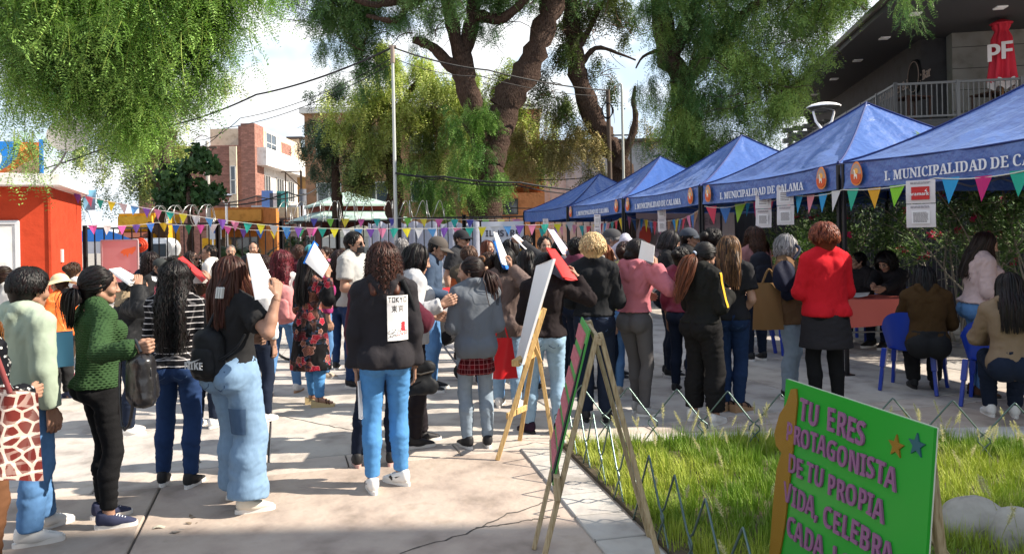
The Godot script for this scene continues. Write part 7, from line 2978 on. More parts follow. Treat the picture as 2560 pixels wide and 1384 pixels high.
func plan_crowd() -> void:
	var black := fabric("black_cotton", C(.018, .018, .019))
	var black2 := fabric("black_fleece", C(.024, .022, .025))
	var charcoal := fabric("charcoal_cloth", C(.03, .031, .035))
	var navy := fabric("navy_cloth", C(.014, .018, .035))
	var white := fabric("white_cotton", C(.62, .61, .6))
	var grey := fabric("grey_cotton", C(.34, .34, .34))
	var burg := fabric("burgundy_fleece", C(.07, .012, .022), .95, {"rim": .4})
	var denim := jeans("denim_mid", C(.1, .22, .42))
	var denim_bright := jeans("denim_bright", C(.085, .25, .5))
	var denim_dark := jeans("denim_dark", C(.02, .045, .12))
	var denim_ink := jeans("denim_ink", C(.012, .018, .035))
	var denim_light := jeans("denim_light", C(.28, .42, .56))
	var denim_grey := jeans("denim_grey", C(.24, .3, .36))
	var leg_black := fabric("black_leggings", C(.009, .009, .01), .85, {"tri": Vector3.ONE * 7.0, "nscale": .6})
	var w_sole := mat("sole_white", C(.68, .66, .63), .6)
	var shoe_white := mat("shoe_white", C(.66, .65, .63), .5)
	var shoe_black := mat("shoe_black", C(.015, .015, .017), .6)
	var shoe_navy := mat("shoe_navy", C(.03, .035, .075), .85)
	var lace_w := mat("lace_white", C(.7, .7, .7), .8)
	var whites := {"mat": shoe_white, "sole": w_sole}
	var whites_l := {"mat": shoe_white, "sole": w_sole, "lace": lace_w}
	var blacks := {"mat": shoe_black, "sole": w_sole}
	var all_black := {"mat": shoe_black, "sole": shoe_black}
	plain_legs = {"mat": denim_ink, "name": "trousers"}
	plain_shoes = blacks
	who("boy in a pale green hoodie with short black hair at far left", V(-2.77, 0, -4.33), 1.523, 148, {"near": true, "male": true, "skin": .6, "headsize": 1.0,
		"top": {"name": "hoodie", "mat": fabric("sage_fleece", C(.3, .36, .28)), "ease": .024, "hem": .8, "drape": .02, "hood": true, "crease": .004}, "legs": {"mat": denim, "ease": .012, "flare": .012, "name": "jeans"},
		"hair": {"style": "short", "col": BLACK_HAIR, "bulk": .014, "locks": 700, "strand": .75, "wave": .004}, "shoes": whites_l, "feet": [[.1, .12, -5], [-.1, -.06, -30]], "R": "down", "head": [10, 4, 0]})
	who("woman at the left edge in a black polka-dot blouse with a shoulder bag", V(-2.685, 0, -3.75), 1.431, 165, {"near": true, "skin": .5,
		"top": {"name": "blouse", "mat": fabric("polka_blouse", Color.WHITE, .7, {"tex": dotted_tex(), "tri": Vector3.ONE * 5.5}), "ease": .026, "hem": .8, "drape": .03}, "legs": {"mat": fabric("brown_trousers", C(.13, .06, .03)), "ease": .02, "name": "trousers"},
		"hair": {"style": "long", "col": K(.16, .06, .02), "tip": K(.4, .16, .04), "len": .26, "wave": .008, "part": .2}, "shoes": all_black, "R": "bent"})
	who("woman in a knitted green sweater with a black ponytail and black leggings", V(-2.493, 0, -4.55), 1.533, 138, {"near": true, "w": .98, "skin": .55,
		"top": {"name": "sweater", "mat": fabric("green_knit", C(.032, .068, .026), .95, {"tri": Vector3.ONE * 9.0, "normal": image_tex("knit_relief", 64, 64, func(im: Image) -> void:
			for y in 64:
				for x in 64:
					var v := .5 + .5 * sin(x * TAU / 16.0 + (PI if (y / 8) % 2 else .0)) * sin(y * TAU / 16.0)
					var dx := cos(x * TAU / 16.0 + (PI if (y / 8) % 2 else .0)) * .3
					var dy := cos(y * TAU / 8.0) * .3
					im.set_pixel(x, y, Color(.5 + dx, .5 + dy, .9))), "nscale": 1.0}), "ease": .018, "hem": .86, "drape": .012, "cuff": 1}, "legs": {"mat": leg_black, "ease": .004, "name": "leggings", "length": .93, "kind": "slim"},
		"hair": {"style": "pony", "col": BLACK_HAIR, "len": .26, "locks": 620, "band": K(.35, .15, .12), "tie": V(.0, -.005, -.125)}, "shoes": {"mat": shoe_navy, "sole": w_sole, "lace": lace_w}, "feet": [[.09, .05, -20], [-.12, .0, -30]], "R": V(-2.118, 1.078, -4.25), "poleR": V(-.6, -1, -.6), "L": "fold", "handR": "fist", "head": [-12, 4, 0]})
	who("woman with very long wavy black hair in a black and white striped top", V(-2.332, 0, -5.25), 1.532, 182, {"near": true, "w": 1.06, "skin": .5,
		"top": {"name": "striped_top", "mat": fabric("striped_jersey", Color.WHITE, .85, {"tex": striped_tex(), "tri": Vector3.ONE * 3.1}), "ease": .016, "hem": .86}, "legs": {"mat": denim_dark, "ease": .006, "name": "jeans"},
		"hair": {"style": "long", "col": BLACK_HAIR, "tip": K(.02, .016, .015), "len": .56, "wave": .012, "locks": 620, "streak": .6}, "L": "fold", "R": "fold", "feet": [[.12, .02, 10], [-.1, -.04, -12]]})
	who("woman in a black tee and wide jeans shading her head with a white folder", V(-1.768, 0, -4.78), 1.571, 148, {"near": true, "w": 1.18, "skin": .55,
		"top": {"name": "tee", "mat": black, "ease": .014, "sleeve": "short", "hem": .93, "sease": .02}, "legs": {"mat": jeans("denim_wide", C(.2, .31, .44)), "ease": .016, "flare": .055, "name": "wide_jeans", "turnup": true, "length": .97, "crease": .004},
		"hair": {"style": "long", "col": K(.05, .018, .013), "tip": K(.1, .035, .022), "len": .36, "locks": 620, "bulk": .016}, "shoes": {"mat": mat("shoe_cream", C(.62, .58, .5), .6), "sole": w_sole}, "R": V(-1.436, 1.337, -4.62), "handR": "grip", "fingR": V(.2, 1, .3), "L": "fold", "handL": "fist", "feet": [[.13, .12, -45], [-.14, -.02, -38]], "head": [-15, 0, 0]})
	who("woman in a black hoodie printed on the back with curly dark hair", V(-.865, 0, -5.1), 1.634, 192, {"near": true, "w": 1.08, "skin": .55,
		"top": {"name": "hoodie", "mat": black2, "ease": .023, "hem": .8, "drape": .006, "hood": true, "cuff": 1, "crease": .006}, "legs": {"mat": denim_bright, "ease": .005, "name": "jeans", "length": .96},
		"hair": {"style": "curly", "col": K(.022, .012, .01), "tip": K(.12, .045, .03), "len": .24, "wave": .011, "locks": 1300, "bulk": .02, "streak": .6}, "shoes": whites_l, "R": "down", "L": "down", "handL": "relax", "feet": [[.1, -.06, 6], [-.09, .05, 40]], "head": [0, 4, 0]})
	who("woman in a fuzzy burgundy sweater hidden behind the printed black hoodie", V(-.981, 0, -5.6), 1.545, 176, {"w": 1.22, "skin": .6,
		"top": {"name": "sweater", "mat": burg, "ease": .04, "hem": .84, "drape": .03}, "cell": .014,
		"hair": {"style": "bob", "col": BLACK_HAIR, "len": .16}, "shoes": {"mat": shoe_black, "sole": mat("sole_pinkish", C(.5, .3, .27), .6)}, "L": "down", "R": "hip", "feet": [[.2, .0, 20], [-.06, .05, -10]]})
	who("woman with a short black bob in a pale grey jacket facing right", V(-.836, 0, -6.15), 1.627, 112, {"near": true, "skin": .4, "lean": 4.0,
		"top": {"name": "jacket", "mat": fabric("silver_fleece", C(.42, .42, .43)), "ease": .03, "hem": .82, "drape": .03}, "legs": {"mat": fabric("black_satin", C(.015, .012, .015), .6), "ease": .01, "name": "trousers"},
		"hair": {"style": "bob", "col": BLACK_HAIR, "len": .13, "locks": 620, "bulk": .018, "fringe": .0}, "R": V(-.553, 1.157, -5.9), "L": "bent", "feet": [[.08, .1, 0], [-.09, .0, 0]], "head": [0, 12, 0]})
	who("woman in a grey fleece over a plaid shirt with a long brown ponytail", V(-.308, 0, -6.05), 1.513, 196, {"near": true, "skin": .5, "w": 1.0,
		"top": {"name": "fleece", "mat": fabric("slate_fleece", C(.13, .145, .165)), "ease": .024, "hem": .765, "collar": .022, "drape": .012}, "legs": {"mat": denim_grey, "ease": .004, "name": "jeans"},
		"vest": {"name": "plaid_shirt", "mat": fabric("plaid_cloth", Color.WHITE, .85, {"tex": plaid_tex(), "tri": Vector3.ONE * 7.0}), "ease": -.004, "hem": .63, "sleeve": "no", "skirt": .008, "skirt_top": .72, "neck": .08}, 
		"hair": {"style": "pony", "col": K(.02, .012, .011), "tip": K(.06, .03, .024), "len": .42, "locks": 620, "band": K(.45, .25, .16), "tie": V(-.02, .015, -.122), "sway": -.08, "wave": .006}, "L": "bent", "R": "bent", "head": [62, 6, 0], "feet": [[.08, .02, 15], [-.09, .0, -10]]})
	who("woman in a black sweater and pale jeans shading her head with a red folder", V(.269, 0, -6.45), 1.523, 176, {"near": true, "w": 1.16, "skin": .45,
		"top": {"name": "sweater", "mat": fabric("black_knit", C(.016, .012, .013)), "ease": .018, "hem": .87, "crease": .008}, "legs": {"mat": denim_light, "ease": .005, "name": "jeans"},
		"hair": {"style": "bun", "col": BLACK_HAIR, "bunat": V(.0, -.04, -.12), "bunr": .035, "locks": 420}, "shoes": {"mat": fabric("shoe_violet", C(.03, .015, .03)), "sole": shoe_black, "lace": mat("lace_pink", C(.5, .15, .25), .7)}, "R": V(.548, 1.325, -6.5), "handR": "grip", "L": "fold", "feet": [[.16, .02, 40], [-.1, .0, -8]]})
	who("blonde woman with short curls in a black denim jacket and dark jeans", V(.729, 0, -6.85), 1.672, 170, {"near": true, "w": 1.08, "skin": .2,
		"top": {"name": "denim_jacket", "mat": fabric("black_denim", C(.013, .014, .016), .8), "ease": .028, "hem": .91, "collar": .024, "crease": .008}, "legs": {"mat": denim_ink, "ease": .014, "flare": .012, "name": "jeans"},
		"hair": {"style": "short", "col": K(.5, .33, .15), "tip": K(.72, .55, .3), "bulk": .034, "wave": .008, "locks": 800, "strand": .5, "puff": .008, "streak": .9}, "shoes": all_black, "R": "fold", "L": "fold"})
	who("woman in a cropped pink hoodie and grey leggings holding up white paper", V(1.128, 0, -7.05), 1.632, 142, {"near": true, "skin": .4, "w": 1.02,
		"top": {"name": "hoodie", "mat": fabric("pink_fleece", C(.4, .13, .155)), "ease": .026, "hem": .94, "hood": true, "cuff": 1, "crease": .006}, "legs": {"mat": fabric("grey_marl", C(.085, .08, .082)), "ease": .003, "name": "leggings", "crease": .002},
		"hair": {"style": "bun", "col": K(.012, .008, .008), "bulk": .024, "bunat": V(0, -.06, -.11), "bunr": .04, "locks": 600, "strand": .8, "wave": .003}, "shoes": {"mat": mat("shoe_grey", C(.33, .32, .31), .7), "sole": w_sole}, "R": V(1.306, 1.371, -6.9), "handR": "grip", "fingR": V(.15, 1, .1), "L": "fold", "head": [-20, 22, 0], "feet": [[.05, .12, -20], [-.08, .0, -50]]})
	who("woman in a black hoodie with a yellow sleeve stripe looking at her phone", V(1.669, 0, -6.72), 1.604, 122, {"near": true, "skin": .45, "w": 1.05,
		"top": {"name": "hoodie", "mat": fabric("black_sweat", C(.013, .013, .012)), "ease": .03, "hem": .88, "hood": true, "cuff": 1, "crease": .007}, "legs": {"mat": fabric("black_joggers", C(.011, .0105, .011)), "ease": .024, "flare": .012, "name": "joggers", "length": .9, "crease": .008},
		"hair": {"style": "pony", "col": K(.011, .009, .009), "tip": K(.2, .06, .022), "len": .5, "locks": 620, "band": K(.4, .45, .55), "tie": V(0, -.02, -.125), "wave": .008}, "shoes": whites, "R": "phone", "L": "phone", "handR": "grip", "handL": "grip", "head": [0, 26, 0], "feet": [[.12, .0, 0], [-.12, .02, 10]]})
	who("woman in a black tee and blue jeans with long brown highlighted hair", V(2.026, 0, -7.1), 1.641, 160, {"near": true, "skin": .35, "w": 1.06,
		"top": {"name": "tee", "mat": fabric("black_jersey", C(.018, .018, .02)), "ease": .016, "sleeve": "short", "hem": .85, "sease": .022}, "legs": {"mat": jeans("denim_deep", C(.016, .035, .09)), "ease": .008, "name": "jeans"},
		"hair": {"style": "long", "col": K(.03, .016, .011), "tip": K(.25, .13, .055), "len": .4, "locks": 680, "streak": .8, "wave": .004}, "shoes": {"kind": "sandal", "mat": shoe_black, "sole": mat("cork", C(.36, .22, .12), .8)}, "heel": .04, "R": "low", "L": "fold", "feet": [[.06, .06, -30], [-.06, .04, -40]]})
	who("grey-haired woman with glasses in a brown vest and blue-grey jeans", V(2.77, 0, -7.65), 1.637, 62, {"near": true, "skin": .25, "w": 1.05,
		"top": {"name": "blouse", "mat": navy, "ease": .014, "hem": .86}, "vest": {"name": "vest", "mat": fabric("tan_vest", C(.13, .075, .04)), "ease": .034, "hem": .74, "sleeve": "none", "collar": .025, "drape": .02}, "legs": {"mat": denim_grey, "ease": .012, "flare": .006, "name": "jeans"},
		"hair": {"style": "bob", "col": K(.17, .165, .165), "tip": K(.42, .4, .4), "len": .12, "locks": 620, "bulk": .02, "wave": .004, "streak": .8}, "glasses": "clear", "R": "fold", "L": "fold", "head": [20, 2, 0]})
	who("woman in a bright red jacket and black skirt with short auburn hair", V(2.876, 0, -7), 1.727, 186, {"near": true, "skin": .3, "w": 1.14,
		"top": {"name": "jacket", "mat": fabric("red_wool", C(.5, .012, .02)), "ease": .03, "hem": .83, "drape": .035}, "legs": {"name": "skirt", "kind": "skirt", "mat": black2, "ease": .02, "hem": .56, "flare": .06},
		"hair": {"style": "short", "col": K(.09, .018, .01), "tip": K(.3, .08, .035), "bulk": .04, "locks": 800, "strand": .7, "puff": .012, "streak": .9, "wave": .004}, "shoes": all_black, "tights": leg_black, "L": "fold", "R": "fold", "feet": [[.1, .0, 10], [-.1, .0, -10]]})
	who("woman in a long black kimono with red roses and wedge sandals", V(-2.062, 0, -7.7), 1.519, 146, {"near": true, "skin": .4,
		"top": {"name": "kimono", "mat": fabric("rose_kimono", Color.WHITE, .7, {"tex": roses_tex(), "tri": Vector3.ONE * 1.9}), "ease": .02, "hem": .4, "skirt": .075, "sease": .026, "fold": .012}, "legs": {"mat": denim_bright, "ease": .006, "name": "jeans", "length": .95},
		"hair": {"style": "long", "col": BLACK_HAIR, "len": .42, "locks": 520}, "shoes": {"kind": "sandal", "mat": mat("strap_brown", C(.12, .05, .025), .5), "sole": mat("wedge_straw", C(.55, .42, .22), .8)}, "heel": .05, "R": V(-1.83, 1.314, -7.5), "handR": "grip", "fingR": V(0, 1, .2), "L": "fold", "feet": [[.09, .1, -45], [-.1, .02, -50]]})
	who("woman with wavy burgundy hair, white top and pale jeans", V(-2.534, 0, -8.35), 1.558, 172, {"skin": .3, "cell": .014,
		"top": {"name": "top", "mat": white, "ease": .016, "hem": .9}, "legs": {"mat": denim, "ease": .004, "name": "jeans"}, "dense": .8,
		"hair": {"style": "curly", "col": K(.06, .009, .014), "tip": K(.2, .03, .04), "len": .42, "wave": .012, "locks": 620, "bulk": .025, "streak": .8}, "shoes": {"mat": shoe_white, "sole": mat("sole_gum", C(.45, .27, .16), .7)}, "L": "fold", "R": "down", "feet": [[.14, -.1, 20], [-.1, .12, 0]]})
	who("man in a grey tee with black face mask and sunglasses facing right", V(-1.811, 0, -8.7), 1.772, 72, {"near": true, "male": true, "skin": .45,
		"top": {"name": "tee", "mat": fabric("silver_tee", C(.36, .36, .35)), "ease": .026, "sleeve": "short", "hem": .84, "drape": .02, "sease": .03}, "legs": {"mat": denim_dark, "ease": .014, "flare": .01, "name": "jeans"},
		"hair": {"style": "short", "col": BLACK_HAIR, "bulk": .012, "locks": 500, "strand": .6}, "glasses": "dark", "mask": C(.012, .012, .014), "R": "bent", "L": "bent"})
	who("woman with a straw sun hat in an orange leaf-print blouse", V(-4.952, 0, -8.3), 1.343, 250, {"skin": .4, "w": 1.1, "cell": .014,
		"top": {"name": "blouse", "mat": fabric("leaf_blouse", Color.WHITE, .8, {"tex": leaf_print_tex(), "tri": Vector3.ONE * 3.0}), "ease": .024, "hem": .82, "drape": .02}, "legs": {"mat": black, "ease": .014, "name": "trousers"},
		"hair": {"style": "bun", "col": DARK_BROWN, "under": 1, "bunat": V(0, -.05, -.1)}, "hat": {"kind": "sun", "col": K(.68, .55, .34), "name": "sun_hat"}, "shoes": {"mat": shoe_navy, "sole": shoe_navy}, "L": "fold", "R": "bent"})
	who("brown-haired woman in white just behind the straw hat", V(-5.553, 0, -9.6), 1.453, 168, {"skin": .3, "top": {"mat": white, "ease": .02}, "legs": {"mat": fabric("sand_trousers", C(.4, .3, .22)), "name": "trousers"}, "hair": {"style": "bun", "col": K(.05, .025, .014), "locks": 400}, "shoes": {"mat": mat("shoe_pink", C(.6, .1, .2), .6), "sole": w_sole}})
	who("woman in white with a dark ponytail at the left edge", V(-5.753, 0, -8.6), 1.444, 160, {"skin": .45, "top": {"mat": white, "ease": .02, "hem": .86}, "legs": {"mat": denim_dark, "name": "jeans"}, "hair": {"style": "pony", "col": DARK_BROWN, "len": .2, "locks": 420}, "shoes": whites})
	who("woman in a black jacket with a fur collar holding papers over her head", V(-3.416, 0, -6.7), 1.391, 118, {"near": true, "skin": .45, "w": 1.12, "lean": 5.0,
		"top": {"name": "jacket", "mat": fabric("black_nylon", C(.014, .015, .017), .6), "ease": .045, "hem": .82, "drape": .03, "crease": .008}, "vest": {"name": "fur_collar", "mat": fabric("fur_trim", C(.26, .2, .13), 1.0), "ease": .052, "hem": 1.3, "sleeve": "no", "collar": .04, "crease": .014, "neck": .05}, "legs": {"mat": denim_ink, "ease": .01, "name": "trousers"},
		"hair": {"style": "bob", "col": BLACK_HAIR, "len": .16, "locks": 420}, "shoes": whites, "R": V(-3.202, 1.321, -6.5), "handR": "grip", "poleR": V(-1, -.6, .3), "L": "fold", "head": [0, 20, 0]})
	who("woman in navy with a mass of dark curls near the pink board", V(-5.248, 0, -11), 1.542, 200, {"skin": .4, "top": {"mat": navy, "ease": .02, "hem": .86}, "legs": {"mat": denim, "name": "jeans"}, "hair": {"style": "curly", "col": K(.018, .01, .009), "len": .28, "wave": .014, "locks": 700, "bulk": .03}, "shoes": whites, "L": "fold"})
	who("person in a dark cap reading a sheet beside the dark curls", V(-4.86, 0, -10.4), 1.470, 66, {"skin": .45, "male": true, "top": {"mat": black, "ease": .024}, "legs": {"mat": denim_ink, "name": "jeans"}, "hair": {"style": "short", "col": BLACK_HAIR, "under": 1}, "hat": {"kind": "cap", "col": K(.03, .032, .034)}, "L": "phone", "R": "phone", "head": [0, 22, 0]})
	who("woman in a fuzzy pink sweater behind the striped top's left shoulder", V(-4.261, 0, -9.4), 1.385, 150, {"skin": .35, "w": 1.1, "top": {"mat": fabric("rose_fuzz", C(.48, .09, .13), 1.0), "ease": .04, "hem": .82}, "legs": {"mat": denim_dark, "name": "jeans"}, "hair": {"style": "bun", "col": BLACK_HAIR, "bunat": V(0, .07, -.13)}, "shoes": whites})
	who("person with dark hair in a loose bun just left of the red folder", V(-4.801, 0, -10.8), 1.503, 110, {"skin": .4, "top": {"mat": charcoal}, "hair": {"style": "bun", "col": K(.016, .011, .01), "wave": .006, "locks": 420}})
	who("person in a maroon top and pale cap holding the red folder", V(-2.809, 0, -6.9), 1.370, 168, {"skin": .5, "w": 1.05, "top": {"mat": fabric("maroon_cotton", C(.1, .02, .018)), "ease": .02}, "hair": {"style": "short", "col": DARK_BROWN, "under": 1}, "hat": {"kind": "cap", "col": K(.35, .33, .31)}, "R": V(-2.689, 1.339, -6.75), "L": "fold", "shoes": whites})
	who("woman with sunglasses and long dark hair smiling to the right", V(-4.73, 0, -11.2), 1.564, 78, {"skin": .4, "top": {"mat": black, "ease": .02}, "legs": {"mat": denim_ink, "name": "jeans"}, "hair": {"style": "long", "col": DARK_BROWN, "len": .3, "locks": 420}, "glasses": "dark"})
	who("man in a white hoodie with a shaved fade and glasses facing left", V(-4.463, 0, -11.2), 1.653, 282, {"skin": .45, "male": true, "shaved": .7, "top": {"name": "hoodie", "mat": fabric("white_fleece", C(.64, .62, .6)), "ease": .034, "hem": .84, "hood": true, "drape": .02}, "legs": {"mat": denim_ink, "name": "jeans"}, "hair": {"style": "short", "col": BLACK_HAIR, "under": 1, "locks": 350}, "glasses": "clear", "shoes": whites})
	who("man with cropped grey hair and glasses facing the camera", V(-5.374, 0, -14.5), 1.639, 18, {"skin": .3, "male": true, "shaved": .3, "top": {"mat": fabric("slate_shirt", C(.07, .075, .085))}, "hair": {"style": "short", "col": K(.16, .15, .14), "under": 1, "locks": 300}, "glasses": "clear"})
	who("dark-haired man squinting at the camera before the palms", V(-4.835, 0, -14.2), 1.698, 8, {"skin": .4, "male": true, "top": {"mat": charcoal}, "hair": {"style": "short", "col": BLACK_HAIR, "bulk": .006, "locks": 350}})
	who("person with light brown hair in front of the squinting man", V(-3.947, 0, -11.6), 1.530, 172, {"skin": .3, "top": {"mat": charcoal}, "legs": {"mat": denim, "name": "jeans"}, "hair": {"style": "long", "col": K(.14, .055, .022), "tip": K(.26, .11, .04), "len": .25, "locks": 420}, "shoes": whites})
	who("person in a white top with short dark curls right of the white folder", V(-3.463, 0, -10.6), 1.471, 186, {"skin": .35, "top": {"mat": white}, "legs": {"mat": denim, "name": "jeans"}, "hair": {"style": "short", "col": K(.03, .014, .012), "bulk": .028, "wave": .01, "locks": 600}, "shoes": whites})
	who("person in a white top and grey backpack strap beside the wide jeans", V(-2.396, 0, -7.1), 1.434, 160, {"skin": .4, "top": {"mat": white, "ease": .026, "hem": .86}, "legs": {"mat": denim_ink, "ease": .01, "name": "jeans"}, "hair": {"style": "bob", "col": K(.03, .016, .013), "len": .14, "locks": 420}, "shoes": whites})
	who("brown-haired person in front of the pavilion railing", V(-3.43, 0, -12.2), 1.613, 190, {"skin": .35, "top": {"mat": fabric("wine_cotton", C(.08, .02, .03))}, "legs": {"mat": denim_ink, "name": "jeans"}, "hair": {"style": "short", "col": K(.07, .035, .025), "bulk": .026, "wave": .008, "locks": 520}})
	who("person in a teal beanie partly behind the white and blue folder", V(-3.184, 0, -12), 1.623, 160, {"skin": .35, "top": {"mat": fabric("magenta_cotton", C(.3, .03, .13))}, "legs": {"mat": denim_ink, "name": "jeans"}, "hair": {"style": "bob", "col": DARK_BROWN, "under": 1, "len": .12}, "hat": {"kind": "beanie", "col": K(.06, .26, .28), "name": "beanie"}})
	who("woman in a pink top facing the camera beside the white and blue folder", V(-3.056, 0, -12.4), 1.585, 330, {"skin": .35, "top": {"mat": fabric("candy_cotton", C(.55, .16, .26))}, "legs": {"mat": denim, "name": "jeans"}, "hair": {"style": "bun", "col": DARK_BROWN, "locks": 350}, "shoes": whites})
	who("woman in magenta and black with dark curls behind the grey tee", V(-2.243, 0, -9.9), 1.537, 168, {"skin": .45, "w": 1.05, "top": {"mat": black, "ease": .02, "hem": .84}, "legs": {"mat": denim_dark, "name": "jeans"}, "hair": {"style": "curly", "col": K(.02, .011, .01), "tip": K(.06, .03, .024), "len": .3, "wave": .013, "locks": 620, "bulk": .022}})
	who("woman in a magenta sweater behind the rose kimono", V(-2.325, 0, -9.3), 1.430, 120, {"skin": .4, "top": {"mat": fabric("plum_knit", C(.26, .03, .12)), "ease": .03}, "legs": {"mat": denim, "name": "jeans"}, "hair": {"style": "bun", "col": BLACK_HAIR}, "shoes": {"mat": mat("shoe_beige", C(.4, .33, .26), .7), "sole": w_sole}})
	who("man in a brown cap and blue-grey sweater bending his head down", V(-.936, 0, -8.4), 1.708, 84, {"near": true, "male": true, "skin": .5, "lean": 7.0, "top": {"mat": fabric("slate_blue", C(.05, .075, .12)), "ease": .024, "hem": .86, "collar": .02}, "legs": {"mat": denim, "ease": .012, "name": "jeans"}, "hair": {"style": "short", "col": BLACK_HAIR, "under": 1}, "hat": {"kind": "cap", "col": K(.075, .065, .055)}, "head": [0, 18, 0], "R": "bent"})
	who("grey-haired man behind the black bob", V(-1.545, 0, -10.6), 1.691, 195, {"male": true, "skin": .35, "top": {"mat": fabric("blue_shirt", C(.12, .17, .25))}, "hair": {"style": "short", "col": K(.16, .15, .15), "tip": K(.4, .38, .37), "streak": .9, "locks": 500}})
	who("man in a black cap, sunglasses and black tee standing by the sheets", V(-.693, 0, -10.4), 1.795, 58, {"near": true, "male": true, "skin": .35, "w": 1.04, "top": {"name": "tee", "mat": charcoal, "ease": .022, "sleeve": "short", "hem": .86, "sease": .026}, "legs": {"mat": black, "ease": .016, "name": "trousers"}, "hair": {"style": "short", "col": DARK_BROWN, "under": 1}, "hat": {"kind": "cap", "col": K(.014, .015, .017)}, "glasses": "dark", "R": "back"})
	who("person in an orange jacket with short wavy brown hair", V(-.496, 0, -8.7), 1.573, 190, {"skin": .35, "top": {"mat": fabric("orange_nylon", C(.6, .13, .04), .6), "ease": .026, "hem": .84}, "vest": {"name": "vest", "mat": fabric("olive_vest", C(.13, .1, .07)), "ease": .038, "hem": .9, "sleeve": "none"}, "hair": {"style": "short", "col": K(.06, .03, .02), "tip": K(.16, .09, .06), "wave": .008, "bulk": .022, "locks": 620, "streak": .8}})
	who("person with an orange-brown bun and black top beside the ponytail", V(-.235, 0, -7.6), 1.518, 176, {"skin": .45, "top": {"mat": black, "ease": .024, "hem": .84}, "legs": {"mat": denim, "name": "jeans"}, "hair": {"style": "bun", "col": K(.016, .011, .01), "tip": K(.2, .08, .03), "bunat": V(.07, .05, -.11), "locks": 420, "streak": .3}})
	who("woman in a brown padded coat holding up a white and blue folder", V(-.073, 0, -7.5), 1.557, 172, {"skin": .4, "near": true, "top": {"name": "coat", "mat": fabric("taupe_padding", C(.12, .085, .075), .6), "ease": .035, "hem": .72, "drape": .02, "crease": .01}, "legs": {"mat": denim_light, "ease": .01, "name": "jeans"}, "hair": {"style": "bob", "col": BLACK_HAIR, "len": .15, "locks": 420}, "shoes": whites, "R": V(-.017, 1.381, -7.3), "handR": "grip", "poleR": V(-.8, -1, .3), "fingR": V(0, 1, .1)})
	who("red-haired woman far back against the printed banner", V(-.405, 0, -12.6), 1.645, 50, {"skin": .25, "top": {"mat": charcoal}, "hair": {"style": "long", "col": K(.12, .035, .018), "tip": K(.22, .07, .03), "len": .22, "locks": 420}})
	who("dark-haired person in black raising a narrow white paper", V(-.02, 0, -9.6), 1.645, 150, {"skin": .45, "top": {"mat": charcoal, "ease": .03}, "hair": {"style": "bob", "col": BLACK_HAIR, "len": .18, "bulk": .02, "locks": 420}, "R": V(.113, 1.608, -9.4), "poleR": V(-1, -.4, .2)})
	who("man with cropped black hair in front of the banner's right end", V(.213, 0, -11.2), 1.705, 170, {"male": true, "skin": .5, "top": {"mat": fabric("mustard_panel", C(.3, .17, .03)), "ease": .03}, "hair": {"style": "short", "col": BLACK_HAIR, "bulk": .005, "locks": 350}})
	who("person in a plum jacket with long dark hair left of the easel", V(.155, 0, -8.3), 1.529, 165, {"skin": .4, "top": {"mat": fabric("plum_jacket", C(.075, .045, .06)), "ease": .034}, "legs": {"mat": denim, "name": "jeans"}, "hair": {"style": "long", "col": BLACK_HAIR, "len": .3, "locks": 420}, "R": "bent"})
	who("woman with pulled-back hair facing the camera beyond the red folder", V(.414, 0, -9.7), 1.688, 12, {"skin": .3, "top": {"mat": charcoal}, "hair": {"style": "bun", "col": BLACK_HAIR, "locks": 350}})
	who("person in a dark grey jacket shading with a lavender sheet", V(.568, 0, -9), 1.630, 140, {"skin": .35, "top": {"mat": fabric("steel_jacket", C(.09, .09, .115)), "ease": .03}, "hair": {"style": "short", "col": BLACK_HAIR, "locks": 400}, "R": V(.646, 1.499, -8.8), "poleR": V(-1, -.6, 0)})
	who("person in a burgundy jacket with a visible ear left of the blonde", V(.704, 0, -8.2), 1.662, 128, {"skin": .35, "top": {"mat": fabric("raspberry_cloth", C(.13, .035, .06)), "ease": .028, "collar": .02}, "hair": {"style": "short", "col": BLACK_HAIR, "bulk": .01, "locks": 420}})
	who("orange-haired woman whose profile shows right of the blonde curls", V(.976, 0, -8), 1.572, 98, {"skin": .35, "top": {"mat": black}, "hair": {"style": "bob", "col": K(.24, .06, .02), "tip": K(.4, .13, .04), "len": .14, "locks": 420}, "shoes": whites})
	who("man in a grey cap and striped shirt touching his brim", V(1.173, 0, -8.9), 1.749, 78, {"near": true, "male": true, "skin": .4, "top": {"mat": fabric("lilac_stripe", C(.42, .4, .46)), "ease": .026, "hem": .84}, "hair": {"style": "short", "col": K(.2, .19, .18), "under": 1}, "hat": {"kind": "cap", "col": K(.045, .045, .05), "brim": K(.16, .15, .15)}, "R": V(1.306, 1.643, -8.8), "poleR": V(-1, .1, .4), "handR": "grip"})
	who("woman in a pale yellow top with pinned-up brown hair", V(1.172, 0, -7.9), 1.603, 160, {"skin": .35, "top": {"mat": fabric("cream_yellow", C(.5, .44, .2)), "ease": .018}, "legs": {"mat": denim, "name": "jeans"}, "hair": {"style": "bun", "col": K(.035, .014, .01), "bunat": V(.02, .03, -.12), "locks": 420}, "shoes": {"mat": mat("shoe_sand", C(.5, .42, .3), .7), "sole": w_sole}})
	who("woman with black layered hair in a black top facing right", V(1.84, 0, -9), 1.719, 86, {"near": true, "skin": .4, "w": 1.1, "top": {"mat": black, "ease": .02, "hem": .84}, "legs": {"mat": denim_ink, "ease": .008, "name": "jeans"}, "hair": {"style": "bob", "col": K(.014, .011, .012), "tip": K(.05, .045, .05), "len": .14, "locks": 700, "bulk": .026, "streak": .6}, "head": [0, 20, 0], "R": "fold"})
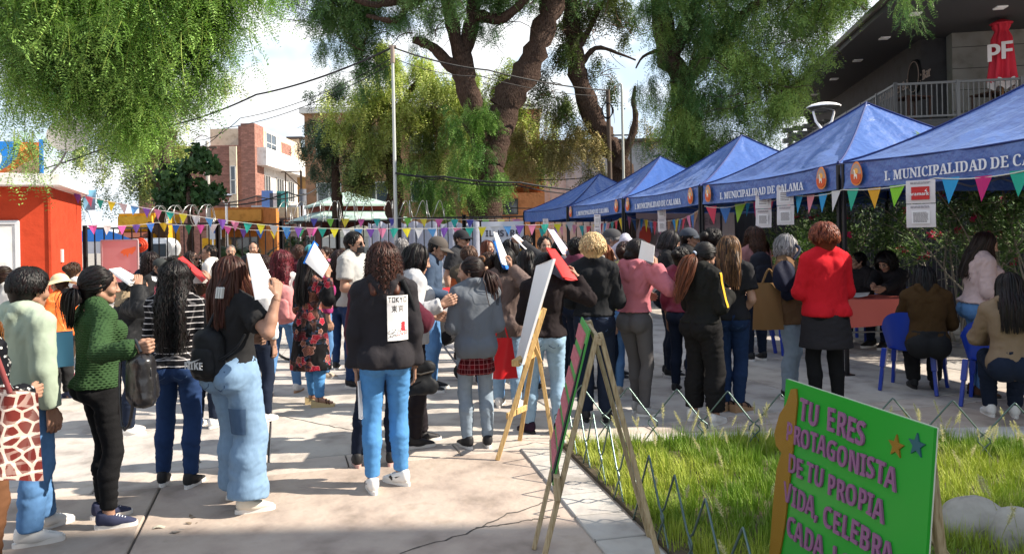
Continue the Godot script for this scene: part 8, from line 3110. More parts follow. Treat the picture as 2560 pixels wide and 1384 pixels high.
	who("person in a shiny burgundy scarf between the black tops", V(1.775, 0, -8), 1.532, 140, {"skin": .45, "top": {"mat": fabric("wine_satin", C(.15, .02, .045), .4), "ease": .026}, "hair": {"style": "bun", "col": BLACK_HAIR}})
	who("man in a blue-grey cap before the mauve banner", V(2.166, 0, -9.3), 1.745, 80, {"male": true, "near": true, "skin": .5, "w": 1.1, "top": {"mat": black, "ease": .03, "collar": .022}, "hair": {"style": "short", "col": BLACK_HAIR, "under": 1}, "hat": {"kind": "cap", "col": K(.04, .05, .065)}})
	who("person with messy pinned dark hair behind the highlighted brown hair", V(2.248, 0, -8.5), 1.732, 120, {"skin": .35, "top": {"mat": charcoal}, "hair": {"style": "bun", "col": BLACK_HAIR, "bulk": .024, "bunat": V(0, .05, -.14), "bunr": .05, "wave": .01, "locks": 520}, "shoes": {"mat": shoe_navy, "sole": w_sole}})
	who("woman in a dusty pink top with a dark backpack in the tent's shade", V(3.187, 0, -10), 1.741, 198, {"near": true, "skin": .4, "w": 1.12, "top": {"mat": fabric("dusty_pink", C(.26, .12, .12)), "ease": .02}, "hair": {"style": "curly", "col": K(.04, .018, .012), "tip": K(.12, .05, .03), "len": .3, "wave": .013, "locks": 620, "bulk": .03}, "head": [25, 0, 0]})
	var sit := {"sit": true, "skin": .4, "male": true, "top": {"mat": black2, "ease": .03, "collar": .02}, "near": true}
	var a := sit.duplicate()
	a.merge({"hair": {"style": "short", "col": BLACK_HAIR, "bulk": .012, "locks": 420}, "glasses": "clear", "head": [-35, 4, 0], "R": "table", "L": "table", "group": "people seated at the coral table"}, true)
	who("seated man with glasses and short black hair behind the coral table", V(5.307, 0, -11.6), 1.76, 300, a)
	var b := sit.duplicate()
	b.merge({"hair": {"style": "curly", "col": BLACK_HAIR, "len": .12, "bulk": .04, "wave": .01, "locks": 620}, "glasses": "clear", "head": [0, 16, 0], "R": V(4.996, .862, -10.6), "L": V(5.097, .85, -10.5), "handR": "grip", "lean": 16.0, "w": 1.15, "group": "people seated at the coral table"}, true)
	who("seated person with bushy black hair writing at the coral table", V(5.581, 0, -11.1), 1.8, 302, b)
	var c := {"sit": true, "skin": .4, "w": 1.12, "near": true, "top": {"name": "jacket", "mat": fabric("brown_teddy", C(.055, .03, .012), 1.0), "ease": .026, "hem": .86, "hood": true}, "legs": {"mat": black, "ease": .02, "name": "trousers"}, "hair": {"style": "long", "col": BLACK_HAIR, "len": .2, "locks": 420, "backz": .18}, "shoes": all_black, "R": "table", "L": "table", "lean": 14.0, "head": [0, 10, 0]}
	who("person in a brown hooded jacket seated on a blue chair, back turned", V(4.147, 0, -7.6), 1.72, 158, c)
	who("woman standing in a pale pink padded jacket with hair band, facing right", V(4.641, 0, -7.6), 1.641, 76, {"near": true, "skin": .4, "w": 1.12, "lean": 6.0, "top": {"name": "jacket", "mat": fabric("blush_padding", C(.5, .37, .36), .7), "ease": .035, "hem": .9, "crease": .01}, "legs": {"mat": denim, "ease": .006, "name": "jeans"}, "hair": {"style": "long", "col": DARK_BROWN, "len": .42, "locks": 520}, "shoes": {"mat": fabric("shoe_brown", C(.08, .04, .025)), "sole": shoe_black}, "R": "fold", "L": "fold", "head": [0, 14, 0]})
	var e := {"sit": true, "skin": .4, "w": 1.12, "near": true, "top": {"name": "coat", "mat": fabric("camel_padding", C(.2, .14, .09), .7), "ease": .024, "hem": .86, "hood": true, "crease": .007}, "legs": {"mat": denim_ink, "ease": .012, "name": "jeans"}, "hair": {"style": "long", "col": BLACK_HAIR, "tip": K(.04, .02, .014), "len": .4, "locks": 520, "backz": .2}, "shoes": whites, "R": "table", "L": "table", "lean": 6.0}
	who("woman in a camel coat with long hair seated on a blue chair at right", V(4.164, 0, -6.35), 1.68, 158, e)

func print_on_backs() -> void:
	for d in crowd:
		var o: Node3D = d.node
		if d.label.begins_with("woman in a black hoodie printed"):
			var u: float = d.j.u
			obj("back_print", wrap_patch(d.g_top, -.145 * u, -.01 * u, 1.27 * u, .98 * u, -1.0), mat("hoodie_print", Color.WHITE, .6, {"tex": hoodie_print_tex()}), o)
			for m in o.get_children():
				if str(m.name).begins_with("shoe"):
					var tick := SH()
					tick.prism(P2([W(-.05, .0), W(-.02, -.018), W(.06, .022), W(-.015, .004), W(-.035, .014)]), .0, .004)
					obj("logo_tick", tick.mesh(), mat("shoe_black"), m, facing(V(0, 0, -1), Vector3.UP, V(.041, .05, .03)))
		elif d.label.begins_with("woman in a black hoodie with a yellow"):
			var j: Dictionary = d.j
			for key in ["R", "L"]:
				var s := SH()
				var sh: Vector3 = j["sh" + key]
				var el: Vector3 = j["el" + key]
				var out := ((sh + el) * .5 - V(0, ((sh + el) * .5).y, 0)).normalized()
				var g: Blob = d.g_top
				s.sheet(4, 14, func(uu: float, v: float) -> Vector3:
					var p := sh.lerp(el, v * 1.02 - .02)
					var q := p + (out + V(0, .35 * (1.0 - v), 0)).normalized() * .3 + V(0, 0, (uu - .5) * .095)
					var dir := (p - q).normalized()
					for k in 40:
						var dd := g.at(q)
						if dd < .001:
							break
						q += dir * dd * .8
					return q - dir * .006, key == "R")
				obj("yellow_stripe", s.mesh(), mat("stripe_yellow", C(.75, .42, .02), .7), o)
		elif d.label.begins_with("woman in a black tee and wide"):
			var u: float = d.j.u
			obj("cargo_pocket", wrap_patch(d.g_legs, -.19 * u, -.075 * u, .66 * u, .5 * u, -1.0), jeans("denim_pocket", C(.07, .12, .2)), o)
		elif d.label.begins_with("man in a black cap, sunglasses"):
			var u: float = d.j.u
			var s := SH()
			for i in 16:
				var an := TAU * i / 16.0
				s.box(V(cos(an) * .075, sin(an) * .075, 0), V(.02, .008, .002), Basis(V(0, 0, 1), an))
			for i in 3:
				s.box(V(0, .025 - i * .026, 0), V(.08 - .015 * (i % 2), .014, .002))
			obj("chest_print", s.mesh(), mat("print_white", C(.5, .5, .5), .8), o, At(V(-.02, 1.17 * u, .152)))
		elif d.label.begins_with("blonde woman"):
			var er := SH()
			er.tube(P3([V(0, 0, -.003), V(0, 0, .003)]), .024, .024, 14)
			obj("earring", er.mesh(), mat("earring_pearl", C(.7, .68, .65), .4), o, (d.j.head as Transform3D) * Transform3D(Ry(.4), V(-.088, -.07, -.01)))

func flat_bag(label: String, at: Vector3, yaw: float, size: Vector3, m: Material, category: String, called: String, top: float) -> Node3D:
	var o := thing(called, label, category, at, deg_to_rad(yaw))
	var s := SH()
	for e in 2:
		s.sheet(12, 12, func(u: float, v: float) -> Vector3:
			var round_ := sqrt(maxf(.0, 1.0 - pow(absf(2.0 * v - 1.0), 3.0))) if top < 1.0 else lerpf(.8, 1.0, v)
			return V((u - .5) * size.x * maxf(round_, .3), (.5 - v) * size.y, (size.z if e == 0 else -size.z) * .5 * sin(u * PI) * (.4 + .6 * sin(v * PI * .9)) + .008 * sin(u * 11.0 + v * 5.0)), e == 0)
	obj("bag_body", s.mesh(), m, o)
	return o

func stitch_pockets() -> void:
	var n := 0
	for d in crowd:
		if not (d.get("near", false) and d.has("legs") and str(d.legs.get("name", "")).ends_with("jeans") and cos(deg_to_rad(d.yaw)) < -.6):
			continue
		var u: float = d.j.u
		var g: Blob = d.g_legs
		for sg in [-1.0, 1.0]:
			var s := SH()
			var pts := PackedVector3Array()
			for q in [[.03, .895], [.115, .9], [.118, .8], [.075, .775], [.034, .798], [.03, .895]]:
				var p := V(sg * q[0], q[1], -.4) * u
				for k in 30:
					var e := g.at(p)
					if e < .001:
						break
					p.z += e * .8
				pts.append(p + V(0, 0, -.002))
			if pts[0].z > .0 or pts[1].z > .0 or pts[2].z > .0 or pts[3].z > .0 or pts[4].z > .0:
				continue
			s.tube(pts, .0035, .0035, 4, false)
			obj("pocket", s.mesh(), mat("stitching", C(.05, .09, .17), .9), d.node)

func build_carried() -> void:
	var white_m := mat("folder_white", C(.8, .79, .78), .55)
	var blue_m := mat("folder_blue", C(.01, .16, .6), .45)
	var red_m := mat("folder_red", C(.55, .03, .03), .45)
	plate("folder", [V(-1.582, 1.599, -4.55), V(-1.581, 1.59, -4.75), V(-1.424, 1.344, -4.62), V(-1.501, 1.327, -4.45)], .012, white_m, "large white folder held up by the woman in wide jeans", "folder")
	plate("paper_stack", [V(-3.453, 1.463, -6.5), V(-3.486, 1.468, -6.75), V(-3.24, 1.372, -6.6), V(-3.208, 1.347, -6.35)], .018, white_m, "stack of white papers held over the fur-collared jacket", "papers")
	plate("folder", [V(-2.995, 1.539, -6.8), V(-3.038, 1.554, -7), V(-2.75, 1.364, -6.85), V(-2.719, 1.345, -6.65)], .012, red_m, "red folder held over the maroon top's pale cap", "folder")
	plate("folder", [V(-1.937, 1.656, -7.45), V(-2.021, 1.467, -7.4), V(-1.84, 1.314, -7.35), V(-1.8, 1.434, -7.45)], .01, white_m, "white folder held up beside the rose kimono", "folder")
	plate("folder", [V(-1.963, 1.676, -7.52), V(-2.06, 1.454, -7.47), V(-1.99, 1.437, -7.47), V(-1.916, 1.631, -7.52)], .01, blue_m, "blue folder behind the white one at the rose kimono", "folder")
	plate("folder", [V(-.173, 1.729, -7.2), V(-.142, 1.715, -7.35), V(-.016, 1.404, -7.3), V(-.101, 1.435, -7.1)], .008, white_m, "white folder held up by the brown padded coat", "folder")
	plate("folder", [V(-.18, 1.646, -7.28), V(-.157, 1.63, -7.42), V(-.017, 1.362, -7.4), V(-.088, 1.386, -7.2)], .008, blue_m, "blue folder behind the white one over the padded coat", "folder")
	plate("paper", [V(.006, 1.689, -9.3), V(.051, 1.714, -9.5), V(.216, 1.562, -9.4), V(.162, 1.526, -9.2)], .003, white_m, "narrow white paper raised before the printed banner", "paper")
	plate("paper", [V(.412, 1.766, -8.75), V(.499, 1.754, -9), V(.673, 1.489, -8.8), V(.567, 1.476, -8.6)], .004, mat("paper_lavender", C(.5, .44, .56), .6), "curved lavender sheet shading the dark grey jacket", "paper")
	plate("folder", [V(.284, 1.578, -6.3), V(.371, 1.56, -6.55), V(.557, 1.293, -6.45), V(.412, 1.335, -6.2)], .01, red_m, "red folder held over the black sweater by the easel", "folder")
	plate("paper", [V(1.168, 1.617, -6.85), V(1.267, 1.569, -6.75), V(1.25, 1.416, -6.75), V(1.136, 1.455, -6.85)], .004, white_m, "white sheet held before the pink hoodie's face", "paper")
	plate("paper", [V(-1.031, .735, -5), V(-1.02, .734, -5.05), V(-1.001, .489, -5.05), V(-1.015, .485, -5)], .006, white_m, "folded white papers hanging from the printed hoodie's hand", "papers")
	plate("folder", [V(-4.891, .755, -8.1), V(-4.761, .757, -8.2), V(-4.755, .377, -8.2), V(-4.881, .379, -8.1)], .01, mat("folder_teal", C(.012, .06, .1), .5), "dark teal folder under the orange blouse's arm", "folder")
	plate("folder", [V(-2.667, .872, -4.35), V(-2.7, .821, -4.5), V(-2.747, .715, -4.5), V(-2.683, .758, -4.35)], .01, mat("folder_black", C(.012, .012, .014), .5), "black folder beside the green-hoodied boy's hand", "folder")
	plate("paper", [V(-4.851, 1.249, -10.2), V(-4.665, 1.24, -10.1), V(-4.625, 1.191, -10), V(-4.794, 1.2, -10.1)], .003, white_m, "small white sheet read by the person in the dark cap", "paper")
	plate("paper", [V(4.849, .788, -10.9), V(5.125, .794, -10.9), V(4.903, .782, -10.5), V(4.637, .782, -10.5)], .004, white_m, "white form lying on the coral table", "paper")
	var ph := SH()
	ph.box(Vector3.ZERO, V(.075, .15, .009), Basis(), .003)
	tag(obj("phone", ph.mesh(), mat("phone_black", C(.01, .01, .012), .15), null, Transform3D(Ry(2.0) * Basis(Vector3.RIGHT, -.9), V(1.825, 1.239, -6.62))), "black phone held by the yellow-striped hoodie", "phone")
	var nylon := fabric("bag_nylon", C(.014, .015, .017), .55)
	var leather := fabric("bag_leather", C(.012, .011, .012), .3, {"spec": .6})
	var o := backpack("small black backpack with a white logo worn low by the wide jeans", V(-1.883, .982, -4.68), 158, V(.24, .29, .13), nylon, nylon)
	obj("lettering", letters("NIKE", .062, .003, false, 800, 1.0), mat("logo_white", C(.6, .6, .6), .6), o, facing(V(-1, 0, 0), Vector3.UP, V(.02, -.06, -.105)))
	var sw := SH()
	sw.prism(P2([W(-.05, .0), W(-.03, -.016), W(.06, .02), W(-.02, .0), W(-.04, .012)]), .0, .003)
	obj("logo_tick", sw.mesh(), mat("logo_white"), o, facing(V(-1, 0, 0), Vector3.UP, V(.02, -.035, -.107)))
	strap(o, [V(-1.858, 1.151, -4.62), V(-1.81, 1.263, -4.66), V(-1.746, 1.311, -4.72)], .011, nylon)
	strap(o, [V(-1.786, .953, -4.6), V(-1.665, 1.03, -4.55), V(-1.61, 1.113, -4.55)], .008, nylon)
	o = backpack("shiny black leather backpack hanging at the green sweater's hip", V(-2.105, .909, -4.28), 320, V(.21, .29, .13), leather, leather)
	strap(o, [V(-2.231, .998, -4.3), V(-2.223, .823, -4.27), V(-2.203, .645, -4.25), V(-2.147, .66, -4.22), V(-2.117, .831, -4.22)], .009, leather)
	strap(o, [V(-2.104, 1.033, -4.25), V(-2.123, 1.126, -4.26), V(-2.063, 1.066, -4.2)], .009, leather)
	o = handbag("black shoulder bag hanging behind the printed hoodie's right side", V(-.651, .717, -5.25), 190, V(.22, .26, .13), nylon)
	strap(o, [V(-.65, .863, -5.2), V(-.65, 1.064, -5.12), V(-.686, 1.272, -5.06), V(-.732, 1.395, -5.02)], .018, nylon)
	o = backpack("pale pink school backpack on the burgundy-haired woman's back", V(-2.461, 1.019, -8.05), 172, V(.3, .38, .16), fabric("bag_pink", C(.55, .22, .22), .6), fabric("bag_rose", C(.3, .06, .07), .6))
	o = backpack("large dark backpack on the dusty pink top", V(3.174, 1.21, -9.72), 198, V(.32, .42, .17), fabric("bag_navy", C(.012, .013, .02), .6), nylon)
	o = flat_bag("navy saddle bag slung under the brown vest's arm", V(2.635, 1.243, -7.36), 200, V(.27, .3, .08), fabric("bag_saddle", C(.014, .018, .038), .6), "handbag", "handbag", .55)
	strap(o, [V(2.742, 1.403, -7.4), V(2.821, 1.49, -7.45), V(2.82, 1.54, -7.55)], .016, fabric("bag_saddle"))
	o = flat_bag("tan canvas tote with a worn print carried by the brown vest", V(2.496, .947, -7.45), 175, V(.3, .46, .12), fabric("tan_canvas", C(.2, .115, .05)), "tote bag", "tote_bag", 1.25)
	strap(o, [o.position + V(-.05, .22, 0), o.position + V(.02, .36, 0), o.position + V(.09, .22, 0)], .012, fabric("tan_canvas"))
	o = thing("shopping_bag", "bright red plastic shopping bag hanging behind the plaid shirt", "shopping bag", V(-.11, .41, -6.8))
	var s := SH()
	for e in 2:
		s.sheet(8, 8, func(u: float, v: float) -> Vector3:
			var wv := lerpf(.09, .14, v)
			return V((u - .5) * 2.0 * wv, .36 * (1.0 - v), (1.0 if e == 0 else -1.0) * .035 * sin(u * PI) * (.3 + v) + .01 * sin(u * 9.0 + v * 4.0)), e == 0)
	obj("bag_body", s.mesh(), mat("bag_red", C(.62, .015, .02), .4, {"backlight": K(.2, .0, .0)}), o)
	s = SH()
	s.tube(P3([V(-.06, .35, 0), V(-.03, .46, 0), V(.03, .46, 0), V(.06, .35, 0)]), .008, .008, 6)
	obj("handle", s.mesh(), mat("bag_red"), o)
	o = thing("tote_bag", "giraffe-patterned cloth tote hanging at the left edge", "tote bag", V(-2.433, .769, -3.62), deg_to_rad(14))
	s = SH()
	for e in 2:
		s.sheet(12, 12, func(u: float, v: float) -> Vector3:
			var x := (u - .5) * lerpf(.28, .32, v)
			return V(x, .2 - .42 * v + .02 * sin(u * 4.0), (.055 if e == 0 else -.055) * sin(u * PI) * (.45 + .6 * v) + .012 * sin(u * 12.0 + v * 3.0) * (1.0 - v * .5)), e == 0)
	obj("bag_body", s.mesh(), fabric("giraffe_cloth", Color.WHITE, .85, {"tex": giraffe_tex(), "tri": Vector3.ONE * 2.6}), o)
	strap(o, [o.position + V(-.08, .2, .02), o.position + V(-.14, .5, .0), o.position + V(-.17, .62, -.05)], .012, fabric("strap_maroon", C(.2, .05, .05)))
	strap(o, [o.position + V(.04, .2, .02), o.position + V(-.03, .42, .03), o.position + V(-.12, .62, .0)], .012, fabric("strap_maroon"))
	var hc := SH()
	for i in 3:
		hc.box(V(-.025 + i * .022, 0, 0), V(.012, .07, .022), Basis(V(0, 0, 1), .2), .003)
	tag(obj("hair_clip", hc.mesh(), mat("clip_clear", C(.6, .62, .6), .15), null, Transform3D(Ry(2.6), V(-1.778, 1.36, -4.6))), "clear plastic claw clip in the long auburn-brown hair", "hair clip")

func build_under_tents() -> void:
	blue_chair("blue plastic chair holding the person in the brown hooded jacket", V(4.19, 0, -7.972), 140)
	blue_chair("blue plastic chair holding the woman in the camel coat", V(4.561, 0, -7.169), 140)
	var c0: Vector3 = V(5.307, 1.34, -11.6)
	blue_chair("blue plastic chair under the man with glasses at the table", V(c0.x, 0, c0.z), 300)
	c0 = V(5.581, 1.368, -11.1)
	blue_chair("blue plastic chair under the writing person at the table", V(c0.x, 0, c0.z), 302)
	blue_chair("empty blue chair just left of the brown vest's jeans", V(3.547, 0, -10.656), 150)
	blue_chair("empty blue chair half hidden by the highlighted brown hair", V(3.288, 0, -10.69), 200)
	var m: Vector3 = V(4.907, .792, -10.75)
	var o := thing("folding_table", "folding table with grey metal legs under the coral cloth", "table", V(m.x, 0, m.z), .06)
	wb(o, "tabletop", V(0, .715, 0), V(1.25, .03, .7), Basis(), mat("table_grey", C(.35, .35, .35), .6))
	for sx in [-.5, .5]:
		var s := SH()
		s.tube(P3([V(sx, .7, .25), V(sx, .35, .27), V(sx, .0, .3)]), .013, .013, 8)
		obj("leg", s.mesh(), mat("truss_steel"), o)
		s = SH()
		s.tube(P3([V(sx, .7, -.25), V(sx, .35, -.27), V(sx, .0, -.3)]), .013, .013, 8)
		obj("leg", s.mesh(), mat("truss_steel"), o)
	var br := SH()
	br.tube(P3([V(-.5, .28, .27), V(.5, .28, .27)]), .012, .012, 8)
	obj("stretcher", br.mesh(), mat("truss_steel"), o)
	var cloth := SH()
	cloth.sheet(28, 4, func(u: float, v: float) -> Vector3: return V((u - .5) * 1.3, .737, (v - .5) * .76), true)
	for sd in 4:
		var half := .65 if sd % 2 == 0 else .38
		var depth := .38 if sd % 2 == 0 else .65
		var bs := Ry(sd * PI / 2)
		cloth.sheet(26, 8, func(u: float, v: float) -> Vector3:
			return bs * V((u - .5) * 2.0 * half, .737 - .36 * v - .02 * sin(u * PI * 2.0) * v, depth + (.02 + .02 * sin(u * 15.0 + sd)) * v))
	tag(obj("tablecloth", cloth.mesh(), fabric("coral_cloth", C(.68, .17, .14), .75, {"backlight": K(.3, .06, .05)}), null, o.transform), "coral pink cloth hanging over the folding table", "tablecloth")
	oleander("oleander bush with bare pale stems behind the seated officials", V(6.021, .858, -12.6) * V(1, 0, 1), 9, 2.2, .7, 101, 9)
	oleander("full oleander bush with pink blossoms right of the hanging notice", V(6.589, .922, -11.2) * V(1, 0, 1), 12, 2.6, .75, 102, 14)
	oleander("oleander bush with pale sunlit stems at the right edge", V(7.073, .945, -10.6) * V(1, 0, 1), 10, 2.7, .6, 103, 8)
	oleander("low oleander bush behind the auburn hair", V(5.747, .734, -15) * V(1, 0, 1), 7, 1.8, .6, 104, 4)
	var b: Vector3 = V(-2.591, 1.12, -10.8)
	o = thing("bicycle", "dark bicycle parked behind the rose kimono", "bicycle", V(b.x, 0, b.z), deg_to_rad(20))
	var fm := mat("cycle_frame", C(.03, .03, .035), .4)
	for x in [-.5, .52]:
		var tyre := SH()
		var ring := PackedVector3Array()
		for i in 29:
			ring.append(V(x + cos(TAU * i / 28.0) * .31, .33 + sin(TAU * i / 28.0) * .31, 0))
		tyre.tube(ring, .02, .02, 6, false)
		var wh := obj("wheel", tyre.mesh(), mat("tyre"), o)
		var sp := SH()
		for i in 14:
			sp.tube(P3([V(x, .33, 0), V(x + cos(TAU * i / 14.0) * .3, .33 + sin(TAU * i / 14.0) * .3, 0)]), .002, .002, 3, false)
		obj("spokes", sp.mesh(), mat("truss_steel"), wh)
	var fr := SH()
	for q in [[V(-.5, .33, 0), V(-.05, .3, 0)], [V(-.5, .33, 0), V(-.18, .75, 0)], [V(-.05, .3, 0), V(-.2, .85, 0)], [V(-.05, .3, 0), V(.36, .72, 0)], [V(-.18, .75, 0), V(.34, .8, 0)], [V(.32, .95, 0), V(.52, .33, 0)]]:
		fr.tube(P3([q[0], q[1]]), .018, .018, 8)
	obj("frame", fr.mesh(), fm, o)
	var hb := SH()
	hb.tube(P3([V(.3, .98, -.28), V(.33, 1.0, 0), V(.3, .98, .28)]), .014, .014, 8)
	obj("handlebar", hb.mesh(), fm, o)
	var sd := SH()
	sd.box(V(-.22, .9, 0), V(.26, .05, .14), Basis(), .02)
	obj("saddle", sd.mesh(), mat("saddle", C(.015, .015, .015), .5), o)
	b = V(-.851, 1.167, -9.3)
	o = thing("pushchair", "pushchair with a bright red hood beside the man in the brown cap", "pushchair", V(b.x, 0, b.z), deg_to_rad(75))
	var hd := SH()
	hd.sheet(14, 8, func(u: float, v: float) -> Vector3:
		var an := lerpf(.0, PI, u)
		var el := lerpf(.1, 1.5, v)
		return V(cos(an) * .24, .78 + sin(an) * .3 * sin(el + .5), -.1 + cos(el) * .36 * sin(an)), true)
	obj("hood", hd.mesh(), mat("bag_red"), o)
	var bd := BL()
	bd.k = .06
	bd.add(V(-.14, .5, 0), V(.14, .5, 0), .13, .13)
	bd.add(V(0, .55, -.12), V(0, .8, -.22), .15, .12)
	obj("seat", soft_thing(bd, .03), fabric("pram_black", C(.02, .02, .022)), o)
	var pf := SH()
	for sx in [-.22, .22]:
		pf.tube(P3([V(sx, .1, .3), V(sx, .6, -.1), V(sx, 1.0, -.45)]), .013, .013, 8)
		pf.tube(P3([V(sx, .1, -.3), V(sx, .6, -.05)]), .013, .013, 8)
	pf.tube(P3([V(-.22, 1.0, -.45), V(.22, 1.0, -.45)]), .014, .014, 8)
	obj("frame", pf.mesh(), mat("truss_steel"), o)
	for sx in [-.24, .24]:
		for z in [-.3, .3]:
			var w := SH()
			w.tube(P3([V(sx - .015, .1, z), V(sx + .015, .1, z)]), .1, .1, 16)
			obj("wheel", w.mesh(), mat("tyre"), o)

func sky_texture() -> ImageTexture:   # pale cloudy blue, whiter towards the horizon
	var w := 1024
	var h := 512
	var im := Image.create(w, h, false, Image.FORMAT_RGBF)
	var n := FastNoiseLite.new()
	n.seed = 19
	n.frequency = 1.5
	n.fractal_octaves = 5
	n.domain_warp_enabled = true
	n.domain_warp_amplitude = .3
	n.domain_warp_frequency = 1.2
	for y in h:
		var el := (.5 - (y + .5) / h) * PI
		for x in w:
			var az := (x + .5) / w * TAU
			var d := V(cos(el) * sin(az), sin(el), cos(el) * cos(az))
			var up := clampf(d.y, .0, 1.0)
			var blue := K(.6, .86, 1.15).lerp(K(.2, .4, .8), smoothstep(.15, 1.0, up))
			var q := d / (.25 + up)
			var c := smoothstep(-.12, .38, n.get_noise_3d(q.x, q.y * 2.0, q.z) + .16 - .1 * up)
			var col := blue.lerp(K(1.3, 1.3, 1.3), c * .95)
			col = col.lerp(K(1.25, 1.27, 1.28), exp(-up * 5.0) * .75)
			im.set_pixel(x, y, col)
	return ImageTexture.create_from_image(im)

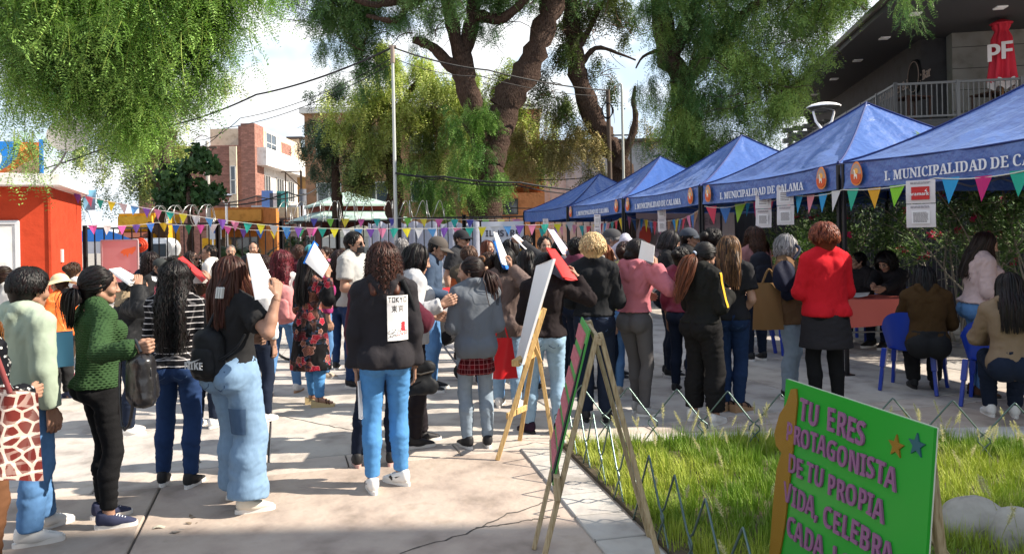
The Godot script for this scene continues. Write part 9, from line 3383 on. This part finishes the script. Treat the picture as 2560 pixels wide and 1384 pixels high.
func _ready() -> void:
	var cam := Camera3D.new()
	cam.position = V(0, 1.65, 0)
	cam.basis = Basis(V(0, 0, 1), -deg_to_rad(1.1))
	cam.projection = Camera3D.PROJECTION_FRUSTUM
	cam.near = .05
	cam.far = 600.0
	cam.size = .05 * 1384.0 / 1900.0
	cam.frustum_offset = W(0, -.05 * 94.0 / 1900.0)
	add_child(cam)
	var env := Environment.new()
	env.background_mode = Environment.BG_SKY
	env.sky = Sky.new()
	var pano := PanoramaSkyMaterial.new()
	pano.panorama = sky_texture()
	pano.energy_multiplier = .5
	env.sky.sky_material = pano
	env.tonemap_mode = Environment.TONE_MAPPER_LINEAR
	env.tonemap_exposure = 2.1
	env.sdfgi_enabled = true
	env.ssao_enabled = true
	env.ssil_enabled = true
	var we := WorldEnvironment.new()
	we.environment = env
	add_child(we)
	var sun := DirectionalLight3D.new()
	sun.light_energy = 1.6
	sun.light_color = K(1.0, .955, .89)
	sun.light_angular_distance = .5
	sun.shadow_enabled = true
	add_child(sun)
	sun.look_at_from_position(V(.788, .616, .035) * 50.0, Vector3.ZERO)
	init_people()
	plan_crowd()
	var job := WorkerThreadPool.add_group_task(func(i: int) -> void: compute_person(crowd[i]), crowd.size())
	build_ground()
	wire_fence()
	build_kiosk()
	build_far_buildings()
	build_right_building()
	build_neighbour()
	build_fences()
	build_poles()
	build_trees()
	palm("palm with arching dark fronds left of the grey-haired man", (V(-9.096, 1.648, -24)) * V(1, 0, 1), 1.2, 15, 71, K(.02, .04, .016))
	palm("dark palm directly behind the grey-haired man with glasses", (V(-8.817, 1.648, -25)) * V(1, 0, 1), 1.1, 15, 72, K(.018, .036, .016))
	palm("palm with sunlit pale fronds right of the squinting man", (V(-5.601, 1.647, -17.5)) * V(1, 0, 1), .75, 14, 73, K(.09, .13, .05))
	palm("dark palm in front of the street pole frame", (V(-7.106, 1.655, -25)) * V(1, 0, 1), 1.4, 15, 74, K(.018, .034, .016))
	tent("nearest blue canopy tent, cut by the photo's right edge", V(3.87, 0, -8.83), V(4.72, 0, -5.35), 2.16, 3.52, 1)
	tent("second blue canopy tent from the right, over the coral table", V(3.1, 0, -12.3), V(3.84, 0, -8.9), 2.16, 3.52, 2)
	tent("middle blue canopy tent, over the mauve banner", V(2.36, 0, -15.8), V(3.07, 0, -12.36), 2.16, 3.54, 3)
	tent("second farthest blue canopy tent", V(1.46, 0, -19.4), V(2.33, 0, -15.88), 2.16, 3.55, 4)
	tent("farthest and smallest-looking blue canopy tent, without lettering", V(.36, 0, -22.4), V(1.43, 0, -19.48), 2.16, 3.45, 5, false)
	var bright := [C(.2, .08, .4), C(.6, .18, .3), C(.02, .32, .25), C(.68, .6, .03), C(.5, .5, .52), C(.1, .3, .6)]
	bunting("long pennant string from the kiosk roof to the farthest tent", [V(-10.706, 2.985, -18.5), V(-8.384, 2.495, -18.3), V(-5.579, 2.065, -18.3), V(-2.706, 1.963, -18.4), V(.349, 1.996, -18.6), V(1.608, 2.069, -19)], .03, .285, .21, bright, 1)
	bunting("pennant string along the railings behind the crowd", [V(-11.514, 2.26, -20.5), V(-9.944, 2.312, -21.3), V(-8.196, 2.233, -21.3), V(-6.855, 2.04, -21.3), V(-5.449, 2.118, -21.6)], .06, .34, .22, [C(.55, .08, .3), C(.55, .54, .55), C(.55, .1, .33), C(.1, .05, .25), C(.03, .12, .4), C(.55, .4, .02), C(.02, .12, .42), C(.01, .15, .06)], 2)
	bunting("far pennant string on the railing top beyond the pole", [V(-5.95, 2.378, -22), V(-3.259, 2.332, -22.2), V(.365, 2.233, -22.4)], .03, .42, .22, [C(.06, .06, .3), C(.15, .4, .05), C(.6, .5, .05), C(.5, .1, .3), C(.02, .3, .28)], 3)
	var loud := [C(.02, .28, .55), C(.5, .02, .16), C(.01, .3, .2), C(.52, .02, .09), C(.01, .26, .28), C(.65, .2, .26), C(.02, .27, .5), C(.66, .22, .26), C(.02, .25, .5), C(.55, .53, .52), C(.02, .32, .2), C(.66, .33, .02), C(.2, .48, .02), C(.5, .02, .2)]
	bunting("pennant string along the valances of the two nearest tents", [V(3.656, 2.162, -11.9), V(3.721, 2.163, -10), V(3.823, 2.148, -8.75), V(4.139, 2.167, -7.4), V(4.387, 2.163, -6.3)], .04, .3, .2, loud, 4)
	bunting("pennant string along the middle tent's valance", [V(3.117, 2.125, -12.25), V(3.55, 2.14, -11.4)], .05, .3, .24, [C(.5, .04, .08), C(.03, .12, .35), C(.22, .4, .03), C(.02, .3, .4), C(.5, .02, .2)], 5)
	bunting("pennant string drooping from the middle tent towards the back", [V(3.129, 2.119, -12.4), V(3.08, 1.96, -14.6), V(2.804, 2.059, -16.6), V(2.419, 2.106, -15.9)], .06, .26, .24, [C(.02, .25, .6), C(.24, .13, .08), C(.05, .14, .4), C(.6, .2, .35), C(.5, .04, .08), C(.06, .16, .38), C(.6, .48, .03)], 6)
	bunting("pennant string under the second farthest tent", [V(2.448, 2.115, -16.2), V(2.137, 1.977, -18.4), V(1.534, 2.013, -19.6)], .05, .28, .24, [C(.3, .02, .06), C(.6, .45, .03), C(.5, .05, .08), C(.02, .25, .28), C(.5, .2, .3), C(.02, .2, .5)], 7)
	bunting("pennant string along the farthest tent's valance", [V(.41, 2.078, -21.8), V(1.019, 1.923, -21.4), V(1.527, 2.061, -19.9)], .06, .32, .22, [C(.6, .25, .35), C(.02, .3, .3), C(.3, .2, .05), C(.3, .2, .5)], 8)
	var nb := Ry(deg_to_rad(-14))
	notice("pair of printed sheets hanging at the left of the second tent", Transform3D(nb * Ry(-.5), V(3.517, 2.007, -10.6)), .23, .53, 3)
	notice("pair of printed sheets hanging right beside the first pair", Transform3D(nb * Ry(-.5), V(3.608, 2.028, -10)), .23, .52, 4)
	notice("printed sheets with a red logo hanging from the nearest tent", Transform3D(nb * Ry(-.45), V(4.017, 1.922, -7.45)), .26, .47, 5, "aramark")
	notice("printed sheets hanging from the middle tent before the mauve banner", Transform3D(nb * Ry(-.4), V(2.81, 1.985, -14.2)), .17, .5, 6)
	notice("narrow printed sheets hanging from the second farthest tent", Transform3D(nb * Ry(-.4), V(1.943, 1.93, -17.2)), .17, .5, 7)
	notice("small printed sheets hanging from the farthest tent", Transform3D(nb * Ry(-.4), V(.918, 2.044, -20.6)), .18, .3, 8)
	build_easels()
	WorkerThreadPool.wait_for_group_task_completion(job)
	for d in crowd:
		d.node = finish_person(d)
	print_on_backs()
	stitch_pockets()
	build_carried()
	build_under_tents()
